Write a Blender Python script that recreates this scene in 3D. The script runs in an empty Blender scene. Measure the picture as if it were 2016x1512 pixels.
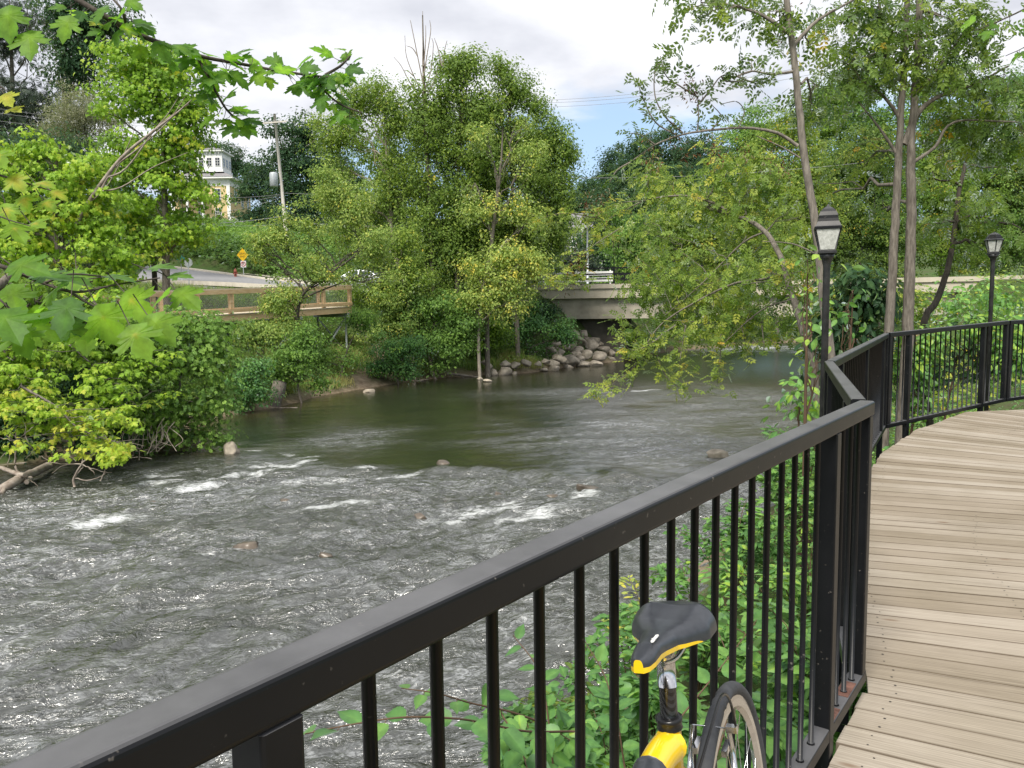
import bpy, math, random
import numpy as np
from mathutils import Vector, Matrix

scene = bpy.context.scene
col = scene.collection
RNG = np.random.default_rng(7)
random.seed(7)
R = math.radians

# ---------------------------------------------------------------- camera, sky, sun, exposure
EYE = 1.41
PITCH, ROLL, FPX = 5.5, 0.8, 1515.0
_p, _r = R(PITCH), R(ROLL)
_f = np.array([0, math.cos(_p), -math.sin(_p)])
_u = np.array([0, math.sin(_p), math.cos(_p)])
_x = np.array([1.0, 0, 0])
CX = math.cos(_r) * _x - math.sin(_r) * _u
CU = math.sin(_r) * _x + math.cos(_r) * _u
cam_data = bpy.data.cameras.new("camera")
cam = bpy.data.objects.new("camera", cam_data)
col.objects.link(cam)
m = Matrix.Identity(4)
for i in range(3):
    m[i][0], m[i][1], m[i][2] = CX[i], CU[i], -_f[i]
m[2][3] = EYE
cam.matrix_world = m
cam_data.sensor_width = 36.0
cam_data.lens = FPX / 2016 * 36.0
cam_data.clip_start = 0.05
cam_data.clip_end = 2000
scene.camera = cam

SUN_EL, SUN_AZ = 52.0, 205.0      # azimuth clockwise from +Y
sd = bpy.data.lights.new("sun", 'SUN')
sd.energy = 3.0
sd.angle = R(20)
sd.color = (1.0, 0.95, 0.86)
sun = bpy.data.objects.new("sun", sd)
col.objects.link(sun)
_sv = Vector((math.sin(R(SUN_AZ)) * math.cos(R(SUN_EL)), math.cos(R(SUN_AZ)) * math.cos(R(SUN_EL)), math.sin(R(SUN_EL))))
sun.rotation_euler = _sv.to_track_quat('Z', 'Y').to_euler()
sun.location = (0, 0, 60)

world = bpy.data.worlds.new("World")
scene.world = world
world.use_nodes = True
nt = world.node_tree
nt.nodes.clear()
N = nt.nodes.new
L = nt.links.new
out = N('ShaderNodeOutputWorld')
bg = N('ShaderNodeBackground')
bg.inputs['Strength'].default_value = 0.10
L(bg.outputs[0], out.inputs[0])
sky = N('ShaderNodeTexSky')
sky.sky_type = 'NISHITA'
sky.sun_disc = False
sky.sun_elevation = R(SUN_EL)
sky.sun_rotation = R(SUN_AZ)
tc = N('ShaderNodeTexCoord')
sep = N('ShaderNodeSeparateXYZ')
L(tc.outputs['Generated'], sep.inputs[0])
# clouds lie on a high plane: direction / (z + small)
zc = N('ShaderNodeMath'); zc.operation = 'MAXIMUM'; zc.inputs[1].default_value = 0.0
L(sep.outputs[2], zc.inputs[0])
zb = N('ShaderNodeMath'); zb.operation = 'ADD'; zb.inputs[1].default_value = 0.16
L(zc.outputs[0], zb.inputs[0])
dv = N('ShaderNodeVectorMath'); dv.operation = 'DIVIDE'
cz = N('ShaderNodeCombineXYZ')
for k in range(3):
    L(zb.outputs[0], cz.inputs[k])
L(tc.outputs['Generated'], dv.inputs[0]); L(cz.outputs[0], dv.inputs[1])
mp = N('ShaderNodeMapping'); mp.inputs['Scale'].default_value = (1.0, 1.0, 0.0); mp.inputs['Location'].default_value = (3.1, 1.7, 0)
L(dv.outputs[0], mp.inputs[0])
n1 = N('ShaderNodeTexNoise'); n1.inputs['Scale'].default_value = 0.75; n1.inputs['Detail'].default_value = 7; n1.inputs['Roughness'].default_value = 0.55
n1.inputs['Distortion'].default_value = 0.3
L(mp.outputs[0], n1.inputs['Vector'])
n2 = N('ShaderNodeTexNoise'); n2.inputs['Scale'].default_value = 1.5; n2.inputs['Detail'].default_value = 6
mp2 = N('ShaderNodeMapping'); mp2.inputs['Location'].default_value = (8.3, 2.2, 0)
L(mp.outputs[0], mp2.inputs[0]); L(mp2.outputs[0], n2.inputs['Vector'])
# cover = noise + elevation bias (thick overhead, broken blue near the horizon)
elev = N('ShaderNodeMapRange'); elev.inputs[1].default_value = 0.13; elev.inputs[2].default_value = 0.34
elev.inputs[3].default_value = -0.10; elev.inputs[4].default_value = 0.24
L(sep.outputs[2], elev.inputs[0])
ad = N('ShaderNodeMath'); ad.operation = 'ADD'
L(n1.outputs['Fac'], ad.inputs[0]); L(elev.outputs[0], ad.inputs[1])
cov = N('ShaderNodeMapRange'); cov.interpolation_type = 'SMOOTHSTEP'
cov.inputs[1].default_value = 0.44; cov.inputs[2].default_value = 0.60
L(ad.outputs[0], cov.inputs[0])
shade = N('ShaderNodeValToRGB')
shade.color_ramp.elements[0].position = 0.40; shade.color_ramp.elements[0].color = (4.2, 4.32, 4.75, 1)
shade.color_ramp.elements[1].position = 0.60; shade.color_ramp.elements[1].color = (6.6, 6.65, 6.9, 1)
L(n2.outputs['Fac'], shade.inputs[0])
skb = N('ShaderNodeMix'); skb.data_type = 'RGBA'; skb.inputs[0].default_value = 0.55
L(sky.outputs[0], skb.inputs[6]); skb.inputs[7].default_value = (3.4, 4.7, 6.4, 1)
mixs = N('ShaderNodeMix'); mixs.data_type = 'RGBA'
L(cov.outputs[0], mixs.inputs[0]); L(skb.outputs[2], mixs.inputs[6]); L(shade.outputs[0], mixs.inputs[7])
L(mixs.outputs[2], bg.inputs['Color'])

scene.view_settings.view_transform = 'Standard'
scene.view_settings.look = 'None'
scene.view_settings.exposure = 0.85
scene.view_settings.gamma = 1
scene.render.engine = 'CYCLES'
cy = scene.cycles
cy.max_bounces = 6; cy.diffuse_bounces = 3; cy.glossy_bounces = 3; cy.transmission_bounces = 4
cy.transparent_max_bounces = 8
cy.caustics_reflective = False; cy.caustics_refractive = False
cy.use_denoising = True

# ---------------------------------------------------------------- helpers
def at(px, py, Y):
    """world point seen at photo pixel (px, py) at forward distance Y"""
    d = (px - 1008) / FPX * CX - (py - 756) / FPX * CU + _f
    t = Y / d[1]
    return np.array([d[0] * t, Y, EYE + d[2] * t])

def tagp(o, label=None, cat=None, group=None, kind=None):
    if label: o['label'] = label
    if cat: o['category'] = cat
    if group: o['group'] = group
    if kind: o['kind'] = kind
    return o

def empty(name, loc, label=None, cat=None, group=None, rz=0.0):
    o = bpy.data.objects.new(name, None)
    o.empty_display_size = 0.2
    o.location = loc
    o.rotation_euler = (0, 0, rz)
    col.objects.link(o)
    return tagp(o, label, cat, group)

class MB:
    """collects geometry, builds one mesh object"""
    def __init__(s):
        s.v = []; s.n = 0; s.f = []; s.att = []
    def add(s, verts, faces, mat=0, att=None, smooth=False):
        verts = np.asarray(verts, dtype=np.float64)
        faces = np.asarray(faces, dtype=np.int64)
        s.v.append(verts)
        s.f.append((faces + s.n, mat, smooth))
        s.att.append(np.full(len(verts), 0.5) if att is None else (np.full(len(verts), att) if np.isscalar(att) else np.asarray(att)))
        s.n += len(verts)
        return s
    def poly(s, verts, faces, mat=0, att=None, smooth=False):
        """faces of mixed length"""
        by = {}
        for f in faces: by.setdefault(len(f), []).append(f)
        base = s.n
        first = True
        for k, fs in by.items():
            if first:
                s.add(verts, fs, mat, att, smooth); first = False
            else:
                s.f.append((np.asarray(fs, dtype=np.int64) + base, mat, smooth))
        return s
    def box(s, c, size, rz=0.0, mat=0, M=None, att=None):
        hx, hy, hz = size[0] / 2, size[1] / 2, size[2] / 2
        P = np.array([[-hx,-hy,-hz],[hx,-hy,-hz],[hx,hy,-hz],[-hx,hy,-hz],[-hx,-hy,hz],[hx,-hy,hz],[hx,hy,hz],[-hx,hy,hz]])
        if M is not None: P = P @ np.asarray(M).T
        if rz:
            c_, s_ = math.cos(rz), math.sin(rz)
            P = P @ np.array([[c_, s_, 0], [-s_, c_, 0], [0, 0, 1]])
        P = P + np.asarray(c)
        F = [[0,3,2,1],[4,5,6,7],[0,1,5,4],[1,2,6,5],[2,3,7,6],[3,0,4,7]]
        return s.add(P, F, mat, att)
    def bar(s, a, b, w, h, bev=0.0, mat=0, up=(0, 0, 1), att=None):
        """square tube from a to b, w across, h along 'up', with rounded corners"""
        a = np.asarray(a, float); b = np.asarray(b, float)
        d = b - a; d /= np.linalg.norm(d)
        up = np.asarray(up, float); side = np.cross(d, up); side /= np.linalg.norm(side); up = np.cross(side, d)
        if bev > 0:
            pr = []
            for sx, sy, a0 in ((1,1,0),(-1,1,90),(-1,-1,180),(1,-1,270)):
                for k in range(5):
                    t = R(a0 + 22.5 * k)
                    pr.append((sx * (w/2 - bev) + bev * math.cos(t), sy * (h/2 - bev) + bev * math.sin(t)))
        else:
            pr = [(w/2, h/2), (-w/2, h/2), (-w/2, -h/2), (w/2, -h/2)]
        n = len(pr)
        P = [e + side * x + up * y for e in (a, b) for x, y in pr]
        F = [[i, (i + 1) % n, n + (i + 1) % n, n + i] for i in range(n)]
        base_ = s.n; s.poly(P, [f for i, f in enumerate(F) if not (bev > 0 and i % 5 != 4)], mat, att, smooth=False)
        if bev > 0: s.f.append((np.array([f for i, f in enumerate(F) if i % 5 != 4]) + base_, mat, False))
        s.f.append((np.array([list(range(n))[::-1], list(range(n, 2 * n))]) + base_, mat, False)); return s
    def tube(s, pts, rad, sides=6, mat=0, att=None, cap=True, smooth=True):
        P = np.asarray(pts, float); n = len(P)
        rad = np.full(n, rad) if np.isscalar(rad) else np.asarray(rad, float)
        T = np.gradient(P, axis=0); T /= np.linalg.norm(T, axis=1)[:, None] + 1e-12
        ref = np.array([0, 0, 1.0]) if abs(T[0][2]) < 0.9 else np.array([1.0, 0, 0])
        A = np.cross(T, ref); bad = np.linalg.norm(A, axis=1) < 1e-3
        A[bad] = np.cross(T[bad], np.array([0, 1.0, 0])); A /= np.linalg.norm(A, axis=1)[:, None]
        B = np.cross(T, A)
        th = np.arange(sides) * 2 * np.pi / sides
        V = P[:, None, :] + rad[:, None, None] * (np.cos(th)[None, :, None] * A[:, None, :] + np.sin(th)[None, :, None] * B[:, None, :])
        i = np.arange(n - 1)[:, None] * sides; j = np.arange(sides)[None, :]; k = (j + 1) % sides
        F = np.stack([i + j, i + k, i + sides + k, i + sides + j], -1).reshape(-1, 4)
        s.add(V.reshape(-1, 3), F, mat, att, smooth)
        if cap:
            s.f.append((np.array([list(range(sides))]) + s.n - n * sides, mat, False))
            s.f.append((np.array([list(range(sides))[::-1]]) + s.n - sides, mat, False))
        return s
    def lathe(s, prof, c=(0, 0, 0), sides=24, mat=0, smooth=True, sq=False, rz=0.0):
        th = np.arange(sides) * 2 * np.pi / sides + rz
        V = []
        for r, z in prof:
            V.append(np.stack([c[0] + r * np.cos(th), c[1] + r * np.sin(th), np.full(sides, c[2] + z)], -1))
        V = np.concatenate(V); n = len(prof)
        i = np.arange(n - 1)[:, None] * sides; j = np.arange(sides)[None, :]; k = (j + 1) % sides
        F = np.stack([i + j, i + k, i + sides + k, i + sides + j], -1).reshape(-1, 4)
        s.add(V, F, mat, None, smooth)
        s.f.append((np.array([list(range(sides))[::-1]]) + s.n - n * sides, mat, False))
        s.f.append((np.array([list(range(sides))]) + s.n - sides, mat, False))
        return s
    def disc(s, c, n_, r, sides=12, mat=0):
        n_ = np.asarray(n_, float); n_ /= np.linalg.norm(n_)
        a = np.cross(n_, [0, 0, 1]) if abs(n_[2]) < .9 else np.cross(n_, [1, 0, 0]); a /= np.linalg.norm(a); b = np.cross(n_, a)
        P = [np.asarray(c) + r * (math.cos(t) * a + math.sin(t) * b) for t in np.arange(sides) * 2 * math.pi / sides]
        return s.poly(P, [list(range(sides))], mat)
    def mesh(s, name, mats):
        me = bpy.data.meshes.new(name)
        V = np.concatenate(s.v).astype(np.float32)
        me.vertices.add(len(V)); me.vertices.foreach_set('co', V.ravel())
        lens = np.concatenate([np.full(len(f), f.shape[1]) for f, _, _ in s.f])
        loops = np.concatenate([f.ravel() for f, _, _ in s.f]).astype(np.int32)
        starts = np.concatenate([[0], np.cumsum(lens)[:-1]]).astype(np.int32)
        me.loops.add(len(loops)); me.loops.foreach_set('vertex_index', loops)
        me.polygons.add(len(lens)); me.polygons.foreach_set('loop_start', starts); me.polygons.foreach_set('loop_total', lens.astype(np.int32))
        me.polygons.foreach_set('material_index', np.concatenate([np.full(len(f), m_) for f, m_, _ in s.f]).astype(np.int32))
        me.polygons.foreach_set('use_smooth', np.concatenate([np.full(len(f), sm) for f, _, sm in s.f]))
        a = me.attributes.new('tint', 'FLOAT', 'POINT'); a.data.foreach_set('value', np.concatenate(s.att).astype(np.float32))
        for m_ in (mats if isinstance(mats, (list, tuple)) else [mats]): me.materials.append(m_)
        me.update(calc_edges=True); me.validate()
        return me
    def build(s, name, mats, parent=None, loc=None):
        o = bpy.data.objects.new(name, s.mesh(name, mats))
        col.objects.link(o)
        if parent is not None: o.parent = parent
        if loc is not None: o.location = loc
        return o

def copy_tree(o, parent=None):
    c = o.copy(); col.objects.link(c)
    if parent is not None: c.parent = parent
    for ch in list(o.children): copy_tree(ch, c)
    return c

# ---- numpy value noise
_lat = np.random.default_rng(3).random((256, 256))
def vnoise(x, y):
    xi = np.floor(x).astype(int); yi = np.floor(y).astype(int); fx = x - xi; fy = y - yi
    fx = fx * fx * fx * (fx * (fx * 6 - 15) + 10); fy = fy * fy * fy * (fy * (fy * 6 - 15) + 10)
    a = _lat[xi & 255, yi & 255]; b = _lat[(xi + 1) & 255, yi & 255]; c = _lat[xi & 255, (yi + 1) & 255]; d = _lat[(xi + 1) & 255, (yi + 1) & 255]
    return (a * (1 - fx) + b * fx) * (1 - fy) + (c * (1 - fx) + d * fx) * fy
def fbm(x, y, o=4, g=0.5):
    s = 0; a = 1; t = 0
    for i in range(o):
        s = s + a * (vnoise(x * 2 ** i + 17 * i, y * 2 ** i + 31 * i) - .5); t += a; a *= g
    return s / t * 2

# ---------------------------------------------------------------- materials
def mat(name, base=(.5, .5, .5), rough=.6, metal=0.0, spec=.5, build=None):
    m_ = bpy.data.materials.new(name); m_.use_nodes = True
    t = m_.node_tree; b = t.nodes['Principled BSDF']
    b.inputs['Base Color'].default_value = (*base, 1); b.inputs['Roughness'].default_value = rough
    b.inputs['Metallic'].default_value = metal; b.inputs['Specular IOR Level'].default_value = spec
    if build: build(t, b)
    return m_
def nn(t, typ, **kw):
    n_ = t.nodes.new(typ)
    for k, v in kw.items():
        if k.startswith('i_'):
            key = k[2:].replace('_', ' ')
            n_.inputs[key].default_value = v
        else: setattr(n_, k, v)
    return n_
def noise(t, scale, detail=4, rough=.55, vec=None, dist=0.0, coord='Object', sc=(1, 1, 1)):
    n_ = t.nodes.new('ShaderNodeTexNoise'); n_.inputs['Scale'].default_value = scale; n_.inputs['Detail'].default_value = detail
    n_.inputs['Roughness'].default_value = rough; n_.inputs['Distortion'].default_value = dist
    if vec is None:
        c = t.nodes.new('ShaderNodeTexCoord'); mp_ = t.nodes.new('ShaderNodeMapping'); mp_.inputs['Scale'].default_value = sc
        t.links.new(c.outputs[coord], mp_.inputs[0]); vec = mp_.outputs[0]
    t.links.new(vec, n_.inputs['Vector'])
    return n_
def ramp(t, fac, stops):
    r_ = t.nodes.new('ShaderNodeValToRGB'); cr = r_.color_ramp
    while len(cr.elements) < len(stops): cr.elements.new(.5)
    for e, (p_, c_) in zip(cr.elements, stops):
        e.position = p_; e.color = (*c_, 1)
    t.links.new(fac, r_.inputs[0]); return r_
def bump(t, b, h, strength=.3, dist=.01):
    n_ = t.nodes.new('ShaderNodeBump'); n_.inputs['Strength'].default_value = strength; n_.inputs['Distance'].default_value = dist
    t.links.new(h, n_.inputs['Height']); t.links.new(n_.outputs[0], b.inputs['Normal']); return n_
def mottled(name, c1, c2, scale, rough=.8, bs=.3, bd=.01, metal=0, detail=6, sc=(1, 1, 1), mid=None, spec=.5):
    def bld(t, b):
        n_ = noise(t, scale, detail, .6, sc=sc)
        st = [(.35, c1), (.65, c2)] if mid is None else [(.3, c1), (.5, mid), (.7, c2)]
        r_ = ramp(t, n_.outputs['Fac'], st); t.links.new(r_.outputs[0], b.inputs['Base Color'])
        bump(t, b, n_.outputs['Fac'], bs, bd)
    return mat(name, c1, rough, metal, spec, bld)

def leaf_mat(name, stops, transl=.4, gloss=.25, rough=.45, tl=1.35, under=.3, vsc=18):
    """diffuse + light passing through + a thin waxy gloss; 'tint' picks the leaf's own colour"""
    m_ = bpy.data.materials.new(name); m_.use_nodes = True
    t = m_.node_tree; t.nodes.clear()
    o_ = t.nodes.new('ShaderNodeOutputMaterial')
    a_ = nn(t, 'ShaderNodeAttribute', attribute_name='tint')
    r_ = ramp(t, a_.outputs['Fac'], stops)
    ge = nn(t, 'ShaderNodeNewGeometry'); un = nn(t, 'ShaderNodeMix', data_type='RGBA'); bf = nn(t, 'ShaderNodeMath', operation='MULTIPLY'); bf.inputs[1].default_value = under
    t.links.new(ge.outputs['Backfacing'], bf.inputs[0]); t.links.new(bf.outputs[0], un.inputs[0]); t.links.new(r_.outputs[0], un.inputs[6]); un.inputs[7].default_value = (.26, .33, .17, 1)
    vn = noise(t, vsc, 3, .6); vr = nn(t, 'ShaderNodeMapRange'); vr.inputs[1].default_value = .3; vr.inputs[2].default_value = .7; vr.inputs[3].default_value = .72; vr.inputs[4].default_value = 1.25; t.links.new(vn.outputs['Fac'], vr.inputs[0])
    vm = nn(t, 'ShaderNodeVectorMath', operation='SCALE'); t.links.new(un.outputs[2], vm.inputs[0]); t.links.new(vr.outputs[0], vm.inputs['Scale'])
    r_ = vm
    df = t.nodes.new('ShaderNodeBsdfDiffuse'); t.links.new(r_.outputs[0], df.inputs[0])
    tr = t.nodes.new('ShaderNodeBsdfTranslucent')
    mx = nn(t, 'ShaderNodeMix', data_type='RGBA', blend_type='MULTIPLY'); mx.inputs[0].default_value = 1
    t.links.new(r_.outputs[0], mx.inputs[6]); mx.inputs[7].default_value = (1.15 * tl, 1.25 * tl, .55 * tl, 1)
    t.links.new(mx.outputs[2], tr.inputs[0])
    m1 = t.nodes.new('ShaderNodeMixShader'); m1.inputs[0].default_value = transl
    t.links.new(df.outputs[0], m1.inputs[1]); t.links.new(tr.outputs[0], m1.inputs[2])
    gl = t.nodes.new('ShaderNodeBsdfGlossy'); gl.inputs['Roughness'].default_value = rough; gl.inputs[0].default_value = (.9, .95, 1, 1)
    lw = nn(t, 'ShaderNodeLayerWeight'); lw.inputs[0].default_value = .3
    mu = nn(t, 'ShaderNodeMath', operation='MULTIPLY'); mu.inputs[1].default_value = gloss
    t.links.new(lw.outputs['Fresnel'], mu.inputs[0])
    m2 = t.nodes.new('ShaderNodeMixShader'); t.links.new(mu.outputs[0], m2.inputs[0])
    t.links.new(m1.outputs[0], m2.inputs[1]); t.links.new(gl.outputs[0], m2.inputs[2])
    t.links.new(m2.outputs[0], o_.inputs[0])
    return m_

LEAF = {
 'maple_light': leaf_mat('maple light leaf', [(0, (0.113,0.210,0.033)), (.5, (0.239,0.394,0.040)), (.85, (0.372,0.485,0.054)), (1, (0.516,0.485,0.073))]),
 'maple_deep': leaf_mat('maple deep leaf', [(0, (0.061,0.113,0.025)), (.5, (0.157,0.267,0.036)), (1, (0.295,0.422,0.054))]),
 'near_maple': leaf_mat('near maple leaf', [(0, (0.059,0.124,0.048)), (.5, (0.118,0.233,0.037)), (.9, (0.218,0.349,0.037)), (1, (0.48,0.42,0.07))], .55, .18, .45, tl=1.9, under=0.0, vsc=40),
 'olive': leaf_mat('olive leaf', [(0, (0.090,0.160,0.046)), (.5, (0.238,0.337,0.080)), (.85, (0.438,0.497,0.137)), (1, (0.693,0.585,0.114))]),
 'poplar': leaf_mat('poplar leaf', [(0, (0.073,0.134,0.034)), (.5, (0.183,0.274,0.050)), (.85, (0.346,0.426,0.080)), (1, (0.621,0.497,0.068))]),
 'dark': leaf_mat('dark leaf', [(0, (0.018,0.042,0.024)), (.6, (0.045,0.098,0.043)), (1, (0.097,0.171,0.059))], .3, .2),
 'spruce': leaf_mat('spruce needle', [(0, (0.018,0.030,0.022)), (1, (0.064,0.088,0.057))], .1, .2),
 'grey_green': leaf_mat('grey green leaf', [(0, (0.157,0.169,0.109)), (1, (0.330,0.324,0.217))], .3, .1),
 'boxelder': leaf_mat('boxelder leaf', [(0, (0.061,0.119,0.036)), (.5, (0.148,0.267,0.057)), (1, (0.278,0.422,0.090))]),
 'ash': leaf_mat('ash leaf', [(0, (0.043,0.089,0.025)), (.5, (0.138,0.218,0.040)), (.85, (0.300,0.369,0.054)), (1, (0.696,0.422,0.054))], .42, .4, .4),
 'ash_gold': leaf_mat('yellowing ash leaf', [(0, (0.089,0.164,0.038)), (.5, (0.224,0.314,0.057)), (.85, (0.404,0.423,0.077)), (1, (0.645,0.436,0.057))], .42, .3, .4),
 'elm': leaf_mat('elm leaf', [(0, (0.048,0.127,0.054)), (.5, (0.114,0.253,0.073)), (.9, (0.212,0.394,0.090)), (1, (0.390,0.534,0.073))], .4, .45, .42),
 'grass': leaf_mat('grass blade', [(0, (0.086,0.141,0.036)), (.5, (0.192,0.281,0.064)), (1, (0.434,0.380,0.164))], .35, .15),
 'dead': leaf_mat('dry seed cluster', [(0, (0.060,0.024,0.015)), (1, (0.192,0.087,0.037))], .1, .1),
}
def bark(name, c1, c2, sc=(6, 6, 1.2)):
    return mottled(name, c1, c2, 5, .9, .5, .02, sc=sc)
BARK = bark('grey brown bark', (.085, .072, .058), (.20, .175, .145))
BARK_DARK = bark('dark bark', (.035, .028, .022), (.09, .075, .06))
BARK_PALE = bark('pale bark', (.25, .21, .17), (.42, .37, .30))
TWIG = mat('brown twig', (.10, .06, .035), .8)
DEADWOOD = mottled('bleached dead wood', (.17, .13, .10), (.38, .33, .28), 6, .85, .3, .01)
IRON = None
def iron_b(t, b):
    n_ = noise(t, 3.0, 6, .6); r_ = ramp(t, n_.outputs['Fac'], [(.35, (.0035, .004, .005)), (.62, (.007, .0075, .009)), (.80, (.022, .021, .020))])
    n2_ = noise(t, 55.0, 3, .6); r2 = ramp(t, n2_.outputs['Fac'], [(.68, (0, 0, 0)), (.73, (1, 1, 1))])
    mx = nn(t, 'ShaderNodeMix', data_type='RGBA'); t.links.new(r2.outputs[0], mx.inputs[0]); t.links.new(r_.outputs[0], mx.inputs[6]); mx.inputs[7].default_value = (.10, .09, .08, 1)
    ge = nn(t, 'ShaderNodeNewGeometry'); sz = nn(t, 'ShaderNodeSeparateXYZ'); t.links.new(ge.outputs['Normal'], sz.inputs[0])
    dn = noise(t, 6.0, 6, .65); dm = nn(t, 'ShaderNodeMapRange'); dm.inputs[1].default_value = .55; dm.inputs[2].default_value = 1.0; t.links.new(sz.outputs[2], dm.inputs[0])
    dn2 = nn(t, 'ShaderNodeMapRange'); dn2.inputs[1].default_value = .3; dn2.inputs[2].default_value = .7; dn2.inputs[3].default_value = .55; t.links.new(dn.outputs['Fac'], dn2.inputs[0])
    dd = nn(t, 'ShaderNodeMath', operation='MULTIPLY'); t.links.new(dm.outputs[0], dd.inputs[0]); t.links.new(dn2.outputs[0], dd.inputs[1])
    dx = nn(t, 'ShaderNodeMix', data_type='RGBA'); t.links.new(dd.outputs[0], dx.inputs[0]); t.links.new(mx.outputs[2], dx.inputs[6]); dx.inputs[7].default_value = (.12, .12, .125, 1); mx = dx  # upward faces painted paler, standing in for the sky's sheen on them
    t.links.new(mx.outputs[2], b.inputs['Base Color'])
    mr = nn(t, 'ShaderNodeMapRange'); mr.inputs[3].default_value = .28; mr.inputs[4].default_value = .5
    t.links.new(n_.outputs['Fac'], mr.inputs[0]); t.links.new(mr.outputs[0], b.inputs['Roughness'])
    bump(t, b, n2_.outputs['Fac'], .06, .002)
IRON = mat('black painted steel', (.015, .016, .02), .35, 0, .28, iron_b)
RUST = mottled('rusty steel', (.07, .03, .02), (.18, .085, .06), 30, .8, .2, .002)
CONC = mottled('tan concrete', (.42, .37, .29), (.54, .49, .39), 1.6, .9, .15, .01, mid=(.49, .44, .35), sc=(1, 1, .3))
CONC_D = mottled('old concrete', (.28, .255, .20), (.45, .41, .33), 1.2, .9, .15, .01)
ASPH = mottled('grey asphalt', (.18, .18, .185), (.235, .235, .24), 3, .9, .1, .005)
KERB = mottled('pale kerb concrete', (.5, .46, .38), (.62, .57, .48), 2, .9, .1, .005)
ROCK = mottled('riverside boulder', (.12, .10, .075), (.46, .40, .32), 2.6, .9, .8, .05, mid=(.30, .26, .205))
ROCKW = mottled('wet boulder', (.05, .04, .03), (.16, .13, .10), 3, .35, .5, .03)
GALV = mottled('galvanised steel', (.38, .41, .43), (.5, .53, .55), 6, .5, .05, .002, metal=.3)
WHITEP = mottled('white paint', (.72, .72, .7), (.8, .8, .78), 2, .6, .05, .002)
GLASSD = mat('dark window glass', (.02, .025, .03), .08, 0, .8)

# ---------------------------------------------------------------- river outline and ground
WZ = -2.0
LB = np.array([(-60,-30),(-34,-6),(-22,8),(-15.5,14.5),(-12.4,17.0),(-11.0,18.2),(-9.6,18.7),(-7.5,19.3),(-9.6,22.5),(-9.6,25.4),(-8.4,28.0),(-7.8,31.5),(-6.6,34.0),(-4.4,38.6),(-1.7,40.5),(1.0,41.4),(3.4,45.4),(6.7,49.3),(9,54),(13,61),(24,71),(45,82),(80,98),(150,130)], float)
RB = np.array([(-34,-50),(-12,-14),(-4.5,-3),(-1.2,1.6),(0.15,4.6),(1.3,7.2),(2.6,10),(4.6,13.6),(7.6,19),(10.5,24),(15,32),(20,42),(26,51),(36,58),(54,66),(90,80),(160,112)], float)

def seg_dist(P, poly):
    d = np.full(len(P), 1e9)
    for a, b in zip(poly[:-1], poly[1:]):
        ab = b - a; t = np.clip(((P - a) @ ab) / (ab @ ab), 0, 1)
        d = np.minimum(d, np.hypot(*(P - a - t[:, None] * ab).T))
    return d
def in_poly(P, poly):
    x, y = P.T; ins = np.zeros(len(P), bool)
    for (x1, y1), (x2, y2) in zip(poly, np.roll(poly, -1, 0)):
        c = ((y1 > y) != (y2 > y)); xx = (x2 - x1) * (y - y1) / (y2 - y1 + 1e-12) + x1
        ins ^= c & (x < xx)
    return ins
RIVER = np.concatenate([LB, RB[::-1]])
ROAD = [(np.array([60, 42.4]), 2.8), (np.array([28, 49.3]), 2.8), (np.array([0, 55.3]), 2.8), (np.array([-12, 57.3]), 2.95), (np.array([-19, 58.3]), 3.5), (np.array([-29, 61.5]), 4.1), (np.array([-42, 68]), 5.0), (np.array([-60, 80]), 6.5)]
LSP = ([0, .5, 2, 4, 6, 9, 12, 16, 22, 30, 50, 70, 120, 200, 320, 600], [-2.08, -1.75, -1.2, -.35, .45, 1.5, 2.6, 3.0, 3.7, 5.5, 9.8, 13, 22, 33, 46, 60])
RSP = ([0, .5, 2, 5, 9, 15, 30, 60, 120, 300, 600], [-2.08, -1.8, -1.5, -1.1, -.7, -.3, .8, 2.5, 7, 22, 40])
def road_blend(P, z):
    for (a, za), (b, zb_) in zip(ROAD[:-1], ROAD[1:]):
        ab = b - a; t = np.clip(((P - a) @ ab) / (ab @ ab), 0, 1)
        d = np.hypot(*(P - a - t[:, None] * ab).T); zz = za + (zb_ - za) * t
        w = np.clip((9.5 - d) / 4, 0, 1); w = w * w * (3 - 2 * w)
        z = np.where(d < 9.5, z * (1 - w) + (zz - .06) * w, z)
    return z
JUN = [at(650, 573, 53.5), at(250, 570, 49.5), at(290, 521, 75), at(370, 529.5, 71), at(520, 554, 63.5), at(640, 566, 60)]
_A = np.array([[p[0], p[1], 1] for p in JUN]); _cf = np.linalg.lstsq(_A, np.array([p[2] for p in JUN]), rcond=None)[0]
JP = np.array([p[:2] for p in JUN])
def jz(x, y): return _cf[0] * x + _cf[1] * y + _cf[2]
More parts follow.
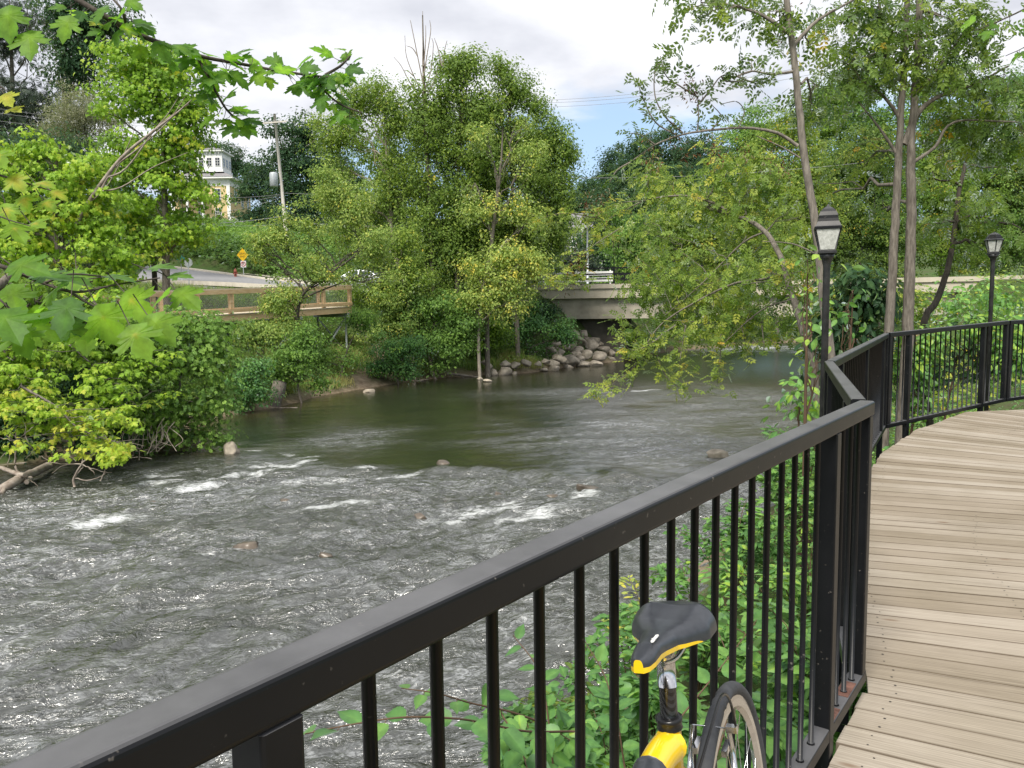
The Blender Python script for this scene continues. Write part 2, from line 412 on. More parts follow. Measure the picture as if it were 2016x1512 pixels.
def ground(x, y, road=True):
    x = np.atleast_1d(np.asarray(x, float)); y = np.atleast_1d(np.asarray(y, float))
    P = np.stack([x.ravel(), y.ravel()], -1)
    dl = seg_dist(P, LB); dr = seg_dist(P, RB); ins = in_poly(P, RIVER)
    zl = np.interp(dl, *LSP); zr = np.interp(dr, *RSP)
    nz = fbm(P[:, 0] * .35, P[:, 1] * .35, 3) * .16 + fbm(P[:, 0] * 1.5, P[:, 1] * 1.5, 2) * .05
    land = np.where(dl < dr, zl, zr) + nz * np.clip(np.minimum(dl, dr) / 2, .15, 1)
    if road:
        lb = road_blend(P, land)
        # the road leaves the ground where the bridge carries it over the water
        k = np.clip((np.minimum(dl, dr) - 1.0) / 3.5, 0, 1)
        land = land * (1 - k) + lb * k
        jd = seg_dist(P, np.vstack([JP, JP[:1]])); jd = np.where(in_poly(P, JP), 0, jd); w = np.clip((6 - jd) / 6, 0, 1); w = w * w * (3 - 2 * w)
        land = land * (1 - w) + (jz(P[:, 0], P[:, 1]) - .10) * w
    land = land - 1.3 * np.exp(-((P[:, 0] + 40) / 10) ** 2 - ((P[:, 1] - 110) / 9) ** 2)
    bed = WZ - .05 - np.minimum(.7, .3 * np.minimum(dl, dr)) + nz * .3
    z = np.where(ins, bed, land)
    return z.reshape(x.shape)
def gz(x, y): return float(ground(x, y)[0])

def grid_mesh(xs, ys, zf):
    X, Y = np.meshgrid(xs, ys); Z = zf(X, Y)
    V = np.stack([X.ravel(), Y.ravel(), Z.ravel()], -1); nx = len(xs)
    i = np.arange(len(ys) - 1)[:, None] * nx; j = np.arange(nx - 1)[None, :]
    F = np.stack([i + j, i + j + 1, i + nx + j + 1, i + nx + j], -1).reshape(-1, 4)
    return V, F

def ground_b(t, b):
    n_ = noise(t, .6, 8, .65); r_ = ramp(t, n_.outputs['Fac'], [(.3, (.075, .06, .04)), (.45, (.06, .085, .025)), (.62, (.05, .10, .022)), (.8, (.10, .13, .04))])
    g_ = nn(t, 'ShaderNodeAttribute', attribute_name='tint')
    n3 = noise(t, 3.5, 5, .6); r3 = ramp(t, n3.outputs['Fac'], [(.35, (.13, .095, .065)), (.65, (.27, .21, .15))])
    ms = nn(t, 'ShaderNodeMix', data_type='RGBA'); t.links.new(g_.outputs['Fac'], ms.inputs[0]); t.links.new(r_.outputs[0], ms.inputs[6]); t.links.new(r3.outputs[0], ms.inputs[7])
    t.links.new(ms.outputs[2], b.inputs['Base Color']); n2_ = noise(t, 9, 6, .7); bump(t, b, n2_.outputs['Fac'], .6, .05)
GROUND = mat('grassy earth', (.07, .09, .03), .95, 0, .2, ground_b)
def nonuni(a0, a1, lo, hi, step, g=1.16):
    c = list(np.arange(lo, hi, step)); s_ = step; v = hi
    while v < a1: c.append(v); s_ *= g; v += s_
    s_ = step; v = lo - step
    pre = []
    while v > a0: pre.append(v); s_ *= g; v -= s_
    return np.array([a0] + pre[::-1] + c + [a1])
gx = nonuni(-900, 900, -32, 34, .4); gy = nonuni(-500, 1400, -4, 78, .4)
PATH = np.array([(-6.2, 33.0), (-6.9, 35.0), (-6.3, 37.5), (-6.6, 40), (-8, 43)])
V, F = grid_mesh(gx, gy, lambda X, Y: ground(X.ravel(), Y.ravel()).reshape(X.shape))
pd = seg_dist(V[:, :2], PATH); dl_ = seg_dist(V[:, :2], LB)
gt = np.clip(1.25 - pd / .8 + fbm(V[:, 0] * 2, V[:, 1] * 2, 2) * .6, 0, 1)
gt = np.maximum(gt, np.clip(1.1 - dl_ / .9, 0, 1) * (V[:, 1] > 18))
gt = np.where(in_poly(V[:, :2], RIVER), 1, gt)
g = MB(); g.add(V, F, 0, gt, True)
ground_o = g.build('ground', GROUND); ground_o['kind'] = 'structure'

# ---------------------------------------------------------------- water
def rapid_mask(x, y):
    """1 below the ledge of stones that crosses the river, 0 on the smooth pool above it"""
    ledge = np.interp(x, [-9, -6.9, -4.5, -2.2, 0, 3.3, 5.5, 9], [19.6, 19.0, 17.2, 16.2, 16.0, 15.6, 16.5, 18])
    d = ledge + .35 * fbm(x * .7, y * .7, 2) - y
    return d
FOAM_SPOTS = [(at(*p, 1) , w) for p, w in ()]
def spot(px, py):
    d = at(px, py, 1.0) - np.array([0, 0, EYE]); t = (WZ - EYE) / d[2]; return (d * t)[:2]
SPOTS = [(spot(520, 885), .45, .25), (spot(570, 893), .5, .2), (spot(600, 905), .5, .2), (spot(520, 915), 1.1, .25), (spot(720, 918), .5, .22), (spot(620, 952), 1.0, .22), (spot(700, 945), .6, .2), (spot(490, 935), .9, .4), (spot(340, 945), .6, .3),
         (spot(410, 955), .9, .3), (spot(330, 935), .5, .15), (spot(480, 1075), .5, .18), (spot(1060, 995), .9, .3), (spot(1010, 1015), .6, .25), (spot(850, 1025), .6, .25), (spot(960, 1000), .8, .3), (spot(790, 935), .5, .2), (spot(250, 1015), 1.0, .3), (spot(1140, 980), .6, .2), (spot(640, 1000), .9, .3), (spot(100, 1080), .5, .15),
         (spot(1420, 690), 3.5, 3.4), (spot(1490, 684), 4.5, 4.5), (spot(1570, 692), 3.5, 3.6), (spot(1360, 700), 2.0, 1.2), (spot(1250, 770), 2.0, .2)]
FD = np.array([.955, .295]); FN = np.array([-.295, .955])     # along / across the current near the rapids
def water_fields(X, Y):
    x = X.ravel(); y = Y.ravel()
    u = x * FD[0] + y * FD[1]; v = x * FN[0] + y * FN[1]
    wx = fbm(u * .35, v * .35, 3) * 1.2; wy = fbm(u * .35 + 40, v * .35 + 9, 3) * 1.2
    U = u + wx; Vv = v + wy
    d = rapid_mask(x, y)
    rap = np.clip(d / 1.2 + .4, 0, 1); rap = rap * np.clip(1.0 - (d - 16) / 12, .55, 1)
    big = fbm(U * .55, Vv * .95, 4, .55) * .12
    r1 = 1 - np.abs(fbm(U * 1.1 + 5, Vv * 2.1, 4, .6)) * 2.2        # sharp crests
    r2 = 1 - np.abs(fbm(U * 3.0 + 5, Vv * 5.0 + 3, 2, .5)) * 2.0
    chop = big + .056 * r1 + .018 * r2
    calm = fbm(u * 1.1, v * 2.2, 3) * .010 + .006 * fbm(u * 5 + 3, v * 3, 3)
    # hump and dip of the ledge
    led = .13 * np.exp(-((d + .1) / .5) ** 2) * (fbm(x * .9 + 3, y * .4, 2) + .25) - .10 * np.exp(-((d - .7) / .5) ** 2)
    RIP = np.zeros_like(x)
    for (sx, sy), a, b in [(spot(1220, 850), 3.2, 4), (spot(1420, 800), 4.5, 6), (spot(1350, 880), 3.5, 2.5), (spot(1150, 775), 4.5, 1.8), (spot(1450, 685), 7, 4), (spot(1100, 860), 2.5, 2.0), (spot(1300, 790), 4, 4), (spot(700, 860), 1.5, 2.0)]:
        RIP = np.maximum(RIP, np.exp(-(((x - sx) / a) ** 2 + ((y - sy) / b) ** 2)))
    RIP = np.clip(RIP * (.85 + fbm(u * .5, v * .9, 3) * 1.1), 0, 1)
    leftcalm = np.clip((seg_dist(np.stack([x, y], -1), LB) - .4) / 4.0, 0, 1)
    amp = rap * (.25 + .75 * leftcalm)
    rpl = (1 - np.abs(fbm(U * 1.3 + 2, Vv * 3.0 + 8, 3, .55)) * 2.0) * .032
    z = WZ + calm * (1 + 1.2 * RIP) + RIP * (1 - rap) * rpl + amp * chop + led * leftcalm - .12 * np.clip(d, 0, 10) * .1
    foam = np.zeros_like(x)
    for (sx, sy), a, b in SPOTS:
        du = (x - sx); dvv = (y - sy)
        pu = dvv * .955 - du * .295; pv = du * .955 + dvv * .295
        wq = fbm(x * 1.3 + sx, y * 1.3 + sy, 2) * .5
        foam = np.maximum(foam, 1.0 * np.exp(-(((pu + wq) / (b * 1.3)) ** 2 + ((pv + wq) / a) ** 2)))
    foam = foam * (.55 + .9 * (fbm(U * 2.5, Vv * 3.5, 4, .65) + .35))
    amb = np.clip((r1 - .70) * 3.0, 0, 1) * amp * np.clip(fbm(x * .35 + 9, y * .35, 2) * 2.4 + .45, 0, 1) * .8
    foam = np.clip(np.maximum(foam, amb), 0, 1)
    return z.reshape(X.shape), foam, np.clip(np.maximum(amp, RIP * .95), 0, 1)
def water_b(t, b):
    fo = nn(t, 'ShaderNodeAttribute', attribute_name='tint'); ch = nn(t, 'ShaderNodeAttribute', attribute_name='chop'); sh = nn(t, 'ShaderNodeAttribute', attribute_name='shallow')
    c = nn(t, 'ShaderNodeTexCoord'); rt = nn(t, 'ShaderNodeMapping'); rt.inputs['Rotation'].default_value = (0, 0, R(-17)); t.links.new(c.outputs['Object'], rt.inputs[0])
    # bed seen dimly through brown water
    nb = noise(t, .9, 4, .6, vec=rt.outputs[0]); rb = ramp(t, nb.outputs['Fac'], [(.3, (.012, .014, .006)), (.7, (.028, .030, .012))])
    rs = ramp(t, nb.outputs['Fac'], [(.3, (.045, .026, .012)), (.7, (.085, .05, .022))])
    m1 = nn(t, 'ShaderNodeMix', data_type='RGBA'); t.links.new(sh.outputs['Fac'], m1.inputs[0]); t.links.new(rb.outputs[0], m1.inputs[6]); t.links.new(rs.outputs[0], m1.inputs[7])
    # air mixed into the broken water
    na = noise(t, 2.2, 8, .7, vec=rt.outputs[0], dist=1.2); ra = ramp(t, na.outputs['Fac'], [(.38, (0, 0, 0)), (.70, (1, 1, 1))])
    ma = nn(t, 'ShaderNodeMath', operation='MULTIPLY'); t.links.new(ra.outputs[0], ma.inputs[0]); t.links.new(ch.outputs['Fac'], ma.inputs[1])
    m2 = nn(t, 'ShaderNodeMix', data_type='RGBA'); t.links.new(ma.outputs[0], m2.inputs[0]); t.links.new(m1.outputs[2], m2.inputs[6]); m2.inputs[7].default_value = (.10, .106, .10, 1)
    # bubble threads along the current; sky glints and dark wave faces painted in too
    def thread(sc0, dist, sx, sy, p0, p1):
        mq = nn(t, 'ShaderNodeMapping'); mq.inputs['Scale'].default_value = (sx, sy, 1); t.links.new(rt.outputs[0], mq.inputs[0])
        q = noise(t, sc0, 5, .62, vec=mq.outputs[0], dist=dist); a = nn(t, 'ShaderNodeMath', operation='SUBTRACT'); a.inputs[1].default_value = .5; t.links.new(q.outputs['Fac'], a.inputs[0])
        a2 = nn(t, 'ShaderNodeMath', operation='ABSOLUTE'); t.links.new(a.outputs[0], a2.inputs[0]); r = nn(t, 'ShaderNodeMapRange'); r.inputs[1].default_value = p0; r.inputs[2].default_value = p1; r.inputs[3].default_value = 1; r.inputs[4].default_value = 0
        t.links.new(a2.outputs[0], r.inputs[0]); return r.outputs[0]
    lit = thread(1.3, 2.0, .7, 1.3, .0, .05); lit2 = thread(4, 1.6, .7, 1.4, .0, .05); drk = thread(2.2, 1.4, .7, 1.4, .0, .05); drk2 = thread(6, 1.1, .6, 1.4, .0, .04)
    mxl = nn(t, 'ShaderNodeMath', operation='MAXIMUM'); t.links.new(lit, mxl.inputs[0]); t.links.new(lit2, mxl.inputs[1])
    ml1 = nn(t, 'ShaderNodeMath', operation='MULTIPLY'); t.links.new(mxl.outputs[0], ml1.inputs[0]); t.links.new(ch.outputs['Fac'], ml1.inputs[1])
    ml2 = nn(t, 'ShaderNodeMath', operation='MULTIPLY'); t.links.new(ml1.outputs[0], ml2.inputs[0]); ml2.inputs[1].default_value = .60
    pm_ = nn(t, 'ShaderNodeMapping'); pm_.inputs['Scale'].default_value = (.45, 1.25, 1); t.links.new(rt.outputs[0], pm_.inputs[0]); pn = noise(t, .55, 5, .6, vec=pm_.outputs[0], dist=1.0)
    pr_ = nn(t, 'ShaderNodeMapRange'); pr_.inputs[1].default_value = .36; pr_.inputs[2].default_value = .62; pr_.inputs[3].default_value = .05; pr_.inputs[4].default_value = 1.0; t.links.new(pn.outputs['Fac'], pr_.inputs[0])
    ml3 = nn(t, 'ShaderNodeMath', operation='MULTIPLY'); t.links.new(ml2.outputs[0], ml3.inputs[0]); t.links.new(pr_.outputs[0], ml3.inputs[1]); ml2 = ml3
    m2b = nn(t, 'ShaderNodeMix', data_type='RGBA'); t.links.new(ml2.outputs[0], m2b.inputs[0]); t.links.new(m2.outputs[2], m2b.inputs[6]); m2b.inputs[7].default_value = (.40, .415, .43, 1)
    mxd = nn(t, 'ShaderNodeMath', operation='MAXIMUM'); t.links.new(drk, mxd.inputs[0]); t.links.new(drk2, mxd.inputs[1])
    md1 = nn(t, 'ShaderNodeMath', operation='MULTIPLY'); t.links.new(mxd.outputs[0], md1.inputs[0]); md1.inputs[1].default_value = .85
    m2c = nn(t, 'ShaderNodeMix', data_type='RGBA'); t.links.new(md1.outputs[0], m2c.inputs[0]); t.links.new(m2b.outputs[2], m2c.inputs[6]); m2c.inputs[7].default_value = (.02, .022, .015, 1)
    m2 = m2c
    # foam
    nfm = nn(t, 'ShaderNodeMapping'); nfm.inputs['Scale'].default_value = (.6, 1.5, 1); t.links.new(rt.outputs[0], nfm.inputs[0])
    nf = noise(t, 7, 8, .78, vec=nfm.outputs[0], dist=1.6)
    nc = nn(t, 'ShaderNodeMapRange'); nc.inputs[1].default_value = .30; nc.inputs[2].default_value = .70; t.links.new(nf.outputs['Fac'], nc.inputs[0])
    fm = nn(t, 'ShaderNodeMath', operation='MULTIPLY'); fm.inputs[1].default_value = .62; t.links.new(fo.outputs['Fac'], fm.inputs[0])
    fa = nn(t, 'ShaderNodeMath', operation='MULTIPLY_ADD'); t.links.new(nc.outputs[0], fa.inputs[0]); fa.inputs[1].default_value = .62; t.links.new(fm.outputs[0], fa.inputs[2])
    fr = nn(t, 'ShaderNodeMapRange', interpolation_type='SMOOTHSTEP'); fr.inputs[1].default_value = .56; fr.inputs[2].default_value = 1.12; t.links.new(fa.outputs[0], fr.inputs[0])
    m3 = nn(t, 'ShaderNodeMix', data_type='RGBA'); t.links.new(fr.outputs[0], m3.inputs[0]); t.links.new(m2.outputs[2], m3.inputs[6]); m3.inputs[7].default_value = (.62, .64, .64, 1)
    t.links.new(m3.outputs[2], b.inputs['Base Color'])
    mr = nn(t, 'ShaderNodeMapRange'); mr.inputs[3].default_value = .19; mr.inputs[4].default_value = .5; t.links.new(fr.outputs[0], mr.inputs[0]); t.links.new(mr.outputs[0], b.inputs['Roughness'])
    b.inputs['IOR'].default_value = 2.1
    # fine ripples: stronger in the rapids
    st = nn(t, 'ShaderNodeMapping'); st.inputs['Scale'].default_value = (.8, 1.5, 1); t.links.new(rt.outputs[0], st.inputs[0])
    w1 = noise(t, 3.2, 5, .58, vec=st.outputs[0], dist=.9); w2 = noise(t, 11, 2, .6, vec=st.outputs[0], dist=.6)
    def ridge(x_):
        a = nn(t, 'ShaderNodeMath', operation='SUBTRACT'); t.links.new(x_, a.inputs[0]); a.inputs[1].default_value = .5
        a2 = nn(t, 'ShaderNodeMath', operation='ABSOLUTE'); t.links.new(a.outputs[0], a2.inputs[0]); return a2.outputs[0]
    b1 = nn(t, 'ShaderNodeBump'); b1.inputs['Distance'].default_value = .13; t.links.new(ridge(w1.outputs['Fac']), b1.inputs['Height'])
    s1 = nn(t, 'ShaderNodeMapRange'); s1.inputs[3].default_value = .06; s1.inputs[4].default_value = 1.0; t.links.new(ch.outputs['Fac'], s1.inputs[0]); 
    km = nn(t, 'ShaderNodeMapping'); km.inputs['Scale'].default_value = (.42, 1.7, 1); t.links.new(rt.outputs[0], km.inputs[0]); kn = noise(t, 1.1, 5, .62, vec=km.outputs[0], dist=.7)
    kr_ = nn(t, 'ShaderNodeMapRange', interpolation_type='SMOOTHSTEP'); kr_.inputs[1].default_value = .42; kr_.inputs[2].default_value = .58; kr_.inputs[3].default_value = .12; kr_.inputs[4].default_value = 1.7; t.links.new(kn.outputs['Fac'], kr_.inputs[0])
    ks_ = nn(t, 'ShaderNodeMath', operation='MULTIPLY'); t.links.new(s1.outputs[0], ks_.inputs[0]); t.links.new(kr_.outputs[0], ks_.inputs[1]); ks_.use_clamp = True; t.links.new(ks_.outputs[0], b1.inputs['Strength'])
    b2 = nn(t, 'ShaderNodeBump'); b2.inputs['Distance'].default_value = .028; t.links.new(ridge(w2.outputs['Fac']), b2.inputs['Height']); t.links.new(b1.outputs[0], b2.inputs['Normal'])
    s2 = nn(t, 'ShaderNodeMapRange'); s2.inputs[3].default_value = .08; s2.inputs[4].default_value = 1.0; t.links.new(ch.outputs['Fac'], s2.inputs[0]); t.links.new(s2.outputs[0], b2.inputs['Strength'])
    t.links.new(b2.outputs[0], b.inputs['Normal'])
WATER = mat('river water', (.02, .02, .01), .05, 0, .5, water_b)
wxs = nonuni(-70, 110, -13, 12, .05, 1.10); wys = nonuni(-55, 180, 2.5, 24, .05, 1.03)
X, Y = np.meshgrid(wxs, wys)
Z, foam, amp = water_fields(X, Y)
V = np.stack([X.ravel(), Y.ravel(), Z.ravel()], -1)
dl = seg_dist(V[:, :2], LB); dr = seg_dist(V[:, :2], RB); ins = in_poly(V[:, :2], RIVER)
keep = ins | (np.minimum(dl, dr) < 1.6)
nx = len(wxs); i = np.arange(len(wys) - 1)[:, None] * nx; j = np.arange(nx - 1)[None, :]
F = np.stack([i + j, i + j + 1, i + nx + j + 1, i + nx + j], -1).reshape(-1, 4)
F = F[keep[F].all(1)]
used = np.zeros(len(V), bool); used[F.ravel()] = True; remap = np.cumsum(used) - 1
w = MB(); w.add(V[used], remap[F], 0, foam[used], True)
water_o = w.build('river_water', WATER); water_o['kind'] = 'structure'
a_ = water_o.data.attributes.new('chop', 'FLOAT', 'POINT'); a_.data.foreach_set('value', amp[used].astype(np.float32))
shal = np.clip(1 - dl / 2.6, 0, 1) * (V[:, 1] < 17) + np.clip(1 - dl / 1.6, 0, 1) * (V[:, 1] >= 17) * .6
a_ = water_o.data.attributes.new('shallow', 'FLOAT', 'POINT'); a_.data.foreach_set('value', np.clip(shal, 0, 1)[used].astype(np.float32))

# ---------------------------------------------------------------- roads
def ribbon(pts, zs, half0, half1, dz, n=60):
    """strip along a polyline between offsets half0 and half1"""
    pts = np.array(pts, float); s_ = np.concatenate([[0], np.cumsum(np.hypot(*np.diff(pts, axis=0).T))])
    q = np.linspace(0, s_[-1], n); x = np.interp(q, s_, pts[:, 0]); y = np.interp(q, s_, pts[:, 1]); z = np.interp(q, s_, zs)
    k = np.ones(5) / 5
    xs = np.convolve(np.pad(x, 2, 'edge'), k, 'valid'); ys = np.convolve(np.pad(y, 2, 'edge'), k, 'valid')
    tx, ty = np.gradient(xs), np.gradient(ys); l = np.hypot(tx, ty); nx_, ny_ = -ty / l, tx / l
    A = np.stack([xs + nx_ * half0, ys + ny_ * half0, z + dz], -1); B = np.stack([xs + nx_ * half1, ys + ny_ * half1, z + dz], -1)
    return A, B
def strip(mb, A, B, m_=0):
    n = len(A); V = np.concatenate([A, B]); i = np.arange(n - 1)
    mb.add(V, np.stack([i, i + 1, n + i + 1, n + i], -1), m_)
rp = [p for p, z in ROAD]; rz_ = [z for p, z in ROAD]
r_ = MB(); strip(r_, *ribbon(rp, rz_, -4.6, 4.6, .02)); o = r_.build('road', ASPH); o['kind'] = 'structure'
k_ = MB()
for h in (-4.6, 4.6):
    s1 = 1 if h > 0 else -1
    A, B = ribbon(rp, rz_, h, h + s1 * .3, .14); strip(k_, A, B)
    A2 = A.copy(); A2[:, 2] -= .3; strip(k_, A, A2)
    B2 = B.copy(); B2[:, 2] -= .3; strip(k_, B, B2)
o = k_.build('kerb', KERB); o['kind'] = 'structure'
p_ = MB(); strip(p_, *ribbon(rp[3:], rz_[3:], -6.9, -5.5, .10)); o = p_.build('pavement', KERB); o['kind'] = 'structure'
st_ = MB(); n_ = 30
AA = np.array([[*(JP[1] + (JP[0] - JP[1]) * t), 0] for t in np.linspace(0, 1, n_)])
far_ = np.array([JP[2], JP[3], JP[4], JP[5]]); fs_ = np.concatenate([[0], np.cumsum(np.hypot(*np.diff(far_, axis=0).T))]); q_ = np.linspace(0, fs_[-1], n_)
BB = np.stack([np.interp(q_, fs_, far_[:, 0]), np.interp(q_, fs_, far_[:, 1]), q_ * 0], -1)
for M_ in (AA, BB): M_[:, 2] = jz(M_[:, 0], M_[:, 1]) + .03
strip(st_, AA, BB); o = st_.build('side_street', ASPH); o['kind'] = 'structure'
k2_ = MB(); C2 = BB.copy(); dd_ = np.gradient(BB[:, :2], axis=0); dd_ /= np.linalg.norm(dd_, axis=1)[:, None]; C2[:, 0] += -dd_[:, 1] * .45; C2[:, 1] += dd_[:, 0] * .45
B3 = BB + [0, 0, .13]; C3 = C2.copy(); C3[:, 2] = B3[:, 2]; strip(k2_, B3, C3); strip(k2_, BB - [0, 0, .1], B3); C4 = C3.copy(); C4[:, 2] -= .3; strip(k2_, C3, C4)
C5 = C3.copy(); C5[:, 0] += -dd_[:, 1] * 1.0; C5[:, 1] += dd_[:, 0] * 1.0; C6 = C5.copy(); C6[:, 0] += -dd_[:, 1] * 1.4; C6[:, 1] += dd_[:, 0] * 1.4; C6[:, 2] += .1; strip(k2_, C5, C6)
o = k2_.build('kerb', KERB); o['kind'] = 'structure'

# ---------------------------------------------------------------- boardwalk
DZ = -.05
def deck_z(y): return DZ + np.clip((np.asarray(y, float) - 5.5) * .034, 0, .45)
RA = np.array([-.344, .552]); AD = np.array([.6, .8]); AN = np.array([.8, -.6])   # rail line and its deck side
CB = RA + AD * 2.753                       # corner next to the camera
CC = np.array([1.98, 4.79]); CDp = np.array([4.1, 8.42]); CE = np.array([6.42, 9.98]); CF = np.array([9.0, 11.3])
EDGE = np.array([RA - AD * 5.5 + AN * .03, RA + AN * .02, RA + AD * 2.45 + AN * .0, CB + [.03, .05], CC + [.10, 0], [3.45, 7.15], CDp + [.30, -.12], [5.6, 9.4], CE + [.28, -.42], CF + [.25, -.4], [16, 14.5]])
es = np.concatenate([[0], np.cumsum(np.hypot(*np.diff(EDGE, axis=0).T))])
hd_s = np.array([0, 5.5, 7.6, 9.4, 12, 13.4, 15.5, 18, 26]); hd_a = np.array([-37, -36, -31, -19, -22, -33, -52, -62, -62.])
PW, GAP = .138, .005
def plank_b(t, b):
    c = nn(t, 'ShaderNodeAttribute', attribute_name='puv'); pt = nn(t, 'ShaderNodeAttribute', attribute_name='tint')
    sc_ = nn(t, 'ShaderNodeMapping'); sc_.inputs['Scale'].default_value = (.9, 26, 0); t.links.new(c.outputs['Vector'], sc_.inputs[0])
    n_ = noise(t, 1.6, 7, .62, vec=sc_.outputs[0], dist=1.6)
    w_ = nn(t, 'ShaderNodeTexWave', wave_type='BANDS', bands_direction='Y'); w_.inputs['Scale'].default_value = .9; w_.inputs['Distortion'].default_value = 9; w_.inputs['Detail'].default_value = 4; w_.inputs['Detail Scale'].default_value = .6
    t.links.new(sc_.outputs[0], w_.inputs[0])
    mx0 = nn(t, 'ShaderNodeMix', data_type='FLOAT'); mx0.inputs[0].default_value = .16; t.links.new(n_.outputs['Fac'], mx0.inputs[2]); t.links.new(w_.outputs['Fac'], mx0.inputs[3])
    r_ = ramp(t, mx0.outputs[0], [(.22, (.155, .127, .095)), (.40, (.268, .226, .173)), (.75, (.38, .328, .258))])
    hs = nn(t, 'ShaderNodeHueSaturation'); t.links.new(r_.outputs[0], hs.inputs['Color'])
    mr = nn(t, 'ShaderNodeMapRange'); mr.inputs[3].default_value = .74; mr.inputs[4].default_value = 1.16; t.links.new(pt.outputs['Fac'], mr.inputs[0]); t.links.new(mr.outputs[0], hs.inputs['Value'])
    mr2 = nn(t, 'ShaderNodeMapRange'); mr2.inputs[3].default_value = 1.15; mr2.inputs[4].default_value = .8; t.links.new(pt.outputs['Fac'], mr2.inputs[0]); t.links.new(mr2.outputs[0], hs.inputs['Saturation'])
    # knots and weather stains
    kn = noise(t, 1.1, 2, .5, vec=sc_.outputs[0]); k2 = nn(t, 'ShaderNodeTexVoronoi'); k2.inputs['Scale'].default_value = 1.0
    ks = nn(t, 'ShaderNodeMapping'); ks.inputs['Scale'].default_value = (1.9, 5.5, 0); t.links.new(c.outputs['Vector'], ks.inputs[0]); t.links.new(ks.outputs[0], k2.inputs[0])
    kr = ramp(t, k2.outputs['Distance'], [(.03, (1, 1, 1)), (.10, (0, 0, 0))])
    mk = nn(t, 'ShaderNodeMix', data_type='RGBA'); t.links.new(kr.outputs[0], mk.inputs[0]); t.links.new(hs.outputs[0], mk.inputs[6]); mk.inputs[7].default_value = (.16, .10, .06, 1)
    st = noise(t, 1.4, 5, .6); sr = ramp(t, st.outputs['Fac'], [(.35, (.78, .77, .72)), (.6, (1, 1, 1))])
    ml = nn(t, 'ShaderNodeMix', data_type='RGBA', blend_type='MULTIPLY'); ml.inputs[0].default_value = .8; t.links.new(mk.outputs[2], ml.inputs[6]); t.links.new(sr.outputs[0], ml.inputs[7])
    sx_ = nn(t, 'ShaderNodeSeparateXYZ'); t.links.new(c.outputs['Vector'], sx_.inputs[0])
    ew = noise(t, 2.5, 3, .6); e1 = nn(t, 'ShaderNodeMath', operation='SUBTRACT'); e1.inputs[1].default_value = .5; t.links.new(sx_.outputs[2], e1.inputs[0]); e2 = nn(t, 'ShaderNodeMath', operation='ABSOLUTE'); t.links.new(e1.outputs[0], e2.inputs[0])
    e3 = nn(t, 'ShaderNodeMath', operation='MULTIPLY_ADD'); t.links.new(ew.outputs['Fac'], e3.inputs[0]); e3.inputs[1].default_value = .06; t.links.new(e2.outputs[0], e3.inputs[2])
    er = ramp(t, e3.outputs[0], [(.485, (1, 1, 1)), (.525, (.58, .54, .50))]); em = nn(t, 'ShaderNodeMix', data_type='RGBA', blend_type='MULTIPLY'); em.inputs[0].default_value = 1; t.links.new(ml.outputs[2], em.inputs[6]); t.links.new(er.outputs[0], em.inputs[7]); ml = em
    t.links.new(ml.outputs[2], b.inputs['Base Color']); bump(t, b, mx0.outputs[0], .35, .003)
PLANK = mat('weathered plank', (.4, .33, .26), .75, 0, .3, plank_b)
NAIL = mat('dark nail', (.03, .025, .02), .6)
BEAM = mottled('dark beam', (.06, .05, .04), (.11, .09, .07), 4, .9)
def edge_at(s_): return np.array([np.interp(s_, es, EDGE[:, 0]), np.interp(s_, es, EDGE[:, 1])])
bd = empty('boardwalk', (0, 0, 0), kind=None) if False else None
pv, pf, puv, ptint = [], [], [], []
nl = MB(); s_cur = 0.0; WID = 4.2; c_ = 0
while s_cur < es[-1] - .2:
    # width along the edge depends on how the plank meets the edge
    a0 = R(np.interp(s_cur, hd_s, hd_a)); e0 = edge_at(s_cur); e0n = edge_at(s_cur + .05); td = (e0n - e0) / .05
    sn = abs(td[0] * -math.sin(a0) + td[1] * math.cos(a0)); st_e = PW / max(sn, .35)
    gp = GAP * (.5 + 1.2 * random.random()) / max(sn, .4)
    a1 = R(np.interp(s_cur + st_e, hd_s, hd_a))
    # right ends fan so the planks never overlap
    e1 = edge_at(s_cur + st_e - gp)
    jit = random.uniform(-.012, .012); d0 = np.array([math.cos(a0), math.sin(a0)]); d1 = np.array([math.cos(a1), math.sin(a1)])
    A0, A1 = e0 + d0 * jit, e1 + d1 * jit; B0, B1 = e0 + d0 * WID, e1 + d1 * WID
    zc_ = random.uniform(-.0015, .0015)
    ring = [A0, B0, B1, A1]; zt = [float(deck_z(p[1])) + zc_ for p in ring]
    base = len(pv); L_ = WID; rnd = random.random(); ou = random.uniform(0, 50)
    uvs = [(ou, c_ * 1.37, 0), (ou + L_, c_ * 1.37, 0), (ou + L_, c_ * 1.37 + PW, 1), (ou, c_ * 1.37 + PW, 1)]
    ins_ = .004
    for k in range(4): pv.append((*ring[k], zt[k] - .035)); puv.append(uvs[k]); ptint.append(rnd)
    for k in range(4): pv.append((*ring[k], zt[k])); puv.append(uvs[k]); ptint.append(rnd)
    pf += [[base + 4, base + 5, base + 6, base + 7]] + [[base + k, base + (k + 1) % 4, base + 4 + (k + 1) % 4, base + 4 + k] for k in range(4)]
    for off in ([.10, .75, 1.5, 2.3] if c_ % 1 == 0 else []):
        for fr_ in (.25, .75):
            p = (A0 + (A1 - A0) * fr_) + (d0 * (1 - fr_) + d1 * fr_) * (off + random.uniform(-.012, .012))
            nl.disc((p[0], p[1], float(deck_z(p[1])) + zc_ + .001), (0, 0, 1), random.uniform(.0032, .0052), 8)
    s_cur += st_e; c_ += 1
w = MB(); w.add(np.array(pv), np.array(pf), 0, np.array(ptint))
board = w.build('boardwalk', PLANK); board['kind'] = 'structure'
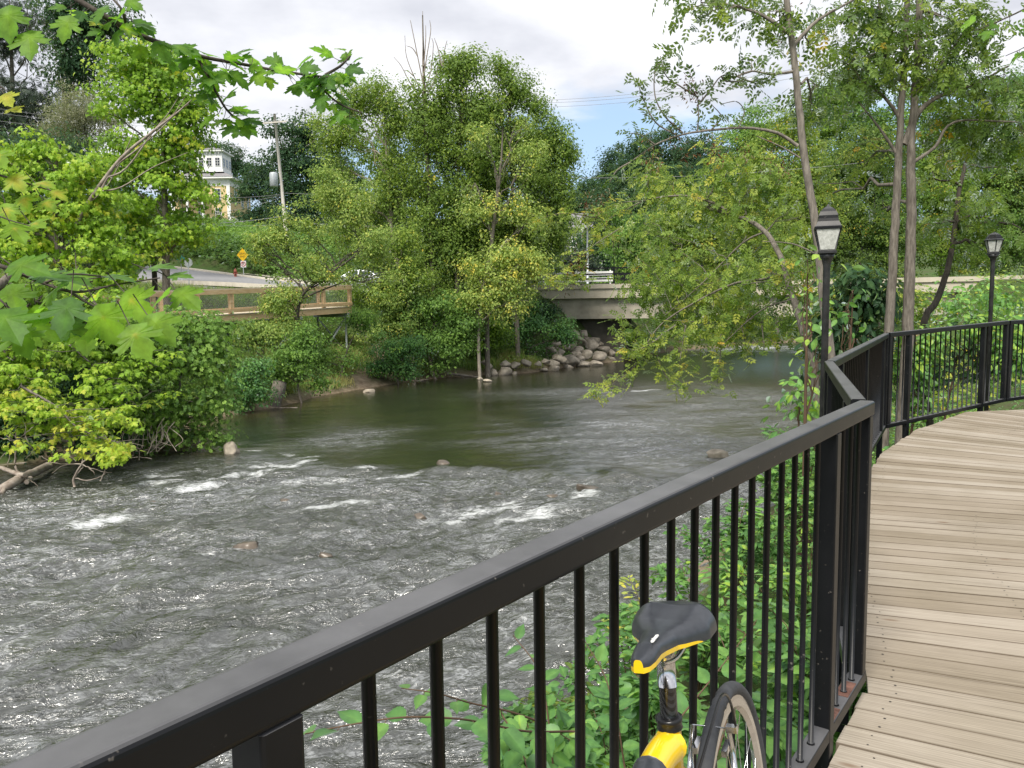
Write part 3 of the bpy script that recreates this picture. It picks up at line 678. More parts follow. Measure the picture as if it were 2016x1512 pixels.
a_ = board.data.attributes.new('puv', 'FLOAT_VECTOR', 'POINT'); a_.data.foreach_set('vector', np.array(puv, dtype=np.float32).ravel())
nl.build('nail_heads', NAIL, board)
jb = MB()
for off in (.35, 1.9, 3.6):
    pts = []
    for s_ in np.linspace(0, es[-1] - .5, 30):
        a0 = R(np.interp(s_, hd_s, hd_a)); e0 = edge_at(s_); p = e0 + np.array([math.cos(a0), math.sin(a0)]) * off; pts.append((p[0], p[1], float(deck_z(p[1])) - .145))
    for a, b in zip(pts[:-1], pts[1:]): jb.bar(a, b, .09, .21)
jb.build('beam', BEAM, board)
pb = MB()
for s_ in np.arange(1, es[-1], 2.4):
    a0 = R(np.interp(s_, hd_s, hd_a)); e0 = edge_at(s_)
    for off in (.35, 3.6):
        p = e0 + np.array([math.cos(a0), math.sin(a0)]) * off; zt = float(deck_z(p[1])) - .25; pb.box((p[0], p[1], (zt - 2.6) / 2), (.16, .16, zt + 2.6))
pb.build('pile', BEAM, board)

# ---------------------------------------------------------------- railing sections
def railing(a, b, za, zb_, posts, bal, label, za_t=None, ends=(True, True), rust=False):
    """a,b: plan ends of the rail centre line; za,zb_: bottom levels; posts, bal: metres from a"""
    a = np.array(a, float); b = np.array(b, float); Lh = np.hypot(*(b - a)); d = (b - a) / Lh
    root = empty('railing_section', (a[0], a[1], za), label, 'railing', 'black steel railing sections along the boardwalk')
    H_ = 1.065; T_ = .053
    def P(s_, h): return np.array([d[0] * s_, d[1] * s_, (zb_ - za) * s_ / Lh + h])
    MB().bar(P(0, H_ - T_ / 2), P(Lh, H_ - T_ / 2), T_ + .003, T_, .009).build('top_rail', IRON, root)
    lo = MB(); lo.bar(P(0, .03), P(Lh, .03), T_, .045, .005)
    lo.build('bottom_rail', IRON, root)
    if rust:
        rr = MB()
        for s0, s1 in rust: rr.bar(P(s0, .0532), P(s1, .0532), .045, .003)
        rr.build('rust_patch', RUST, root)
    for k, e in enumerate(ends):
        if e:
            s_ = T_ / 2 + .001 if k == 0 else Lh - T_ / 2 - .001
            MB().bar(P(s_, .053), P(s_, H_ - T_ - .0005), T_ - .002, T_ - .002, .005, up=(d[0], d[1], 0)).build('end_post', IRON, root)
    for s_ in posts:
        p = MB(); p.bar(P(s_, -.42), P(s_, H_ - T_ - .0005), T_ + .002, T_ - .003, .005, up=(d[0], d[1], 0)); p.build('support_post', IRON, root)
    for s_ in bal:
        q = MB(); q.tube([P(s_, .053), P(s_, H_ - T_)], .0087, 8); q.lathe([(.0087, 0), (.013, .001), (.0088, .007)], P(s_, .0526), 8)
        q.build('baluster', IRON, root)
    return root
sp = .1127
off = AN * -.028
a0 = RA - AD * 3.2 + off; sA = 3.2
bal1 = [sA + .332 + sp * k for k in range(17)] + [sA + 2.425, sA + 2.535, sA + 2.645] + [sA + .105 - sp * k for k in range(26)]
railing(a0, CB + off, 0.0, 0.0, [sA + .198, sA + 2.275, sA - 1.85], bal1, 'long black steel railing section in the foreground, beside the yellow bicycle', rust=[(sA + 2.50, sA + 2.62), (sA + 2.31, sA + 2.40)])
def auto_bal(Lh, posts, s0=.1):
    out_ = []; s_ = s0
    while s_ < Lh - .07:
        if all(abs(s_ - p) > .06 for p in posts): out_.append(s_)
        s_ += sp
    return out_
bo = CB + off + np.array([-.008, .045])
Lb = float(np.hypot(*(CC - bo))); pp = [.38, Lb - .42]
railing(bo, CC, 0.0, 0.0, pp, auto_bal(Lb, pp), 'black railing section turning away from the near corner toward the first lamp post')
c0 = CC + np.array([.02, .035]); Lc = float(np.hypot(*(CDp - c0))); pp = [.45, Lc / 2, Lc - .45]
railing(c0, CDp, 0.0, .035, pp, auto_bal(Lc, pp), 'black railing section behind the first lamp post, seen edge on so its bars close up')
d0_ = CDp + np.array([.03, .02]); Ld = float(np.hypot(*(CE - d0_))); pp = [.42, Ld - .62]
railing(d0_, CE, .04, .12, pp, auto_bal(Ld, pp), 'far black railing section facing the camera in front of the twin tree trunks')
e0_ = CE + np.array([.03, .015]); Le = float(np.hypot(*(CF - e0_))); pp = [.5, Le - .5]
railing(e0_, CF, .12, .16, pp, auto_bal(Le, pp), 'farthest black railing section running out of the picture at the right edge')

# ---------------------------------------------------------------- lamp posts
def milk_b(t, b):
    n_ = noise(t, 30, 5, .7); r_ = ramp(t, n_.outputs['Fac'], [(.35, (.36, .37, .34)), (.6, (.62, .63, .60))]); t.links.new(r_.outputs[0], b.inputs['Base Color'])
MILK = mat('frosted lamp glass', (.6, .6, .58), .35, 0, .5, milk_b)
CHIP = mottled('chipped black paint', (.010, .010, .012), (.03, .03, .03), 14, .45, .3, .003, detail=8)
def lamp_post(x, y, top, w, label, octo=False, rz=0.0, hh=None):
    rk = 1.0 if octo else 1.3
    zb_ = gz(x, y) - .15
    root = empty('lamp_post', (x, y, zb_), label, 'lamp post', 'black lantern lamp posts beyond the railing'); T = top - zb_; u_ = w
    hb = T - (hh or 1.96) * u_          # underside of the lantern
    MB().lathe([(.031, 0), (.031, hb - .55 * u_), (.034, hb - .42 * u_), (.046, hb - .2 * u_), (.15 * u_ + .02, hb - .04), (.30 * u_, hb)], sides=16).build('pole', CHIP, root)
    sd_, a0 = (6, R(15)) if octo else (4, R(45) + rz); k = 1.0 if octo else 1.4142
    MB().lathe([(r * u_ * k, hb + z * u_) for r, z in [(.26, 0), (.345, .02), (.345, .10), (.31, .12), (.30, .13)]], sides=sd_, smooth=False, rz=a0).build('lantern_base', CHIP, root)
    z0, z1 = hb + .131 * u_, hb + (.95 if not octo else .78) * u_
    r0, r1 = .27 * u_ * k, .45 * u_ * k
    MB().lathe([(r0, z0), (r1, z1)], sides=sd_, smooth=False, rz=a0).build('lantern_glass', MILK, root)
    fr = MB()
    for q in range(sd_):
        t_ = a0 + q * 2 * math.pi / sd_
        fr.tube([(r0 * 1.03 * math.cos(t_), r0 * 1.03 * math.sin(t_), z0), (r1 * 1.03 * math.cos(t_), r1 * 1.03 * math.sin(t_), z1)], .03 * u_, 4)
    fr.lathe([(r0 * 1.0, z0 - .005), (r0 * 1.06, z0), (r0 * 1.06, z0 + .03 * u_), (r0 * 1.0, z0 + .035 * u_)], sides=sd_, smooth=False, rz=a0)
    fr.build('lantern_frame', CHIP, root)
    zt = z1 - hb
    if octo: pr = [(.46, 0), (.52, .01), (.52, .05), (.44, .10), (.40, .2), (.30, .34), (.14, .44), (.04, .47), (.04, .5), (.01, .52)]
    else: pr = [(.445, 0), (.50, .015), (.50, .085), (.47, .10), (.455, .13), (.39, .24), (.365, .33), (.355, .42), (.30, .54), (.20, .63), (.06, .71), (.045, .73), (.03, .77), (.005, .78)]
    MB().lathe([(r * u_ * k, z1 + z * u_ * rk) for r, z in pr], sides=sd_ * 1, smooth=False, rz=a0).build('lantern_roof', IRON, root)
    return root
p1_ = at(1620, 700, 7.0); tp = at(1629, 402, 7.0)
lamp_post(p1_[0] + .015, 7.0, tp[2], .225, 'taller black lamp post with a square lantern, rising behind the bend of the railing', rz=R(-19))
p2_ = at(1949, 560, 12.0); tp2 = at(1956, 456, 12.0)
lamp_post(p2_[0] + .03, 12.0, tp2[2], .27, 'smaller black lamp post with a six-sided lantern, at the far right behind the railing', octo=True, hh=1.30)

# ---------------------------------------------------------------- leaves and trees
def tpl(outline, fold=.12, curl=.10, mid=None):
    """leaf from a half outline [(x, halfwidth)] along the midrib, length 1"""
    xs = [p[0] for p in outline]; n = len(xs)
    V = []
    for x, w_ in outline: V.append((x, 0, -curl * x * x))
    for x, w_ in outline: V.append((x, w_, fold * w_ * 2 - curl * x * x))
    for x, w_ in outline: V.append((x, -w_, fold * w_ * 2 - curl * x * x))
    F4 = []
    for i in range(n - 1):
        F4.append((i, i + 1, n + i + 1, n + i)); F4.append((i, 2 * n + i, 2 * n + i + 1, i + 1))
    off = np.zeros(len(V)); off[:n] = .16; off[n:] = -.05
    return np.array(V), np.array(F4), off
T_FAR = (np.array([(0, 0, 0), (.45, .30, .07), (1, 0, -.08), (.45, -.30, .07)], float), np.array([(0, 2, 1, 1), (0, 3, 2, 2)]))
T_FAR = (T_FAR[0], np.array([(0, 2, 1), (0, 3, 2)]))
T_NARROW = (np.array([(0, 0, 0), (.45, .16, .03), (1, 0, -.06), (.45, -.16, .03)], float), np.array([(0, 2, 1), (0, 3, 2)]))
T_NEEDLE = (np.concatenate([np.array([(0, 0, 0), (1, .28 * k, z), (.9, .28 * k + .13, z * .8)]) for k, z in ((-1.6, .1), (-.8, -.05), (0, .08), (.8, -.06), (1.6, .06))]), np.arange(15).reshape(5, 3))
def compound(n=5, w_=.15, ll=.42):
    V, F = [], []
    def leaflet(p, ang, l):
        b = len(V); c, s_ = math.cos(ang), math.sin(ang)
        for x, y, z in ((0, 0, 0), (.5, w_ / ll, .05), (1, 0, -.12), (.5, -w_ / ll, .05)):
            x *= l; y *= l; V.append((p + x * c - y * s_, x * s_ + y * c, z * l))
        F.append((b, b + 2, b + 1)); F.append((b, b + 3, b + 2))
    leaflet(.62, 0, ll)
    for k in range((n - 1) // 2):
        p = .58 - k * .25
        leaflet(p, R(52), ll * .9); leaflet(p, -R(52), ll * .9)
    return np.array(V), np.array(F)
T_COMP = compound(5); T_COMP7 = compound(7, .10, .40)
T_OVAL = tpl([(0, .0), (.18, .17), (.42, .26), (.7, .19), (.88, .07), (1, 0)])
T_ELM = tpl([(0, 0), (.06, .17), (.14, .25), (.17, .235), (.28, .315), (.31, .295), (.42, .325), (.45, .30), (.56, .295), (.59, .265), (.70, .225), (.73, .195), (.83, .125), (.87, .10), (1.05, 0)], .10, .16)
def maple_tpl(detail=1):
    half = [(0, -.03), (.10, -.20), (.16, -.36), (.25, -.30), (.30, -.42), (.38, -.36), (.46, -.60), (.52, -.50), (.60, -.52), (.58, -.38), (.50, -.20), (.66, -.26), (.72, -.22), (.82, -.24), (.83, -.14), (1.02, 0)] if detail else \
           [(0, -.03), (.14, -.34), (.30, -.36), (.48, -.58), (.56, -.40), (.50, -.20), (.76, -.24), (1.02, 0)]
    pts = half + [(x, -y) for x, y in half[::-1][1:]]
    V = [(.30, 0, 0.02)] + [(x, y, .16 * abs(y) - .16 * x * x - .25 * max(0, abs(y) - .3)) for x, y in pts]
    n = len(pts); F = [(0, 1 + i, 1 + (i + 1) % n) for i in range(n)]
    off = np.full(len(V), -.04); off[0] = .22
    return np.array(V), np.array(F), off
T_MAPLE = maple_tpl(1); T_MAPLE_S = maple_tpl(0)
T_BLADE = (np.array([(0, .03, 0), (0, -.03, 0), (.4, .028, .10), (.4, -.028, .10), (.75, .015, .02), (.75, -.015, .02), (1, 0, -.16)], float), None)
T_BLADE = (T_BLADE[0], np.array([(0, 1, 3), (0, 3, 2), (2, 3, 5), (2, 5, 4), (4, 5, 6)]))

def unit(a): return a / (np.linalg.norm(a, axis=-1, keepdims=True) + 1e-9)
def scatter(mb, C, T, S, nrm, dr, tint, mat_=0):
    V, F = T[0], T[1]; n = len(C)
    z = unit(nrm); x = unit(dr - (dr * z).sum(1, keepdims=True) * z); y = np.cross(z, x)
    P = C[:, None, :] + S[:, None, None] * (V[None, :, 0, None] * x[:, None, :] + V[None, :, 1, None] * y[:, None, :] + V[None, :, 2, None] * z[:, None, :])
    k = len(V)
    Fa = (F[None] + (np.arange(n) * k)[:, None, None]).reshape(-1, F.shape[1])
    tv = np.repeat(np.clip(tint, 0, 1), k)
    if len(T) > 2: tv = np.clip(tv + np.tile(T[2], n), 0, 1)
    mb.add(P.reshape(-1, 3), Fa, mat_, tv)

KM = 2.1
def crown(mb, clumps, T, size, k=2.4, clus=.5, flat=.45, per=36, droop=0.0, tvar=.17, tmean=.45, up=.38, yellow=0.0, larea=.30, gap=.10, rng=RNG, shell=2.2):
    """clumps: (centre, (rx, ry, rz)). Leaves stand in small sprays spread through each clump."""
    ctrs = []
    for c, r in clumps:
        c = np.asarray(c, float); r = np.asarray(r, float)
        n = int(KM * k * math.pi * r[0] * r[2] / (larea * size * size)); m_ = max(3, int(n / per))
        d = unit(rng.normal(size=(m_, 3))); rad = rng.random(m_) ** (1 / shell)
        lump = 1 + .28 * np.sin(d[:, 0] * 5 + c[0]) * np.cos(d[:, 2] * 4 + c[2]) + rng.normal(size=m_) * .08
        cc = c + d * (rad * lump)[:, None] * r
        gn = fbm(cc[:, 0] * .9 / clus * .5 + c[1], cc[:, 2] * .9 / clus * .5, 2)
        cc = cc[gn > -.55 + gap * 1.6]
        if len(cc) == 0: continue
        m_ = len(cc); ctrs.append((c, cc))
        ct = rng.normal(tmean, tvar, m_); ct = np.where(rng.random(m_) < yellow, .97, ct)
        cs = clus * rng.uniform(.55, 1.35, m_)
        idx = np.repeat(np.arange(m_), per)
        g = np.clip(rng.normal(size=(len(idx), 3)), -1.7, 1.7) * np.array([1, 1, flat]) * .62
        P = cc[idx] + g * cs[idx][:, None]
        if droop: P[:, 2] -= droop * (g[:, 0] ** 2 + g[:, 1] ** 2) * cs[idx]
        outw = unit((P - c) / r); lo = unit(g + 1e-6)
        nrm = outw * .6 + lo * .4 + np.array([0, 0, up]) + rng.normal(size=P.shape) * .38
        dr = lo + outw * .5 + np.array([0, 0, -.35]) + rng.normal(size=P.shape) * .45
        S = size * rng.uniform(.65, 1.25, len(P))
        scatter(mb, P, T, S, nrm, dr, ct[idx] + rng.normal(size=len(P)) * .10)
    return ctrs
def pxc(lst, Y0, dy=.9):
    """clump list given as (px, py, rx_px, ry_px[, Y])"""
    o_ = []
    for q in lst:
        Y = q[4] if len(q) > 4 else Y0; s_ = Y / FPX
        rx, rz_2 = q[2] * s_, q[3] * s_
        o_.append((at(q[0], q[1], Y), (rx, max(rx, rz_2) * dy, rz_2)))
    return o_
def wiggle(a, b, n=6, amp=.06, sag=0.0, rng=RNG):
    a = np.asarray(a, float); b = np.asarray(b, float); t = np.linspace(0, 1, n)[:, None]; L_ = np.linalg.norm(b - a)
    P = a + (b - a) * t; w_ = rng.normal(size=(n, 3)) * amp * L_ * np.sin(t * np.pi)
    P = P + w_; P[:, 2] += sag * L_ * (t * (1 - t) * 4)[:, 0]
    return P
def smooth_line(pts, n=4):
    P = np.asarray(pts, float); out_ = []
    Q = np.vstack([2 * P[0] - P[1], P, 2 * P[-1] - P[-2]])
    for i in range(1, len(Q) - 2):
        for t in np.linspace(0, 1, n, endpoint=False):
            a, b, c, d = Q[i - 1], Q[i], Q[i + 1], Q[i + 2]
            out_.append(.5 * (2 * b + (c - a) * t + (2 * a - 5 * b + 4 * c - d) * t * t + (3 * b - a - 3 * c + d) * t ** 3))
    out_.append(P[-1]); return np.array(out_)
def limbs(mb, trunk, trad, ctrs, nsub=5, r0=.06, rng=RNG, rt=.012):
    for c, cc in ctrs:
        tz = trunk[:, 2]; below = np.where(tz < c[2] - .15 * abs(c[2] - tz[0]))[0]
        i = below[np.argmin(np.linalg.norm(trunk[below] - c, axis=1))] if len(below) else 0
        i = min(i, len(trunk) - 2)
        ra = min(r0, trad[i] * .7)
        P = wiggle(trunk[i], c, 6, .05, .06, rng); mb.tube(P, np.linspace(ra, ra * .4, 6), 5, cap=False)
        for j in rng.choice(len(cc), min(nsub, len(cc)), replace=False):
            q = P[rng.integers(2, 6)]
            mb.tube(wiggle(q, cc[j], 5, .06, .04, rng), np.linspace(ra * .35, rt * .5, 5), 4, cap=False)
def tree(name, label, cat, group, base, trunk, rad, clumps, leaf, T=T_FAR, size=.13, lim=5, barkm=None, lr=.06, part='crown', **kw):
    """trunk: points (world); base is its foot. parts: trunk (with limbs), crown"""
    base = np.asarray(base, float)
    root = empty(name, tuple(base), label, cat, group)
    tr = smooth_line(np.asarray(trunk, float)); trr = np.interp(np.linspace(0, 1, len(tr)), np.linspace(0, 1, len(rad)), rad)
    cm = MB(); ctrs = crown(cm, clumps, T, size, **kw)
    tm = MB(); tm.tube(tr - base, trr, 8)
    limbs(tm, tr, trr, ctrs, lim, lr)
    # limbs were laid in world space: shift to the tree's own space
    for k in range(1, len(tm.v)): tm.v[k] = tm.v[k] - base
    tm.build('trunk' if name != 'shrub' else 'stem', barkm or BARK, root)
    for k in range(len(cm.v)): cm.v[k] = cm.v[k] - base
    cm.build(part, LEAF[leaf] if isinstance(leaf, str) else leaf, root)
    return root
def foot(px, Y, py=600):
    p = at(px, py, Y); return np.array([p[0], Y, gz(p[0], Y) - .05])
def up_trunk(b, *pts): return [b - np.array([0, 0, .3])] + [at(*p) for p in pts]

def simple_tree(label, px, Y, clumps, leaf, size, rt=.2, name='tree', cat='tree', group=None, T=T_FAR, bm=None, **kw):
    while group == 'trees beyond the bridge':
        q = np.array([[at(px, 600, Y)[0], Y]])
        if not in_poly(q, RIVER)[0] and seg_dist(q, LB)[0] < seg_dist(q, RB)[0] and seg_dist(q, LB)[0] > 1.5: break
        Y += 2
    b = foot(px, Y); cl = pxc(clumps, Y); top = max(cl, key=lambda q: q[0][2])[0]
    mid = (b + top) / 2 + np.array([RNG.normal() * .3, 0, 0])
    return tree(name, label, cat, group, b, [b - [0, 0, .3], mid, top], [rt, rt * .6, rt * .15], cl, leaf, T, size, barkm=bm, **kw)

G_HILL = 'trees on the hillside beyond the bridge'
# far left
simple_tree('tall dark evergreen with drooping boughs at the top left edge', 40, 60, [(20,20,110,90),(60,110,110,80),(-40,160,110,120),(50,200,110,90),(90,50,70,70),(10,280,110,60)], 'spruce', .42, .4, 'evergreen_tree', 'evergreen', T=T_NEEDLE, k=2.4, clus=1.3, flat=.3, droop=.25, larea=.5, gap=.25)
simple_tree('dark leafy tree standing between the tall evergreen and the bright maple', 170, 56, [(150,40,80,60),(200,90,70,60),(150,130,60,60),(110,10,60,40),(225,50,50,50)], 'dark', .26, .25, 'dark_tree', clus=.9, k=2.0, gap=.2)
simple_tree('rounded grey-green tree in front of the dark evergreen', 170, 50, [(165,225,72,52),(200,255,50,50),(135,265,50,50)], 'grey_green', .16, .2, 'willow_tree', T=T_NARROW, clus=.6, k=2.6)
simple_tree('dark green tree filling the gap low behind the left maple', 60, 46, [(40,330,110,70),(130,320,80,60),(60,440,140,80),(200,470,90,80),(250,400,70,80)], 'dark', .22, .25, 'dark_tree', clus=.8, k=2.2)
# bright maples
bm = foot(322, 34, 570)
tree('maple_tree', 'tall bright green maple with two dark trunks by the road, left of the yellow house', 'maple', None, bm, up_trunk(bm, (327,540,34), (325,420,34), (320,250,34), (315,110,34)), [.2,.17,.14,.09,.03],
     pxc([(275,118,75,48),(235,170,55,40),(340,140,56,50),(375,190,35,40),(300,205,90,50),(240,235,50,40),(358,250,46,55),(280,290,95,50),(335,330,60,50),(235,340,55,45),(378,330,26,40),(300,390,110,42),(368,405,44,38),(230,430,75,42),(320,455,105,30),(372,455,34,22),(270,495,80,25),(180,470,50,30)], 34),
     'maple_light', T_MAPLE_S, .17, clus=.62, flat=.28, droop=.22, k=2.6, larea=.5, tmean=.40, tvar=.2, yellow=.02)
bt = foot(304, 36, 570)
tm = MB(); tm.tube(smooth_line([bt - [0,0,.3], at(303,520,36), at(296,470,36), at(280,420,36)]) - bt, np.linspace(.14,.07,13), 8); 
root = empty('young_maple', tuple(bt), 'slim dark-trunked young maple just left of the tall bright one by the road', 'maple'); tm.build('trunk', BARK_DARK, root)
cm = MB(); crown(cm, [(c - bt, r) for c, r in pxc([(262,415,50,35),(230,390,50,35)], 36)], T_MAPLE_S, .17, clus=.6, flat=.3, larea=.5); cm.build('crown', LEAF['maple_deep'], root)
b = foot(150, 25)
tree('maple_tree', 'yellow-green maple at the left edge with a pale dead branch rising out of it', 'maple', None, b, up_trunk(b, (130,560,25), (110,450,25), (110,330,25), (120,285,25)), [.16,.13,.1,.06,.02],
     pxc([(115,300,60,32),(60,290,40,30),(170,330,52,35),(40,345,60,35),(110,365,75,35),(190,385,50,35),(30,410,70,35),(130,430,85,32),(205,445,50,30),(60,480,90,32),(170,505,80,30),(60,545,90,30),(215,540,50,26),(240,500,40,28),(-30,300,50,50),(-30,420,50,60)], 25),
     'maple_light', T_MAPLE_S, .15, clus=.48, flat=.26, droop=.25, k=2.3, larea=.5, tmean=.52, tvar=.18)
# dead branch with bare forks
db = MB(); o0 = at(150, 440, 24.5)
for pts, r0_, r1_ in [([(150,440),(190,375),(240,310),(300,260),(345,225),(378,196)], .075, .015), ([(200,372),(225,330),(275,290),(330,240),(365,190)], .04, .008), ([(190,378),(240,368),(300,330),(370,300)], .03, .008), ([(205,352),(250,330),(310,250),(372,205)], .035, .008), ([(170,405),(215,360),(260,268),(262,250)], .02, .006), ([(300,260),(330,225),(352,190)], .02, .006)]:
    P = smooth_line([at(a, b_, 24.5) for a, b_ in pts]); db.tube(P - o0, np.linspace(r0_, r1_, len(P)), 6)
tagp(db.build('dead_branch', DEADWOOD, None, tuple(o0)), 'pale bare dead branch forking up in front of the bright maples', 'branch')
# shaded maple over the bank at left and its bright drooping boughs
b = np.array([-13.2, 17.0, gz(-13.2, 17.0)])
tree('maple_tree', 'shaded maple over the left bank, its bright lower boughs hanging to the water', 'maple', None, b, [b - [0,0,.3], at(-60,640,17.5), at(0,560,17.5), at(60,520,18)], [.2,.16,.1,.04],
     pxc([(30,600,80,35),(120,580,70,30),(60,660,90,38),(180,625,60,30),(150,680,70,30),(20,720,70,30),(-40,640,80,70),(60,560,90,30),(-30,760,60,60)], 18.5), 'maple_deep', T_MAPLE_S, .13, clus=.42, flat=.3, droop=.2, k=2.5, larea=.5, lim=4)
def bough(label, path, wid, Y0, leaf='maple_light', size=.12, tmean=.6, dens=1.0):
    P = smooth_line([at(*p) if len(p) > 2 else at(p[0], p[1], Y0) for p in path]); o_ = P[0].copy()
    root = empty('maple_bough', tuple(o_), label, 'bough', 'bright boughs drooping over the left bank')
    tm = MB(); tm.tube(P - o_, np.linspace(.03, .008, len(P)), 5)
    cm = MB(); n = int(len(P) * 2 * dens)
    for k in range(n):
        q = P[int(k / n * len(P))] - o_ + RNG.normal(size=3) * np.array([wid, wid, .06]); r_1 = wid * RNG.uniform(.6, 1.2)
        crown(cm, [(q - [0, 0, .05], (r_1, r_1, .10))], T_MAPLE_S, size, clus=wid * .5, flat=.2, droop=.3, k=1.1, larea=.5, tmean=tmean, tvar=.12, per=14, up=1.0)
        tm.tube(wiggle(P[int(k / n * len(P))] - o_, q, 4, .05), np.linspace(.01, .004, 4), 4, cap=False)
    tm.build('branch', BARK, root); cm.build('leaves', LEAF[leaf], root); return root
bough('lowest yellow-green maple bough, spread flat just above the bare sticks in the water', [(40,760),(110,800),(150,840),(200,862),(255,878)], .42, 15.6, tmean=.78)
bough('yellow-green bough ending above the lowest one, at the left edge', [(-30,700),(20,740),(60,775),(100,805),(120,835)], .42, 16.2, tmean=.66)
bough('bright bough slanting down to the right above the dark hollow', [(90,640),(150,690),(200,735),(240,775),(272,800)], .38, 17.2, tmean=.55)
bough('long light green bough slanting over the middle of the left bank', [(130,560),(190,600),(240,640),(280,690),(300,720)], .42, 18.0, tmean=.42, leaf='maple_light')
bough('small bright bough at the very left edge under the big leaves', [(-40,640),(0,680),(25,720),(40,750)], .4, 16.5, tmean=.5)
bough('short pale green bough beside the dark hollow, left of the boxelder bush', [(160,790),(200,815),(235,835)], .3, 17.0, tmean=.38)
# boxelder bush leaning over the water
b = np.array([-9.6, 20.6, gz(-9.6, 20.6)])
tree('boxelder_bush', 'big rounded mid-green boxelder bush leaning over the water under the timber walkway', 'bush', None, b, [b - [0,0,.3], at(350,760,20), at(340,690,19.8), at(340,620,19.8)], [.12,.09,.06,.02],
     pxc([(372,622,42,24),(310,648,64,32),(270,640,60,42),(410,655,55,42),(230,700,60,45),(330,700,85,50),(410,720,54,50),(250,760,70,45),(350,780,90,46),(425,790,40,44),(280,820,70,36),(370,838,62,34),(425,860,34,24),(330,860,50,20),(200,650,50,40),(430,690,34,34)], 19),
     'boxelder', T_COMP, .155, clus=.36, flat=.6, k=3.0, larea=.42, tmean=.62, tvar=.2, per=24, lim=6)
simple_tree('dark bush low in the shade behind the drooping boughs', 120, 18.6, [(60,800,90,50),(150,760,90,50),(220,800,60,50),(0,780,80,70),(160,850,90,30),(60,860,90,34),(-20,850,70,46),(230,860,60,24)], 'dark', .13, .1, 'shrub', 'bush', clus=.4, k=2.2, part='foliage')
simple_tree('dense green bush low behind the boxelder, above the dark hollow', 200, 22.5, [(190,720,90,60),(120,700,90,60),(40,700,90,70),(260,740,60,50)], 'maple_deep', .14, .1, 'shrub', 'bush', clus=.45, k=2.2, part='foliage', T=T_MAPLE_S, larea=.5)

# bushes below the walkway
for lab, px, Y, cl, lf, sz, T in [
 ('reddish-green creeper-covered bush under the left end of the timber walkway', 475, 29, [(488,655,34,30),(470,690,36,34),(505,705,36,28),(525,660,28,28)], 'olive', .12, T_FAR),
 ('leafy green bush beside the tree stump', 590, 29, [(580,700,55,35),(620,740,40,32),(545,735,36,26),(600,665,36,22)], 'boxelder', .12, T_FAR),
 ('low light green bush at the water left of the tree stump', 480, 26.5, [(480,750,42,30),(460,790,30,22),(510,775,28,22),(500,720,30,20)], 'elm', .11, T_FAR),
 ('broad dark green bush below the walkway posts', 660, 34, [(620,690,40,30),(600,665,30,22),(670,710,34,26),(600,700,30,30),(715,625,30,26)], 'boxelder', .13, T_FAR),
 ('olive bush at the right end of the timber walkway', 760, 38, [(765,600,40,34),(785,640,40,34),(735,655,30,26),(780,575,34,22)], 'olive', .13, T_FAR),
 ('bushy green growth between the dirt path and the riverbank trees', 780, 36, [(770,690,40,32),(800,725,34,18),(750,720,30,22),(815,680,30,24)], 'elm', .12, T_FAR),
]:
    simple_tree(lab, px, Y, cl, lf, sz, .05, 'shrub', 'bush', 'bushes on the far bank', T=T, clus=.38, k=2.6, part='foliage', lr=.03)

# olive crab tree over the walkway
b = foot(572, 32.5, 680)
tree('olive_tree', 'open olive-leaved tree with dark crooked limbs leaning across the timber walkway', 'tree', None, b, up_trunk(b, (585,620,32), (600,575,32), (640,545,32), (690,510,32), (740,470,32)), [.10,.08,.06,.05,.035,.015],
     pxc([(545,470,38,38),(590,430,42,40),(640,400,46,42),(690,440,46,40),(560,530,46,36),(620,490,55,45),(690,500,52,38),(745,556,40,36),(712,540,34,26),(565,590,50,34),(640,540,50,24),(570,640,36,26),(530,600,26,24),(700,385,40,38),(520,505,26,24),(740,480,40,50),(640,345,30,26),(505,470,18,16)], 32),
     'olive', T_FAR, .115, clus=.36, flat=.6, k=2.5, tmean=.55, tvar=.16, gap=.25, lim=9, barkm=BARK_DARK, lr=.04, per=26)

# the tall clump on the far bank
G_P = 'tall trees on the far bank'
POP = dict(T=T_FAR, size=.15, clus=.42, flat=.75, per=26, tvar=.13, lr=.05, lim=6)
def ptree(lab, trunk, cl, Y, leaf='poplar', rt=.14, bm_=None, **kw):
    b = foot(trunk[0][0], Y, 700); o_ = dict(POP); o_.update(kw)
    return tree('riverbank_tree', lab, 'tree', G_P, b, up_trunk(b, *[(a, c, Y) for a, c in trunk[1:]]), [rt] + list(np.linspace(rt * .9, .03, len(trunk) - 1)), pxc(cl, Y), leaf, o_.pop('T'), o_.pop('size'), barkm=bm_, **o_)
ptree('leftmost tall olive-green tree of the bank clump, with a forked pale trunk', [(815,700),(800,590),(775,480),(768,400),(760,290),(755,200)], [(680,205,48,42),(735,185,50,38),(660,270,46,45),(720,265,62,50),(780,230,40,50),(690,335,60,46),(760,320,52,50),(660,390,44,40),(740,400,62,50),(630,240,26,30),(790,390,42,60),(700,450,50,40)], 42, k=2.1, gap=.2, tmean=.5, bm_=BARK_PALE)
ptree('slender tree with a bare twiggy dead top, in the middle of the bank clump', [(858,720),(852,560),(845,400),(838,250),(834,120),(832,30)], [(840,250,40,60),(850,340,46,60),(840,430,48,50),(835,520,50,46),(820,190,28,36),(860,590,46,40)], 41.5, k=1.7, bm_=BARK)
ptree('tallest dense tree of the bank clump, just right of the bare dead top', [(905,720),(900,560),(900,400),(905,250),(908,130)], [(885,125,36,26),(925,120,34,26),(905,165,55,40),(870,215,46,45),(935,225,50,50),(900,290,62,55),(950,320,50,55),(880,370,58,52),(930,420,60,55),(885,480,60,50),(940,500,55,45)], 42, k=2.6, tmean=.42)
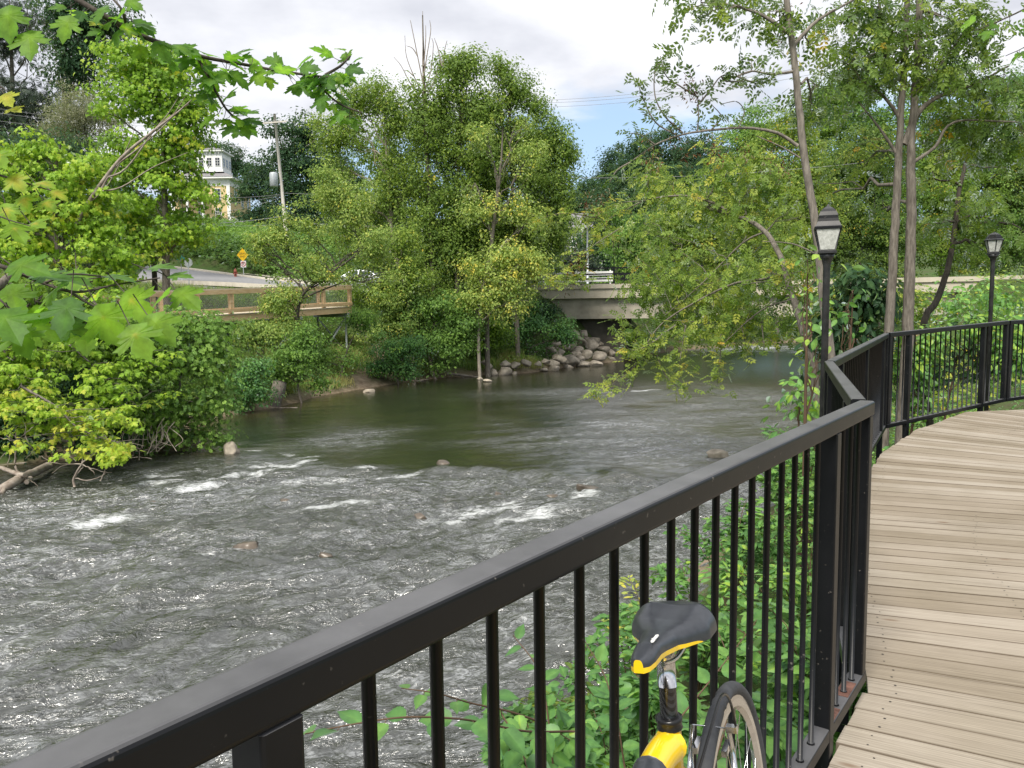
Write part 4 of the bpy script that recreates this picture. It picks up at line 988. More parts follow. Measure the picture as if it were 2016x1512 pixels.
ptree('broad tree at the right of the bank clump, stepping down toward the bridge', [(1020,720),(1015,560),(1010,400),(1005,250),(1000,150)], [(985,135,30,28),(1010,175,42,36),(975,230,46,48),(1045,215,40,36),(1020,280,60,50),(1085,270,42,42),(1060,340,58,52),(1118,300,26,36),(990,370,60,55),(1105,380,38,46),(1040,430,62,52),(975,460,52,46),(1090,460,40,40),(1020,520,60,40)], 43, k=2.6, tmean=.42)
ptree('yellow-tinged tree in front of the tallest one, its leaves hanging in sprays', [(960,735),(958,600),(968,480),(985,340),(990,250)], [(960,270,42,30),(1015,245,40,28),(1050,300,40,36),(975,330,52,36),(935,360,46,36),(1010,370,52,40),(960,420,56,38),(1040,440,46,36)], 39.5, 'olive', k=1.6, tmean=.62, gap=.35, yellow=.05)
ptree('golden drooping birch with a thin grey stem, low beside the bridge', [(945,742),(942,660),(952,560),(985,490),(1000,470)], [(1000,500,52,30),(950,530,50,30),(1030,545,45,34),(980,570,58,32),(930,590,46,28),(1000,600,45,24),(1055,510,26,26)], 38.5, 'olive', rt=.09, k=2.3, tmean=.68, yellow=.06, droop=.35, bm_=BARK_PALE)
ptree('leaning thin-trunked tree in the middle of the bank thicket', [(815,650),(803,600),(790,540),(775,480),(768,430)], [(745,500,42,34),(790,470,40,36),(810,540,46,34),(770,570,40,30)], 38, 'poplar', rt=.10, k=2.0, tmean=.55, bm_=BARK_PALE)
ptree('broad shaded tree filling the back of the bank clump', [(900,700),(895,560),(890,430),(880,330)], [(760,300,70,60),(840,270,70,60),(920,260,70,60),(1000,280,70,60),(1060,330,60,60),(720,400,80,60),(800,380,80,60),(880,370,80,60),(960,370,80,60),(1050,420,70,60),(740,490,80,50),(820,480,80,60),(900,470,80,60),(980,470,80,60),(1050,500,60,50),(700,570,80,40),(840,560,90,50),(950,560,90,50)], 46.5, 'poplar', k=1.5, tmean=.48, size=.17)
for lab, px, Y, cl, lf in [
 ('dense mid-green bush hanging over the water at the foot of the tall trees', 860, 38.5, [(860,610,55,38),(800,620,46,36),(830,670,55,36),(885,680,52,34),(850,715,48,18),(910,640,42,36),(790,560,36,30)], 'boxelder'),
 ('dark leafy bush below the golden birch', 960, 42.0, [(950,640,44,34),(925,672,40,28),(975,658,36,30),(900,600,40,26)], 'maple_deep'),
 ('bright green bush spilling over the stones beside the bridge', 1045, 44.5, [(1040,625,48,32),(1010,648,50,32),(1070,655,40,32),(1088,682,24,18),(1106,645,24,22),(1118,668,20,16),(1000,610,40,26)], 'elm'),
 ('small dark bush growing against the bridge girder', 1080, 45.5, [(1075,620,22,20),(1062,600,20,16)], 'dark')]:
    simple_tree(lab, px, Y, cl, lf, .15, .07, 'shrub', 'bush', 'bushes on the far bank', clus=.45, k=2.8, part='foliage', lr=.04)
# bare dead top
dt = MB(); o0 = at(834, 200, 41.4)
for pts in [[(835,210),(832,120),(833,70),(832,22)], [(834,170),(822,110),(812,60),(808,40)], [(834,150),(842,100),(848,60),(846,40)], [(835,190),(815,150),(800,110),(797,70)], [(835,185),(812,170),(790,130),(775,112)], [(834,130),(838,80),(838,50)], [(835,180),(848,140),(853,90),(850,75)], [(822,110),(812,95),(800,90)], [(815,150),(803,140),(795,138)], [(870,130),(862,95),(855,75)], [(872,130),(875,100),(880,80)], [(835,195),(855,160),(862,130)]]:
    P = smooth_line([at(a, b_, 41.4) for a, b_ in pts]); dt.tube(P - o0, np.linspace(.035, .012, len(P)), 4, cap=False)
root = [o for o in bpy.data.objects if 'label' in o and 'bare twiggy' in o['label']][0]
o = dt.build('dead_top', DEADWOOD, root); o.location = Vector(o0) - root.location

# trees round the yellow house and up the hill
G_H = 'trees around the yellow house'
for lab, px, Y, cl, lf, sz in [
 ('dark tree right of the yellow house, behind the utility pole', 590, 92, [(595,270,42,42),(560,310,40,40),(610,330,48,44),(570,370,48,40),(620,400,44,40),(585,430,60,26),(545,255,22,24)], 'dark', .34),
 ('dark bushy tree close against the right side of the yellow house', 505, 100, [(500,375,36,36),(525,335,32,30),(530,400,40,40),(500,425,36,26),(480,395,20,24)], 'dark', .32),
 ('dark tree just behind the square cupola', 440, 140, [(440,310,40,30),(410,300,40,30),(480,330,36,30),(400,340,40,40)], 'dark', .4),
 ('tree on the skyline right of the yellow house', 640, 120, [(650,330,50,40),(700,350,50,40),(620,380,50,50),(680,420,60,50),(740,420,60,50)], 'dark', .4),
 ('pale flowering shrub in front of the yellow house', 437, 108, [(433,432,15,11),(447,438,10,8),(422,440,12,8)], 'grey_green', .2),
]:
    simple_tree(lab, px, Y, cl, lf, sz, .25, 'tree' if 'shrub' not in lab else 'shrub', 'tree' if 'shrub' not in lab else 'shrub', G_H, clus=1.0 if Y > 90 and 'shrub' not in lab else .4, k=2.4)
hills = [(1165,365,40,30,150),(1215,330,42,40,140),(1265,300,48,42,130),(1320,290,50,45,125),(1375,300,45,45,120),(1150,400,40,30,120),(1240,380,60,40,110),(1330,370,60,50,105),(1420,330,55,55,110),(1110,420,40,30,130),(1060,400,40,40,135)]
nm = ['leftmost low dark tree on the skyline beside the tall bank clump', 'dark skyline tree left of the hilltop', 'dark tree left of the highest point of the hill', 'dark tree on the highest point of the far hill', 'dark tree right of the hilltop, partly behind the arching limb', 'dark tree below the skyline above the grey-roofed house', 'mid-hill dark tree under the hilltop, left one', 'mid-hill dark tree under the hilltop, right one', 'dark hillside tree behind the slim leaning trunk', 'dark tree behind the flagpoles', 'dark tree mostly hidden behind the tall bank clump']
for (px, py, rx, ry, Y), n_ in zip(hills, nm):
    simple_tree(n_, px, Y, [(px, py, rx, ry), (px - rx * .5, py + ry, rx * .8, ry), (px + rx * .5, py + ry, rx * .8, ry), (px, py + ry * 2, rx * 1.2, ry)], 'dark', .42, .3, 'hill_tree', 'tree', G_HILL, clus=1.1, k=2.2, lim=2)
for n_, px, Y, cl, lf in [
 ('green tree behind the bridge rail left of the grey-roofed house', 1085, 75, [(1090,470,30,36),(1060,500,36,40),(1110,520,40,30),(1100,440,24,20)], 'dark'),
 ('feathery spruce below the grey-roofed house, behind the bridge', 1125, 66, [(1125,500,34,30),(1100,525,30,20),(1150,520,30,22),(1120,475,16,18)], 'spruce'),
 ('round green tree behind the bridge right of the grey-roofed house', 1230, 70, [(1230,470,50,50),(1290,450,50,50),(1260,520,60,36),(1200,430,26,26)], 'boxelder'),
 ('yellow-green tree beyond the bridge in the middle of the right thicket', 1380, 66, [(1350,450,60,60),(1420,430,60,60),(1400,510,80,46),(1470,480,60,60)], 'ash_gold'),
 ('tall yellow-green tree beyond the bridge behind the slim leaning trunk', 1530, 62, [(1500,300,50,50),(1560,260,50,50),(1530,370,70,60),(1480,400,50,50),(1590,340,50,60),(1540,450,80,60),(1620,420,50,60)], 'ash_gold'),
 ('large green tree beyond the bridge behind the first lamp', 1690, 64, [(1660,330,60,60),(1720,300,60,60),(1690,420,80,60),(1640,480,60,50),(1740,480,70,60),(1700,540,90,40)], 'ash'),
 ('green tree beyond the bridge left of the second lamp', 1850, 62, [(1830,360,60,50),(1880,420,60,50),(1820,470,60,50),(1900,500,60,36),(1850,310,50,40)], 'ash_gold'),
 ('tree beyond the bridge at the right edge of the picture', 1990, 60, [(1980,360,60,60),(2030,430,60,70),(1990,480,60,50),(2050,330,60,60)], 'ash')]:
    simple_tree(n_, px, Y, cl, lf, .26, .2, 'far_tree', 'tree', 'trees beyond the bridge', clus=.8, k=2.2, lim=3)

for n_, px, Y, cl, lf in [
 ('hazy green tree at the far end of the river left of the arching limb', 1300, 120, [(1290,400,60,50),(1350,380,60,50),(1320,460,80,60),(1400,440,60,60),(1260,480,60,50)], 'boxelder'),
 ('tall green tree beyond the bridge just left of the slim leaning trunk', 1480, 84, [(1460,290,50,60),(1500,250,50,50),(1440,370,60,60),(1500,350,60,60),(1470,450,80,60),(1540,440,60,60)], 'boxelder'),
 ('tall tree beyond the bridge right of the slim leaning trunk', 1640, 88, [(1620,220,60,60),(1660,180,50,50),(1600,300,60,60),(1670,280,60,60),(1640,380,90,60),(1620,460,90,60)], 'maple_deep'),
 ('tall tree beyond the bridge between the slim trunk and the twin stems', 1730, 80, [(1710,200,60,60),(1740,270,60,60),(1700,350,70,60),(1760,370,60,60),(1730,450,90,60)], 'boxelder'),
 ('tall tree beyond the bridge right of the twin stems', 1860, 80, [(1830,200,60,60),(1870,160,50,50),(1880,260,60,60),(1830,300,60,60),(1860,380,90,60),(1850,460,90,60)], 'maple_deep'),
 ('tall tree beyond the bridge above the second lamp post', 1960, 78, [(1950,240,60,60),(1990,190,60,60),(1930,320,60,60),(2010,320,60,60),(1970,420,90,60),(1960,490,80,50)], 'boxelder'),
 ('tall tree beyond the bridge at the very right edge', 2060, 74, [(2040,220,60,70),(2080,300,60,70),(2030,400,60,70),(2070,480,60,60)], 'ash'),
 ('low dark tree in the gap under the far hill', 1200, 90, [(1190,430,50,40),(1230,470,50,40),(1160,480,36,36),(1200,520,60,36)], 'dark'),
]:
    simple_tree(n_, px, Y, cl, lf, .32, .25, 'far_tree', 'tree', 'trees beyond the bridge', clus=1.0, k=2.0, lim=2)
for n_, px, Y, cl, lf in [
 ('low rounded bush on the slope below the yellow house, leftmost', 420, 84, [(420,480,30,14),(440,490,30,14),(400,492,24,14)], 'boxelder'),
 ('low rounded bush on the slope directly behind the DEAD END sign', 480, 78, [(470,500,34,16),(500,510,30,16),(450,515,26,12)], 'boxelder'),
 ('green bush at the foot of the utility pole', 545, 74, [(545,490,36,20),(580,480,30,22),(520,510,26,16),(600,510,30,22)], 'elm'),
 ('thicket on the slope right of the utility pole', 650, 76, [(640,480,46,36),(700,480,46,40),(670,520,50,26),(740,500,40,40)], 'boxelder'),
 ('thicket on the slope behind the parked car', 780, 74, [(780,480,46,40),(830,480,46,40),(800,520,50,26),(880,500,46,40),(930,500,40,40)], 'boxelder'),
 ('thicket behind the left end of the bridge', 1000, 72, [(980,490,46,40),(1030,490,40,40),(1010,525,40,20)], 'boxelder')]:
    simple_tree(n_, px, Y, cl, lf, .24, .06, 'shrub', 'bush', 'bushes on the slope below the yellow house', clus=.7, k=2.4, part='foliage', lim=3)

# ---------------------------------------------------------------- right bank trees
def sprays(cm, tm, paths, Y, T, size, per, tmean, tvar=.15, r0=.012, spread=.18, gold=0.0, rng=RNG, o0=None):
    """explicit twigs carrying leaves along their outer length; paths in photo pixels"""
    for path in paths:
        P = smooth_line([at(p[0], p[1], p[2] if len(p) > 2 else Y) for p in path])
        Q = P - o0; tm.tube(Q, np.linspace(r0, r0 * .35, len(Q)), 5, cap=False)
        n = int(per * np.linalg.norm(np.diff(P, axis=0), axis=1).sum())
        t = rng.random(n) ** .75; idx = t * (len(Q) - 1); i = idx.astype(int).clip(0, len(Q) - 2); f = (idx - i)[:, None]
        C = Q[i] * (1 - f) + Q[i + 1] * f + rng.normal(size=(n, 3)) * spread * np.array([1, 1, .8]) * .5
        d = unit(Q[i + 1] - Q[i]); dr = d * .6 + rng.normal(size=(n, 3)) * .7 + np.array([0, 0, -.5])
        nr = rng.normal(size=(n, 3)) * .5 + np.array([0, 0, .9])
        ti = rng.normal(tmean, tvar, n); ti = np.where(rng.random(n) < gold, .97, ti)
        scatter(cm, C, T, size * rng.uniform(.6, 1.15, n), nr, dr, ti)
def rtree(name, label, base, trunks, clumps, Y, leaf, T, size, bm_=BARK, twigs=(), twig_kw=None, extra_limbs=(), lim=7, lr=.04, dead=(), **kw):
    root = empty(name, tuple(base), label, 'tree', None)
    tm = MB(); cm = MB()
    lines = []
    for pts, r0_, r1_ in list(trunks) + list(extra_limbs):
        P = smooth_line([p if not isinstance(p, tuple) else at(*(p if len(p) > 2 else (p[0], p[1], Y))) for p in pts], 5) - base
        P[1:-1] += RNG.normal(size=(len(P) - 2, 3)) * r0_ * .06
        tm.tube(P, np.linspace(r0_, r1_, len(P)), 10 if r0_ > .05 else 6); lines.append((P, np.linspace(r0_, r1_, len(P))))
    cl = [(c - base, r) for c, r in pxc(clumps, Y)]
    ct = crown(cm, cl, T, size, **kw)
    ALLP = np.concatenate([l[0] for l in lines]); ALLR = np.concatenate([l[1] for l in lines])
    for c, cc in ct:
        ok = np.where(ALLP[:, 2] < c[2] + .1)[0]; ok = ok if len(ok) else np.arange(len(ALLP))
        i = ok[np.argmin(np.linalg.norm(ALLP[ok] - c, axis=1))]; ra = min(lr, ALLR[i] * .7)
        P = wiggle(ALLP[i], c, 6, .05, .06); tm.tube(P, np.linspace(ra, ra * .4, 6), 5, cap=False)
        for j in RNG.choice(len(cc), min(lim, len(cc)), replace=False):
            tm.tube(wiggle(P[RNG.integers(2, 6)], cc[j], 5, .06, .04), np.linspace(ra * .3, .005, 5), 4, cap=False)
    if twigs: sprays(cm, tm, twigs, Y, T, size, o0=base, **(twig_kw or {}))
    tm.build('trunk', bm_, root); cm.build('crown', LEAF[leaf], root)
    if dead:
        dm = MB()
        for px, py, Yd in dead:
            c = at(px, py, Yd) - base; n = 46
            P = c + RNG.normal(size=(n, 3)) * np.array([.05, .05, .09]) * Yd / 9
            scatter(dm, P, T_NARROW, np.full(n, .05 * Yd / 9), RNG.normal(size=(n, 3)), RNG.normal(size=(n, 3)) + [0, 0, -1.5], RNG.random(n))
        dm.build('seed_cluster', LEAF['dead'], root)['kind'] = 'stuff'
    return root
# slim leaning tree beside the first lamp
b = np.array([4.05, 9.4, gz(4.05, 9.4)])
rtree('ash_tree', 'slim leaning ash with one long arching bare-stemmed limb, just left of the first lamp post', b,
      [([b - [0,0,.3], (1640,760), (1622,600), (1610,480), (1596,380), (1580,280), (1568,160), (1556,60), (1540,-60), (1520,-200)], .060, .03)],
      [(1400,15,52,34,9.2),(1455,55,46,42,9.6),(1520,35,55,45,10),(1590,90,55,50,10),(1440,-20,60,30),(1545,130,40,40,10),(1600,200,50,44,10.5),(1480,120,36,28,9.6),(1380,-20,40,26,9)], 9.6, 'ash', T_COMP7, .20,
      extra_limbs=[([(1571,287),(1530,262),(1470,252),(1400,256),(1340,266),(1290,285),(1240,320)], .022, .006), ([(1574,310),(1540,290),(1490,268)], .012, .006), ([(1566,140),(1520,146),(1480,140),(1450,150)], .018, .006), ([(1560,70),(1500,30),(1440,10),(1380,5)], .026, .008), ([(1562,90),(1610,40),(1680,0)], .03, .012),
                   ([(1373,258),(1375,225),(1372,190),(1352,165)], .009, .004), ([(1455,250),(1465,220),(1450,200),(1420,205)], .008, .004)],
      twigs=[[(1345,262),(1310,230),(1290,190),(1290,140),(1308,112)], [(1330,265),(1290,240),(1265,190),(1255,160)], [(1290,285),(1260,265),(1240,262)], [(1372,190),(1340,170),(1312,150),(1300,110)], [(1380,200),(1400,175),(1420,150),(1450,145)], [(1420,150),(1430,160),(1480,160),(1500,165)], [(1400,256),(1420,230),(1400,205)], [(1480,140),(1450,150),(1430,155)], [(1240,320),(1215,335),(1200,360)], [(1450,150),(1490,165),(1505,160)]],
      twig_kw=dict(per=30, tmean=.35, spread=.14), k=1.9, clus=.30, flat=.7, per=14, larea=.34, gap=.2, tmean=.42, droop=.2, bm_=bark('ash bark', (.11, .095, .08), (.25, .22, .185)), lr=.02,
      dead=[(1352,165,9.6),(1365,185,9.6),(1362,172,9.6),(1465,300,9.6),(1510,305,9.6),(1545,325,9.6),(1330,260,9.6),(1535,60,9.8),(1550,30,9.8)])
# twin stems behind the far railing
b = np.array([5.6, 11.2, gz(5.6, 11.2)])
rtree('twin_trunk_tree', 'tree with two straight brown stems side by side behind the far railing section', b,
      [([b - [.15,0,.3], (1747,700), (1753,600), (1760,480), (1766,380), (1770,290), (1777,180), (1783,60), (1790,-80), (1795,-200)], .074, .03),
       ([b - [-.12,-.1,.3], (1786,700), (1789,580), (1793,470), (1794,360), (1793,300), (1800,200), (1808,80), (1812,-80)], .088, .04)],
      [(1640,40,62,46),(1700,20,60,50),(1760,60,60,50),(1850,30,70,50),(1930,60,70,60),(1660,120,60,42),(1720,150,55,45),(1840,120,60,50),(1900,170,60,45),(1980,150,60,60),(1690,230,52,40),(1640,280,46,40,12),(1850,250,55,40,12),(1930,270,60,45,12),(2010,260,50,60,12),(1700,330,60,42,12.5),(1640,380,44,40,12.5),(1870,350,55,38,12.5),(1960,370,60,42,12.5),(1720,420,50,36,12.5),(1800,-40,100,40)], 11.3, 'ash', T_COMP7, .22,
      extra_limbs=[([(1779,284),(1810,220),(1850,190),(1920,165),(1985,130)], .05, .012), ([(1776,160),(1750,130),(1738,60),(1730,0)], .035, .012), ([(1770,230),(1740,190),(1700,160)], .03, .01), ([(1797,320),(1840,290),(1880,240),(2000,240)], .03, .01), ([(1764,300),(1730,250),(1690,200)], .025, .008), ([(1800,190),(1850,130),(1900,60)], .03, .01)],
      k=2.5, clus=.36, flat=.7, per=16, larea=.34, gap=.2, tmean=.42, droop=.2, yellow=.005, lr=.03, lim=8)
# leaning trunk further right
b = np.array([7.9, 14.2, gz(7.9, 14.2)])
rtree('leaning_tree', 'dark trunk leaning right between the twin stems and the second lamp post', b,
      [([b - [0,0,.3], (1818,660), (1845,590), (1868,520), (1880,450), (1888,380), (1905,300)], .068, .03)],
      [(1900,300,60,40),(1950,430,60,36),(1880,400,50,34),(1990,330,60,50),(1850,440,40,26),(1940,480,44,24),(2010,450,50,40),(1830,350,46,36)], 13.8, 'ash', T_COMP7, .22, bm_=BARK_DARK,
      k=2.2, clus=.36, flat=.6, per=16, larea=.34, gap=.15, tmean=.45, droop=.2)
# overhanging boxelder with arching limbs
b = np.array([4.9, 12.0, gz(4.9, 12.0)])
rtree('arching_boxelder', 'wide yellow-green boxelder whose arching limbs reach left over the river and droop to it', b,
      [([b - [0,0,.3], (1606,760,12), (1592,690,12.1), (1575,630,12.4), (1553,560,12.8), (1535,500,13.2), (1500,450,13.8), (1450,425,14.4), (1390,410,15)], .075, .03)],
      [(1500,360,60,40,14.5),(1440,330,50,36,15),(1550,420,50,45,13.5),(1470,430,60,40,14.5),(1400,400,60,40,15),(1330,380,56,38,15.5),(1260,420,50,38,15.5),(1245,490,50,36,15.5),(1190,450,36,24,16),(1310,470,60,44,15),(1390,490,60,46,14.5),(1460,520,60,46,14),(1530,540,50,46,13.2),(1330,550,60,40,15),(1265,560,44,34,15.5),(1400,580,60,38,14.5),(1480,610,50,34,13.6),(1300,610,56,24,15),(1560,600,40,34,12.8),(1440,655,40,26,13.8),(1380,640,40,24,14.2),(1280,350,46,34,16),(1590,500,36,40,12.6),(1290,520,60,40,16.5),(1370,540,60,40,16),(1450,560,60,40,15.5),(1530,500,50,50,15),(1350,600,70,34,16),(1440,610,60,34,15),(1265,650,50,22,16),(1540,640,40,30,14),(1480,480,60,40,16)], 14.5, 'ash_gold', T_COMP7, .21, bm_=BARK,
      extra_limbs=[([(1450,425,14.4),(1400,398,14.8),(1340,385,15.2),(1270,395,15.6),(1200,430,16)], .03, .008), ([(1544,540,13),(1500,550,13.2),(1440,560,13.6),(1360,600,14),(1300,640,14.3),(1265,690,14.3)], .028, .008), ([(1560,580,12.7),(1520,556,12.8),(1460,560,13)], .02, .008), ([(1606,500,12.4),(1560,480,12.6),(1500,475,13)], .018, .006), ([(1560,590,12.6),(1500,610,13),(1420,680,13.4)], .018, .006), ([(1510,455,13.7),(1460,480,14),(1380,560,14.2),(1310,620,14.4)], .02, .006)],
      twigs=[[(1330,640,13.6),(1290,670,13.4),(1250,720,13.2),(1215,750,13),(1172,775,12.9)], [(1300,665,13.4),(1250,690,13.2),(1222,672,13.1)], [(1290,690,13.4),(1310,740,13.3),(1345,768,13.2)], [(1420,640,13.6),(1418,700,13.5),(1412,760,13.4)], [(1350,640,13.8),(1340,700,13.6),(1335,745,13.5)], [(1500,640,13.2),(1505,690,13.1)], [(1180,430,15.6),(1120,420,15.4),(1080,425,15.3),(1065,435,15.3)], [(1220,450,15.4),(1160,490,15.2),(1110,545,15.1),(1095,555,15)], [(1160,500,15.2),(1140,560,15.1)], [(1270,395,15.6),(1220,400,15.6),(1180,420,15.5)], [(1460,640,13.5),(1470,690,13.4)]],
      twig_kw=dict(per=60, tmean=.6, spread=.2, gold=.03), k=2.7, clus=.38, flat=.7, per=18, larea=.36, gap=.2, tmean=.45, tvar=.2, droop=.25, yellow=.006, lr=.03, lim=8,
      dead=[(1160,395,15.5),(1190,400,15.5),(1175,410,15.5),(1130,530,15.2),(1120,545,15.2),(1275,300,14),(1290,320,14),(1350,300,14),(1400,295,13.5),(1420,298,13.5),(1145,515,15.2)])
# bushes behind the railing
def bush(label, cl, Y, leaf, T, size, px=None, group='bushes on the near bank', **kw):
    kw = {**dict(clus=.28, k=2.4, flat=.7, per=16, larea=.36, lim=8, lr=.02, part='foliage'), **kw}
    px = px or cl[0][0]; b_ = foot(px, Y); c_ = pxc(cl, Y)
    top = max(c_, key=lambda q: q[0][2])[0]
    return tree('shrub', label, 'bush', group, b_, [b_ - [0,0,.2], (b_ + top) / 2, top], [.03, .02, .006], c_, leaf, T, size, barkm=TWIG, **kw)
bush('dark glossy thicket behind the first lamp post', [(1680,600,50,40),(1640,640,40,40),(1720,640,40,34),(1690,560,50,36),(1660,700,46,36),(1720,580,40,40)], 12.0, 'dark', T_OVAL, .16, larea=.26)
bush('yellow-green vine leaves climbing beside the first lamp post', [(1592,590,16,30),(1600,650,18,30),(1590,540,16,26),(1612,700,14,26)], 8.2, 'elm', T_OVAL, .12, tmean=.8, k=.5, larea=.26, per=5)
bush('pale leafy sprig with rounded leaflets right of the first lamp post', [(1665,600,16,24),(1680,570,20,16),(1660,640,16,20)], 9.0, 'elm', T_OVAL, .10, tmean=.55, k=.6, per=5, larea=.26)
bush('low bright leafy plant at the water left of the first lamp post', [(1575,760,26,16),(1590,790,24,24),(1570,820,20,14)], 9.5, 'elm', T_OVAL, .12, tmean=.75, k=1.8, per=8, larea=.26)
bush('golden green bushes under the right end of the bridge', [(1700,600,60,36),(1790,600,60,36),(1640,590,50,40)], 30, 'ash_gold', T_FAR, .18, clus=.5)
bush('light green bush in front of the right end of the bridge', [(1880,600,60,26),(1960,590,60,26),(1830,610,46,24)], 22, 'elm', T_FAR, .16, clus=.5, tmean=.8)
bush('dense bush seen through the middle of the far railing', [(1850,700,46,40),(1890,680,46,36),(1820,740,40,30),(1900,740,36,28)], 13.0, 'dark', T_OVAL, .14, larea=.26)
bush('bright bush seen through the left part of the far railing', [(1790,720,46,50),(1760,760,30,40),(1820,680,40,40),(1790,790,40,26)], 12.2, 'elm', T_OVAL, .12, tmean=.75, larea=.26)
bush('bright bush seen through the right end of the far railing', [(1970,700,46,40),(2010,680,46,50),(1950,740,40,26),(1930,650,40,26)], 12.6, 'elm', T_OVAL, .12, tmean=.75, larea=.26)

# foreground plants between river and railing (world positions on the near bank)
def bankplant(label, x, y, h, w_, leaf, T, size, n, tmean=.5, lean=(0, 0), stems=9, name='shrub', group='plants growing beside the railing', rise=1.0):
    z0 = gz(x, y); base = np.array([x, y, z0 - .05]); root = empty(name, tuple(base), label, 'bush', group)
    tm = MB(); cm = MB()
    for k in range(stems):
        a = RNG.random() * 2 * math.pi; rr = w_ * RNG.uniform(.3, 1)
        tip = np.array([math.cos(a) * rr + lean[0] * h, math.sin(a) * rr + lean[1] * h, h * RNG.uniform(.55, 1.0) * rise])
        P = smooth_line([np.zeros(3), tip * np.array([.25, .25, .55]), tip * np.array([.65, .65, .92]), tip]); tm.tube(P, np.linspace(.007, .0018, len(P)), 5, cap=False)
        m_ = n // stems; t = RNG.random(m_) ** .6 * .85 + .15; idx = t * (len(P) - 1); i = idx.astype(int).clip(0, len(P) - 2); f = (idx - i)[:, None]
        tang = unit(P[i + 1] - P[i]); sidev = unit(np.cross(tang, RNG.normal(size=(m_, 3)))); sidev[:, 2] *= .4
        l_ = size * RNG.uniform(.5, 1.2, m_); C = P[i] * (1 - f) + P[i + 1] * f + sidev * (l_ * RNG.uniform(.2, 1.4, m_))[:, None]
        scatter(cm, C, T, l_, np.array([0, 0, 1.0]) + RNG.normal(size=(m_, 3)) * .42, sidev + tang * .5 + np.array([0, 0, -.25]), RNG.normal(tmean, .16, m_))
    tm.build('stem', TWIG, root); cm.build('foliage', LEAF[leaf], root)
    return root
PL = [
 ('elm suckers reaching up behind the second and third bars', .12, 2.75, 1.55, .36, .085, 380, .5, 'elm', (-.06, 0)),
 ('broad-leaved suckers in front of the water between the fourth and sixth bars', .72, 3.7, 1.5, .45, .085, 460, .55, 'elm', (-.05, 0)),
 ('young elm suckers low between the first and third bars', -.02, 3.35, 1.2, .42, .085, 420, .45, 'elm', (0, 0)),
 ('tall elm suckers between the third and fifth bars', .40, 2.75, 1.65, .38, .09, 420, .5, 'elm', (-.08, 0)),
 ('waterside shoots far behind the third and fourth bars', .2, 4.7, .95, .5, .085, 420, .5, 'elm', (0, 0)),
 ('serrated elm leaves massed behind the wheel and the support post', 1.6, 3.6, 1.5, .45, .09, 460, .52, 'elm', (0, 0)),
 ('leafy elm sapling right behind the bicycle saddle', 1.05, 2.9, 1.55, .50, .10, 420, .45, 'elm', (-.05, .1)),
 ('elm shoots filling the lower middle of the railing, left of the saddle', .45, 3.3, 1.45, .50, .085, 460, .45, 'elm', (-.1, 0)),
 ('low leafy shoots at the water, lower left behind the bars', .15, 3.9, 1.15, .5, .085, 420, .42, 'elm', (-.1, 0)),
 ('leafy shoots behind the bicycle wheel', 1.35, 3.1, 1.3, .45, .09, 420, .5, 'elm', (0, 0)),
 ('green shoots near the water in the middle of the foreground railing', .75, 4.6, 1.25, .6, .08, 600, .5, 'elm', (-.05, 0)),
 ('narrow-leaved plants by the water left of the middle bars', .35, 5.3, .9, .55, .09, 520, .42, 'ash', (0, 0)),
 ('bright leafy plants behind the right part of the foreground railing', 1.75, 4.4, 1.35, .55, .085, 620, .62, 'elm', (0, 0)),
 ('yellow-green plants on the bank just behind the near corner posts', 2.2, 5.6, 1.5, .6, .08, 700, .75, 'elm', (-.1, 0)),
 ('leafy bank plants further along behind the foreground railing', 1.5, 6.0, 1.15, .7, .085, 760, .6, 'elm', (0, 0)),
 ('plants at the waterline below the big boulder in the river', 2.2, 7.6, 1.2, .7, .09, 760, .55, 'elm', (0, 0)),
 ('reddish-tipped plants in the middle distance of the near bank', 1.3, 7.0, .8, .6, .08, 560, .66, 'olive', (0, 0)),
 ('plants massed under the first bend of the railing', 3.0, 7.3, 1.6, .7, .09, 800, .7, 'elm', (0, 0)),
 ('plants at the water under the first lamp post', 3.5, 9.2, 1.5, .8, .10, 800, .62, 'elm', (0, 0)),
 ('far bank-edge plants seen above the foreground top rail', 4.6, 11.6, 1.2, .9, .11, 700, .55, 'elm', (0, 0)),
 ('plants tucked under the boardwalk edge beside the far railing', 4.9, 10.4, 1.0, .8, .10, 700, .75, 'elm', (0, 0)),
]
for lab, x, y, h, w_, sz, n, tm_, lf, ln in PL:
    bankplant(lab, x, y, h, w_, lf, T_ELM if y < 4.5 else T_OVAL, sz, int(n * 1.7), tm_, ln, stems=14 if y > 4 else 12)
# long arching elm twigs with large leaves, lower left
def twig(label, path, size, n, tm_=.45, name='elm_branch'):
    P = smooth_line([at(*p) for p in path], 6); o0 = P[0].copy(); P = P - o0
    root = empty(name, tuple(o0), label, 'branch', 'long leafy shoots behind the railing'); tm = MB().tube(P, np.linspace(.0042, .0015, len(P)), 6); cm = MB()
    for k in range(n):
        t = (k + .5) / n; idx = t * (len(P) - 1); i = min(int(idx), len(P) - 2); c = P[i] + (P[i + 1] - P[i]) * (idx - i)
        tang = unit(P[i + 1] - P[i]); sd_ = np.cross([0, 0, 1.0], tang) * (1 if k % 2 else -1)
        d = unit(sd_ * .8 + tang * .6 + np.array([0, 0, -.35]) + RNG.normal(size=3) * .25); q = c + d * .012
        tm.tube([c, q], .0012, 4); scatter(cm, np.array([q]), T_ELM, np.array([size * RNG.uniform(.75, 1.15)]), np.array([[0, -.35, 1.0]]) + RNG.normal(size=(1, 3)) * .35, np.array([d]), np.array([RNG.normal(tm_, .13)]))
    tm.build('stem', TWIG, root); cm.build('leaves', LEAF['elm'], root)
twig('long elm shoot with big leaves crossing the first bars at the bottom left', [(1130,1440,2.6),(1040,1440,2.3),(960,1425,2.1),(900,1415,1.95),(800,1412,1.85),(700,1425,1.8),(600,1445,1.75)], .088, 13, .5)
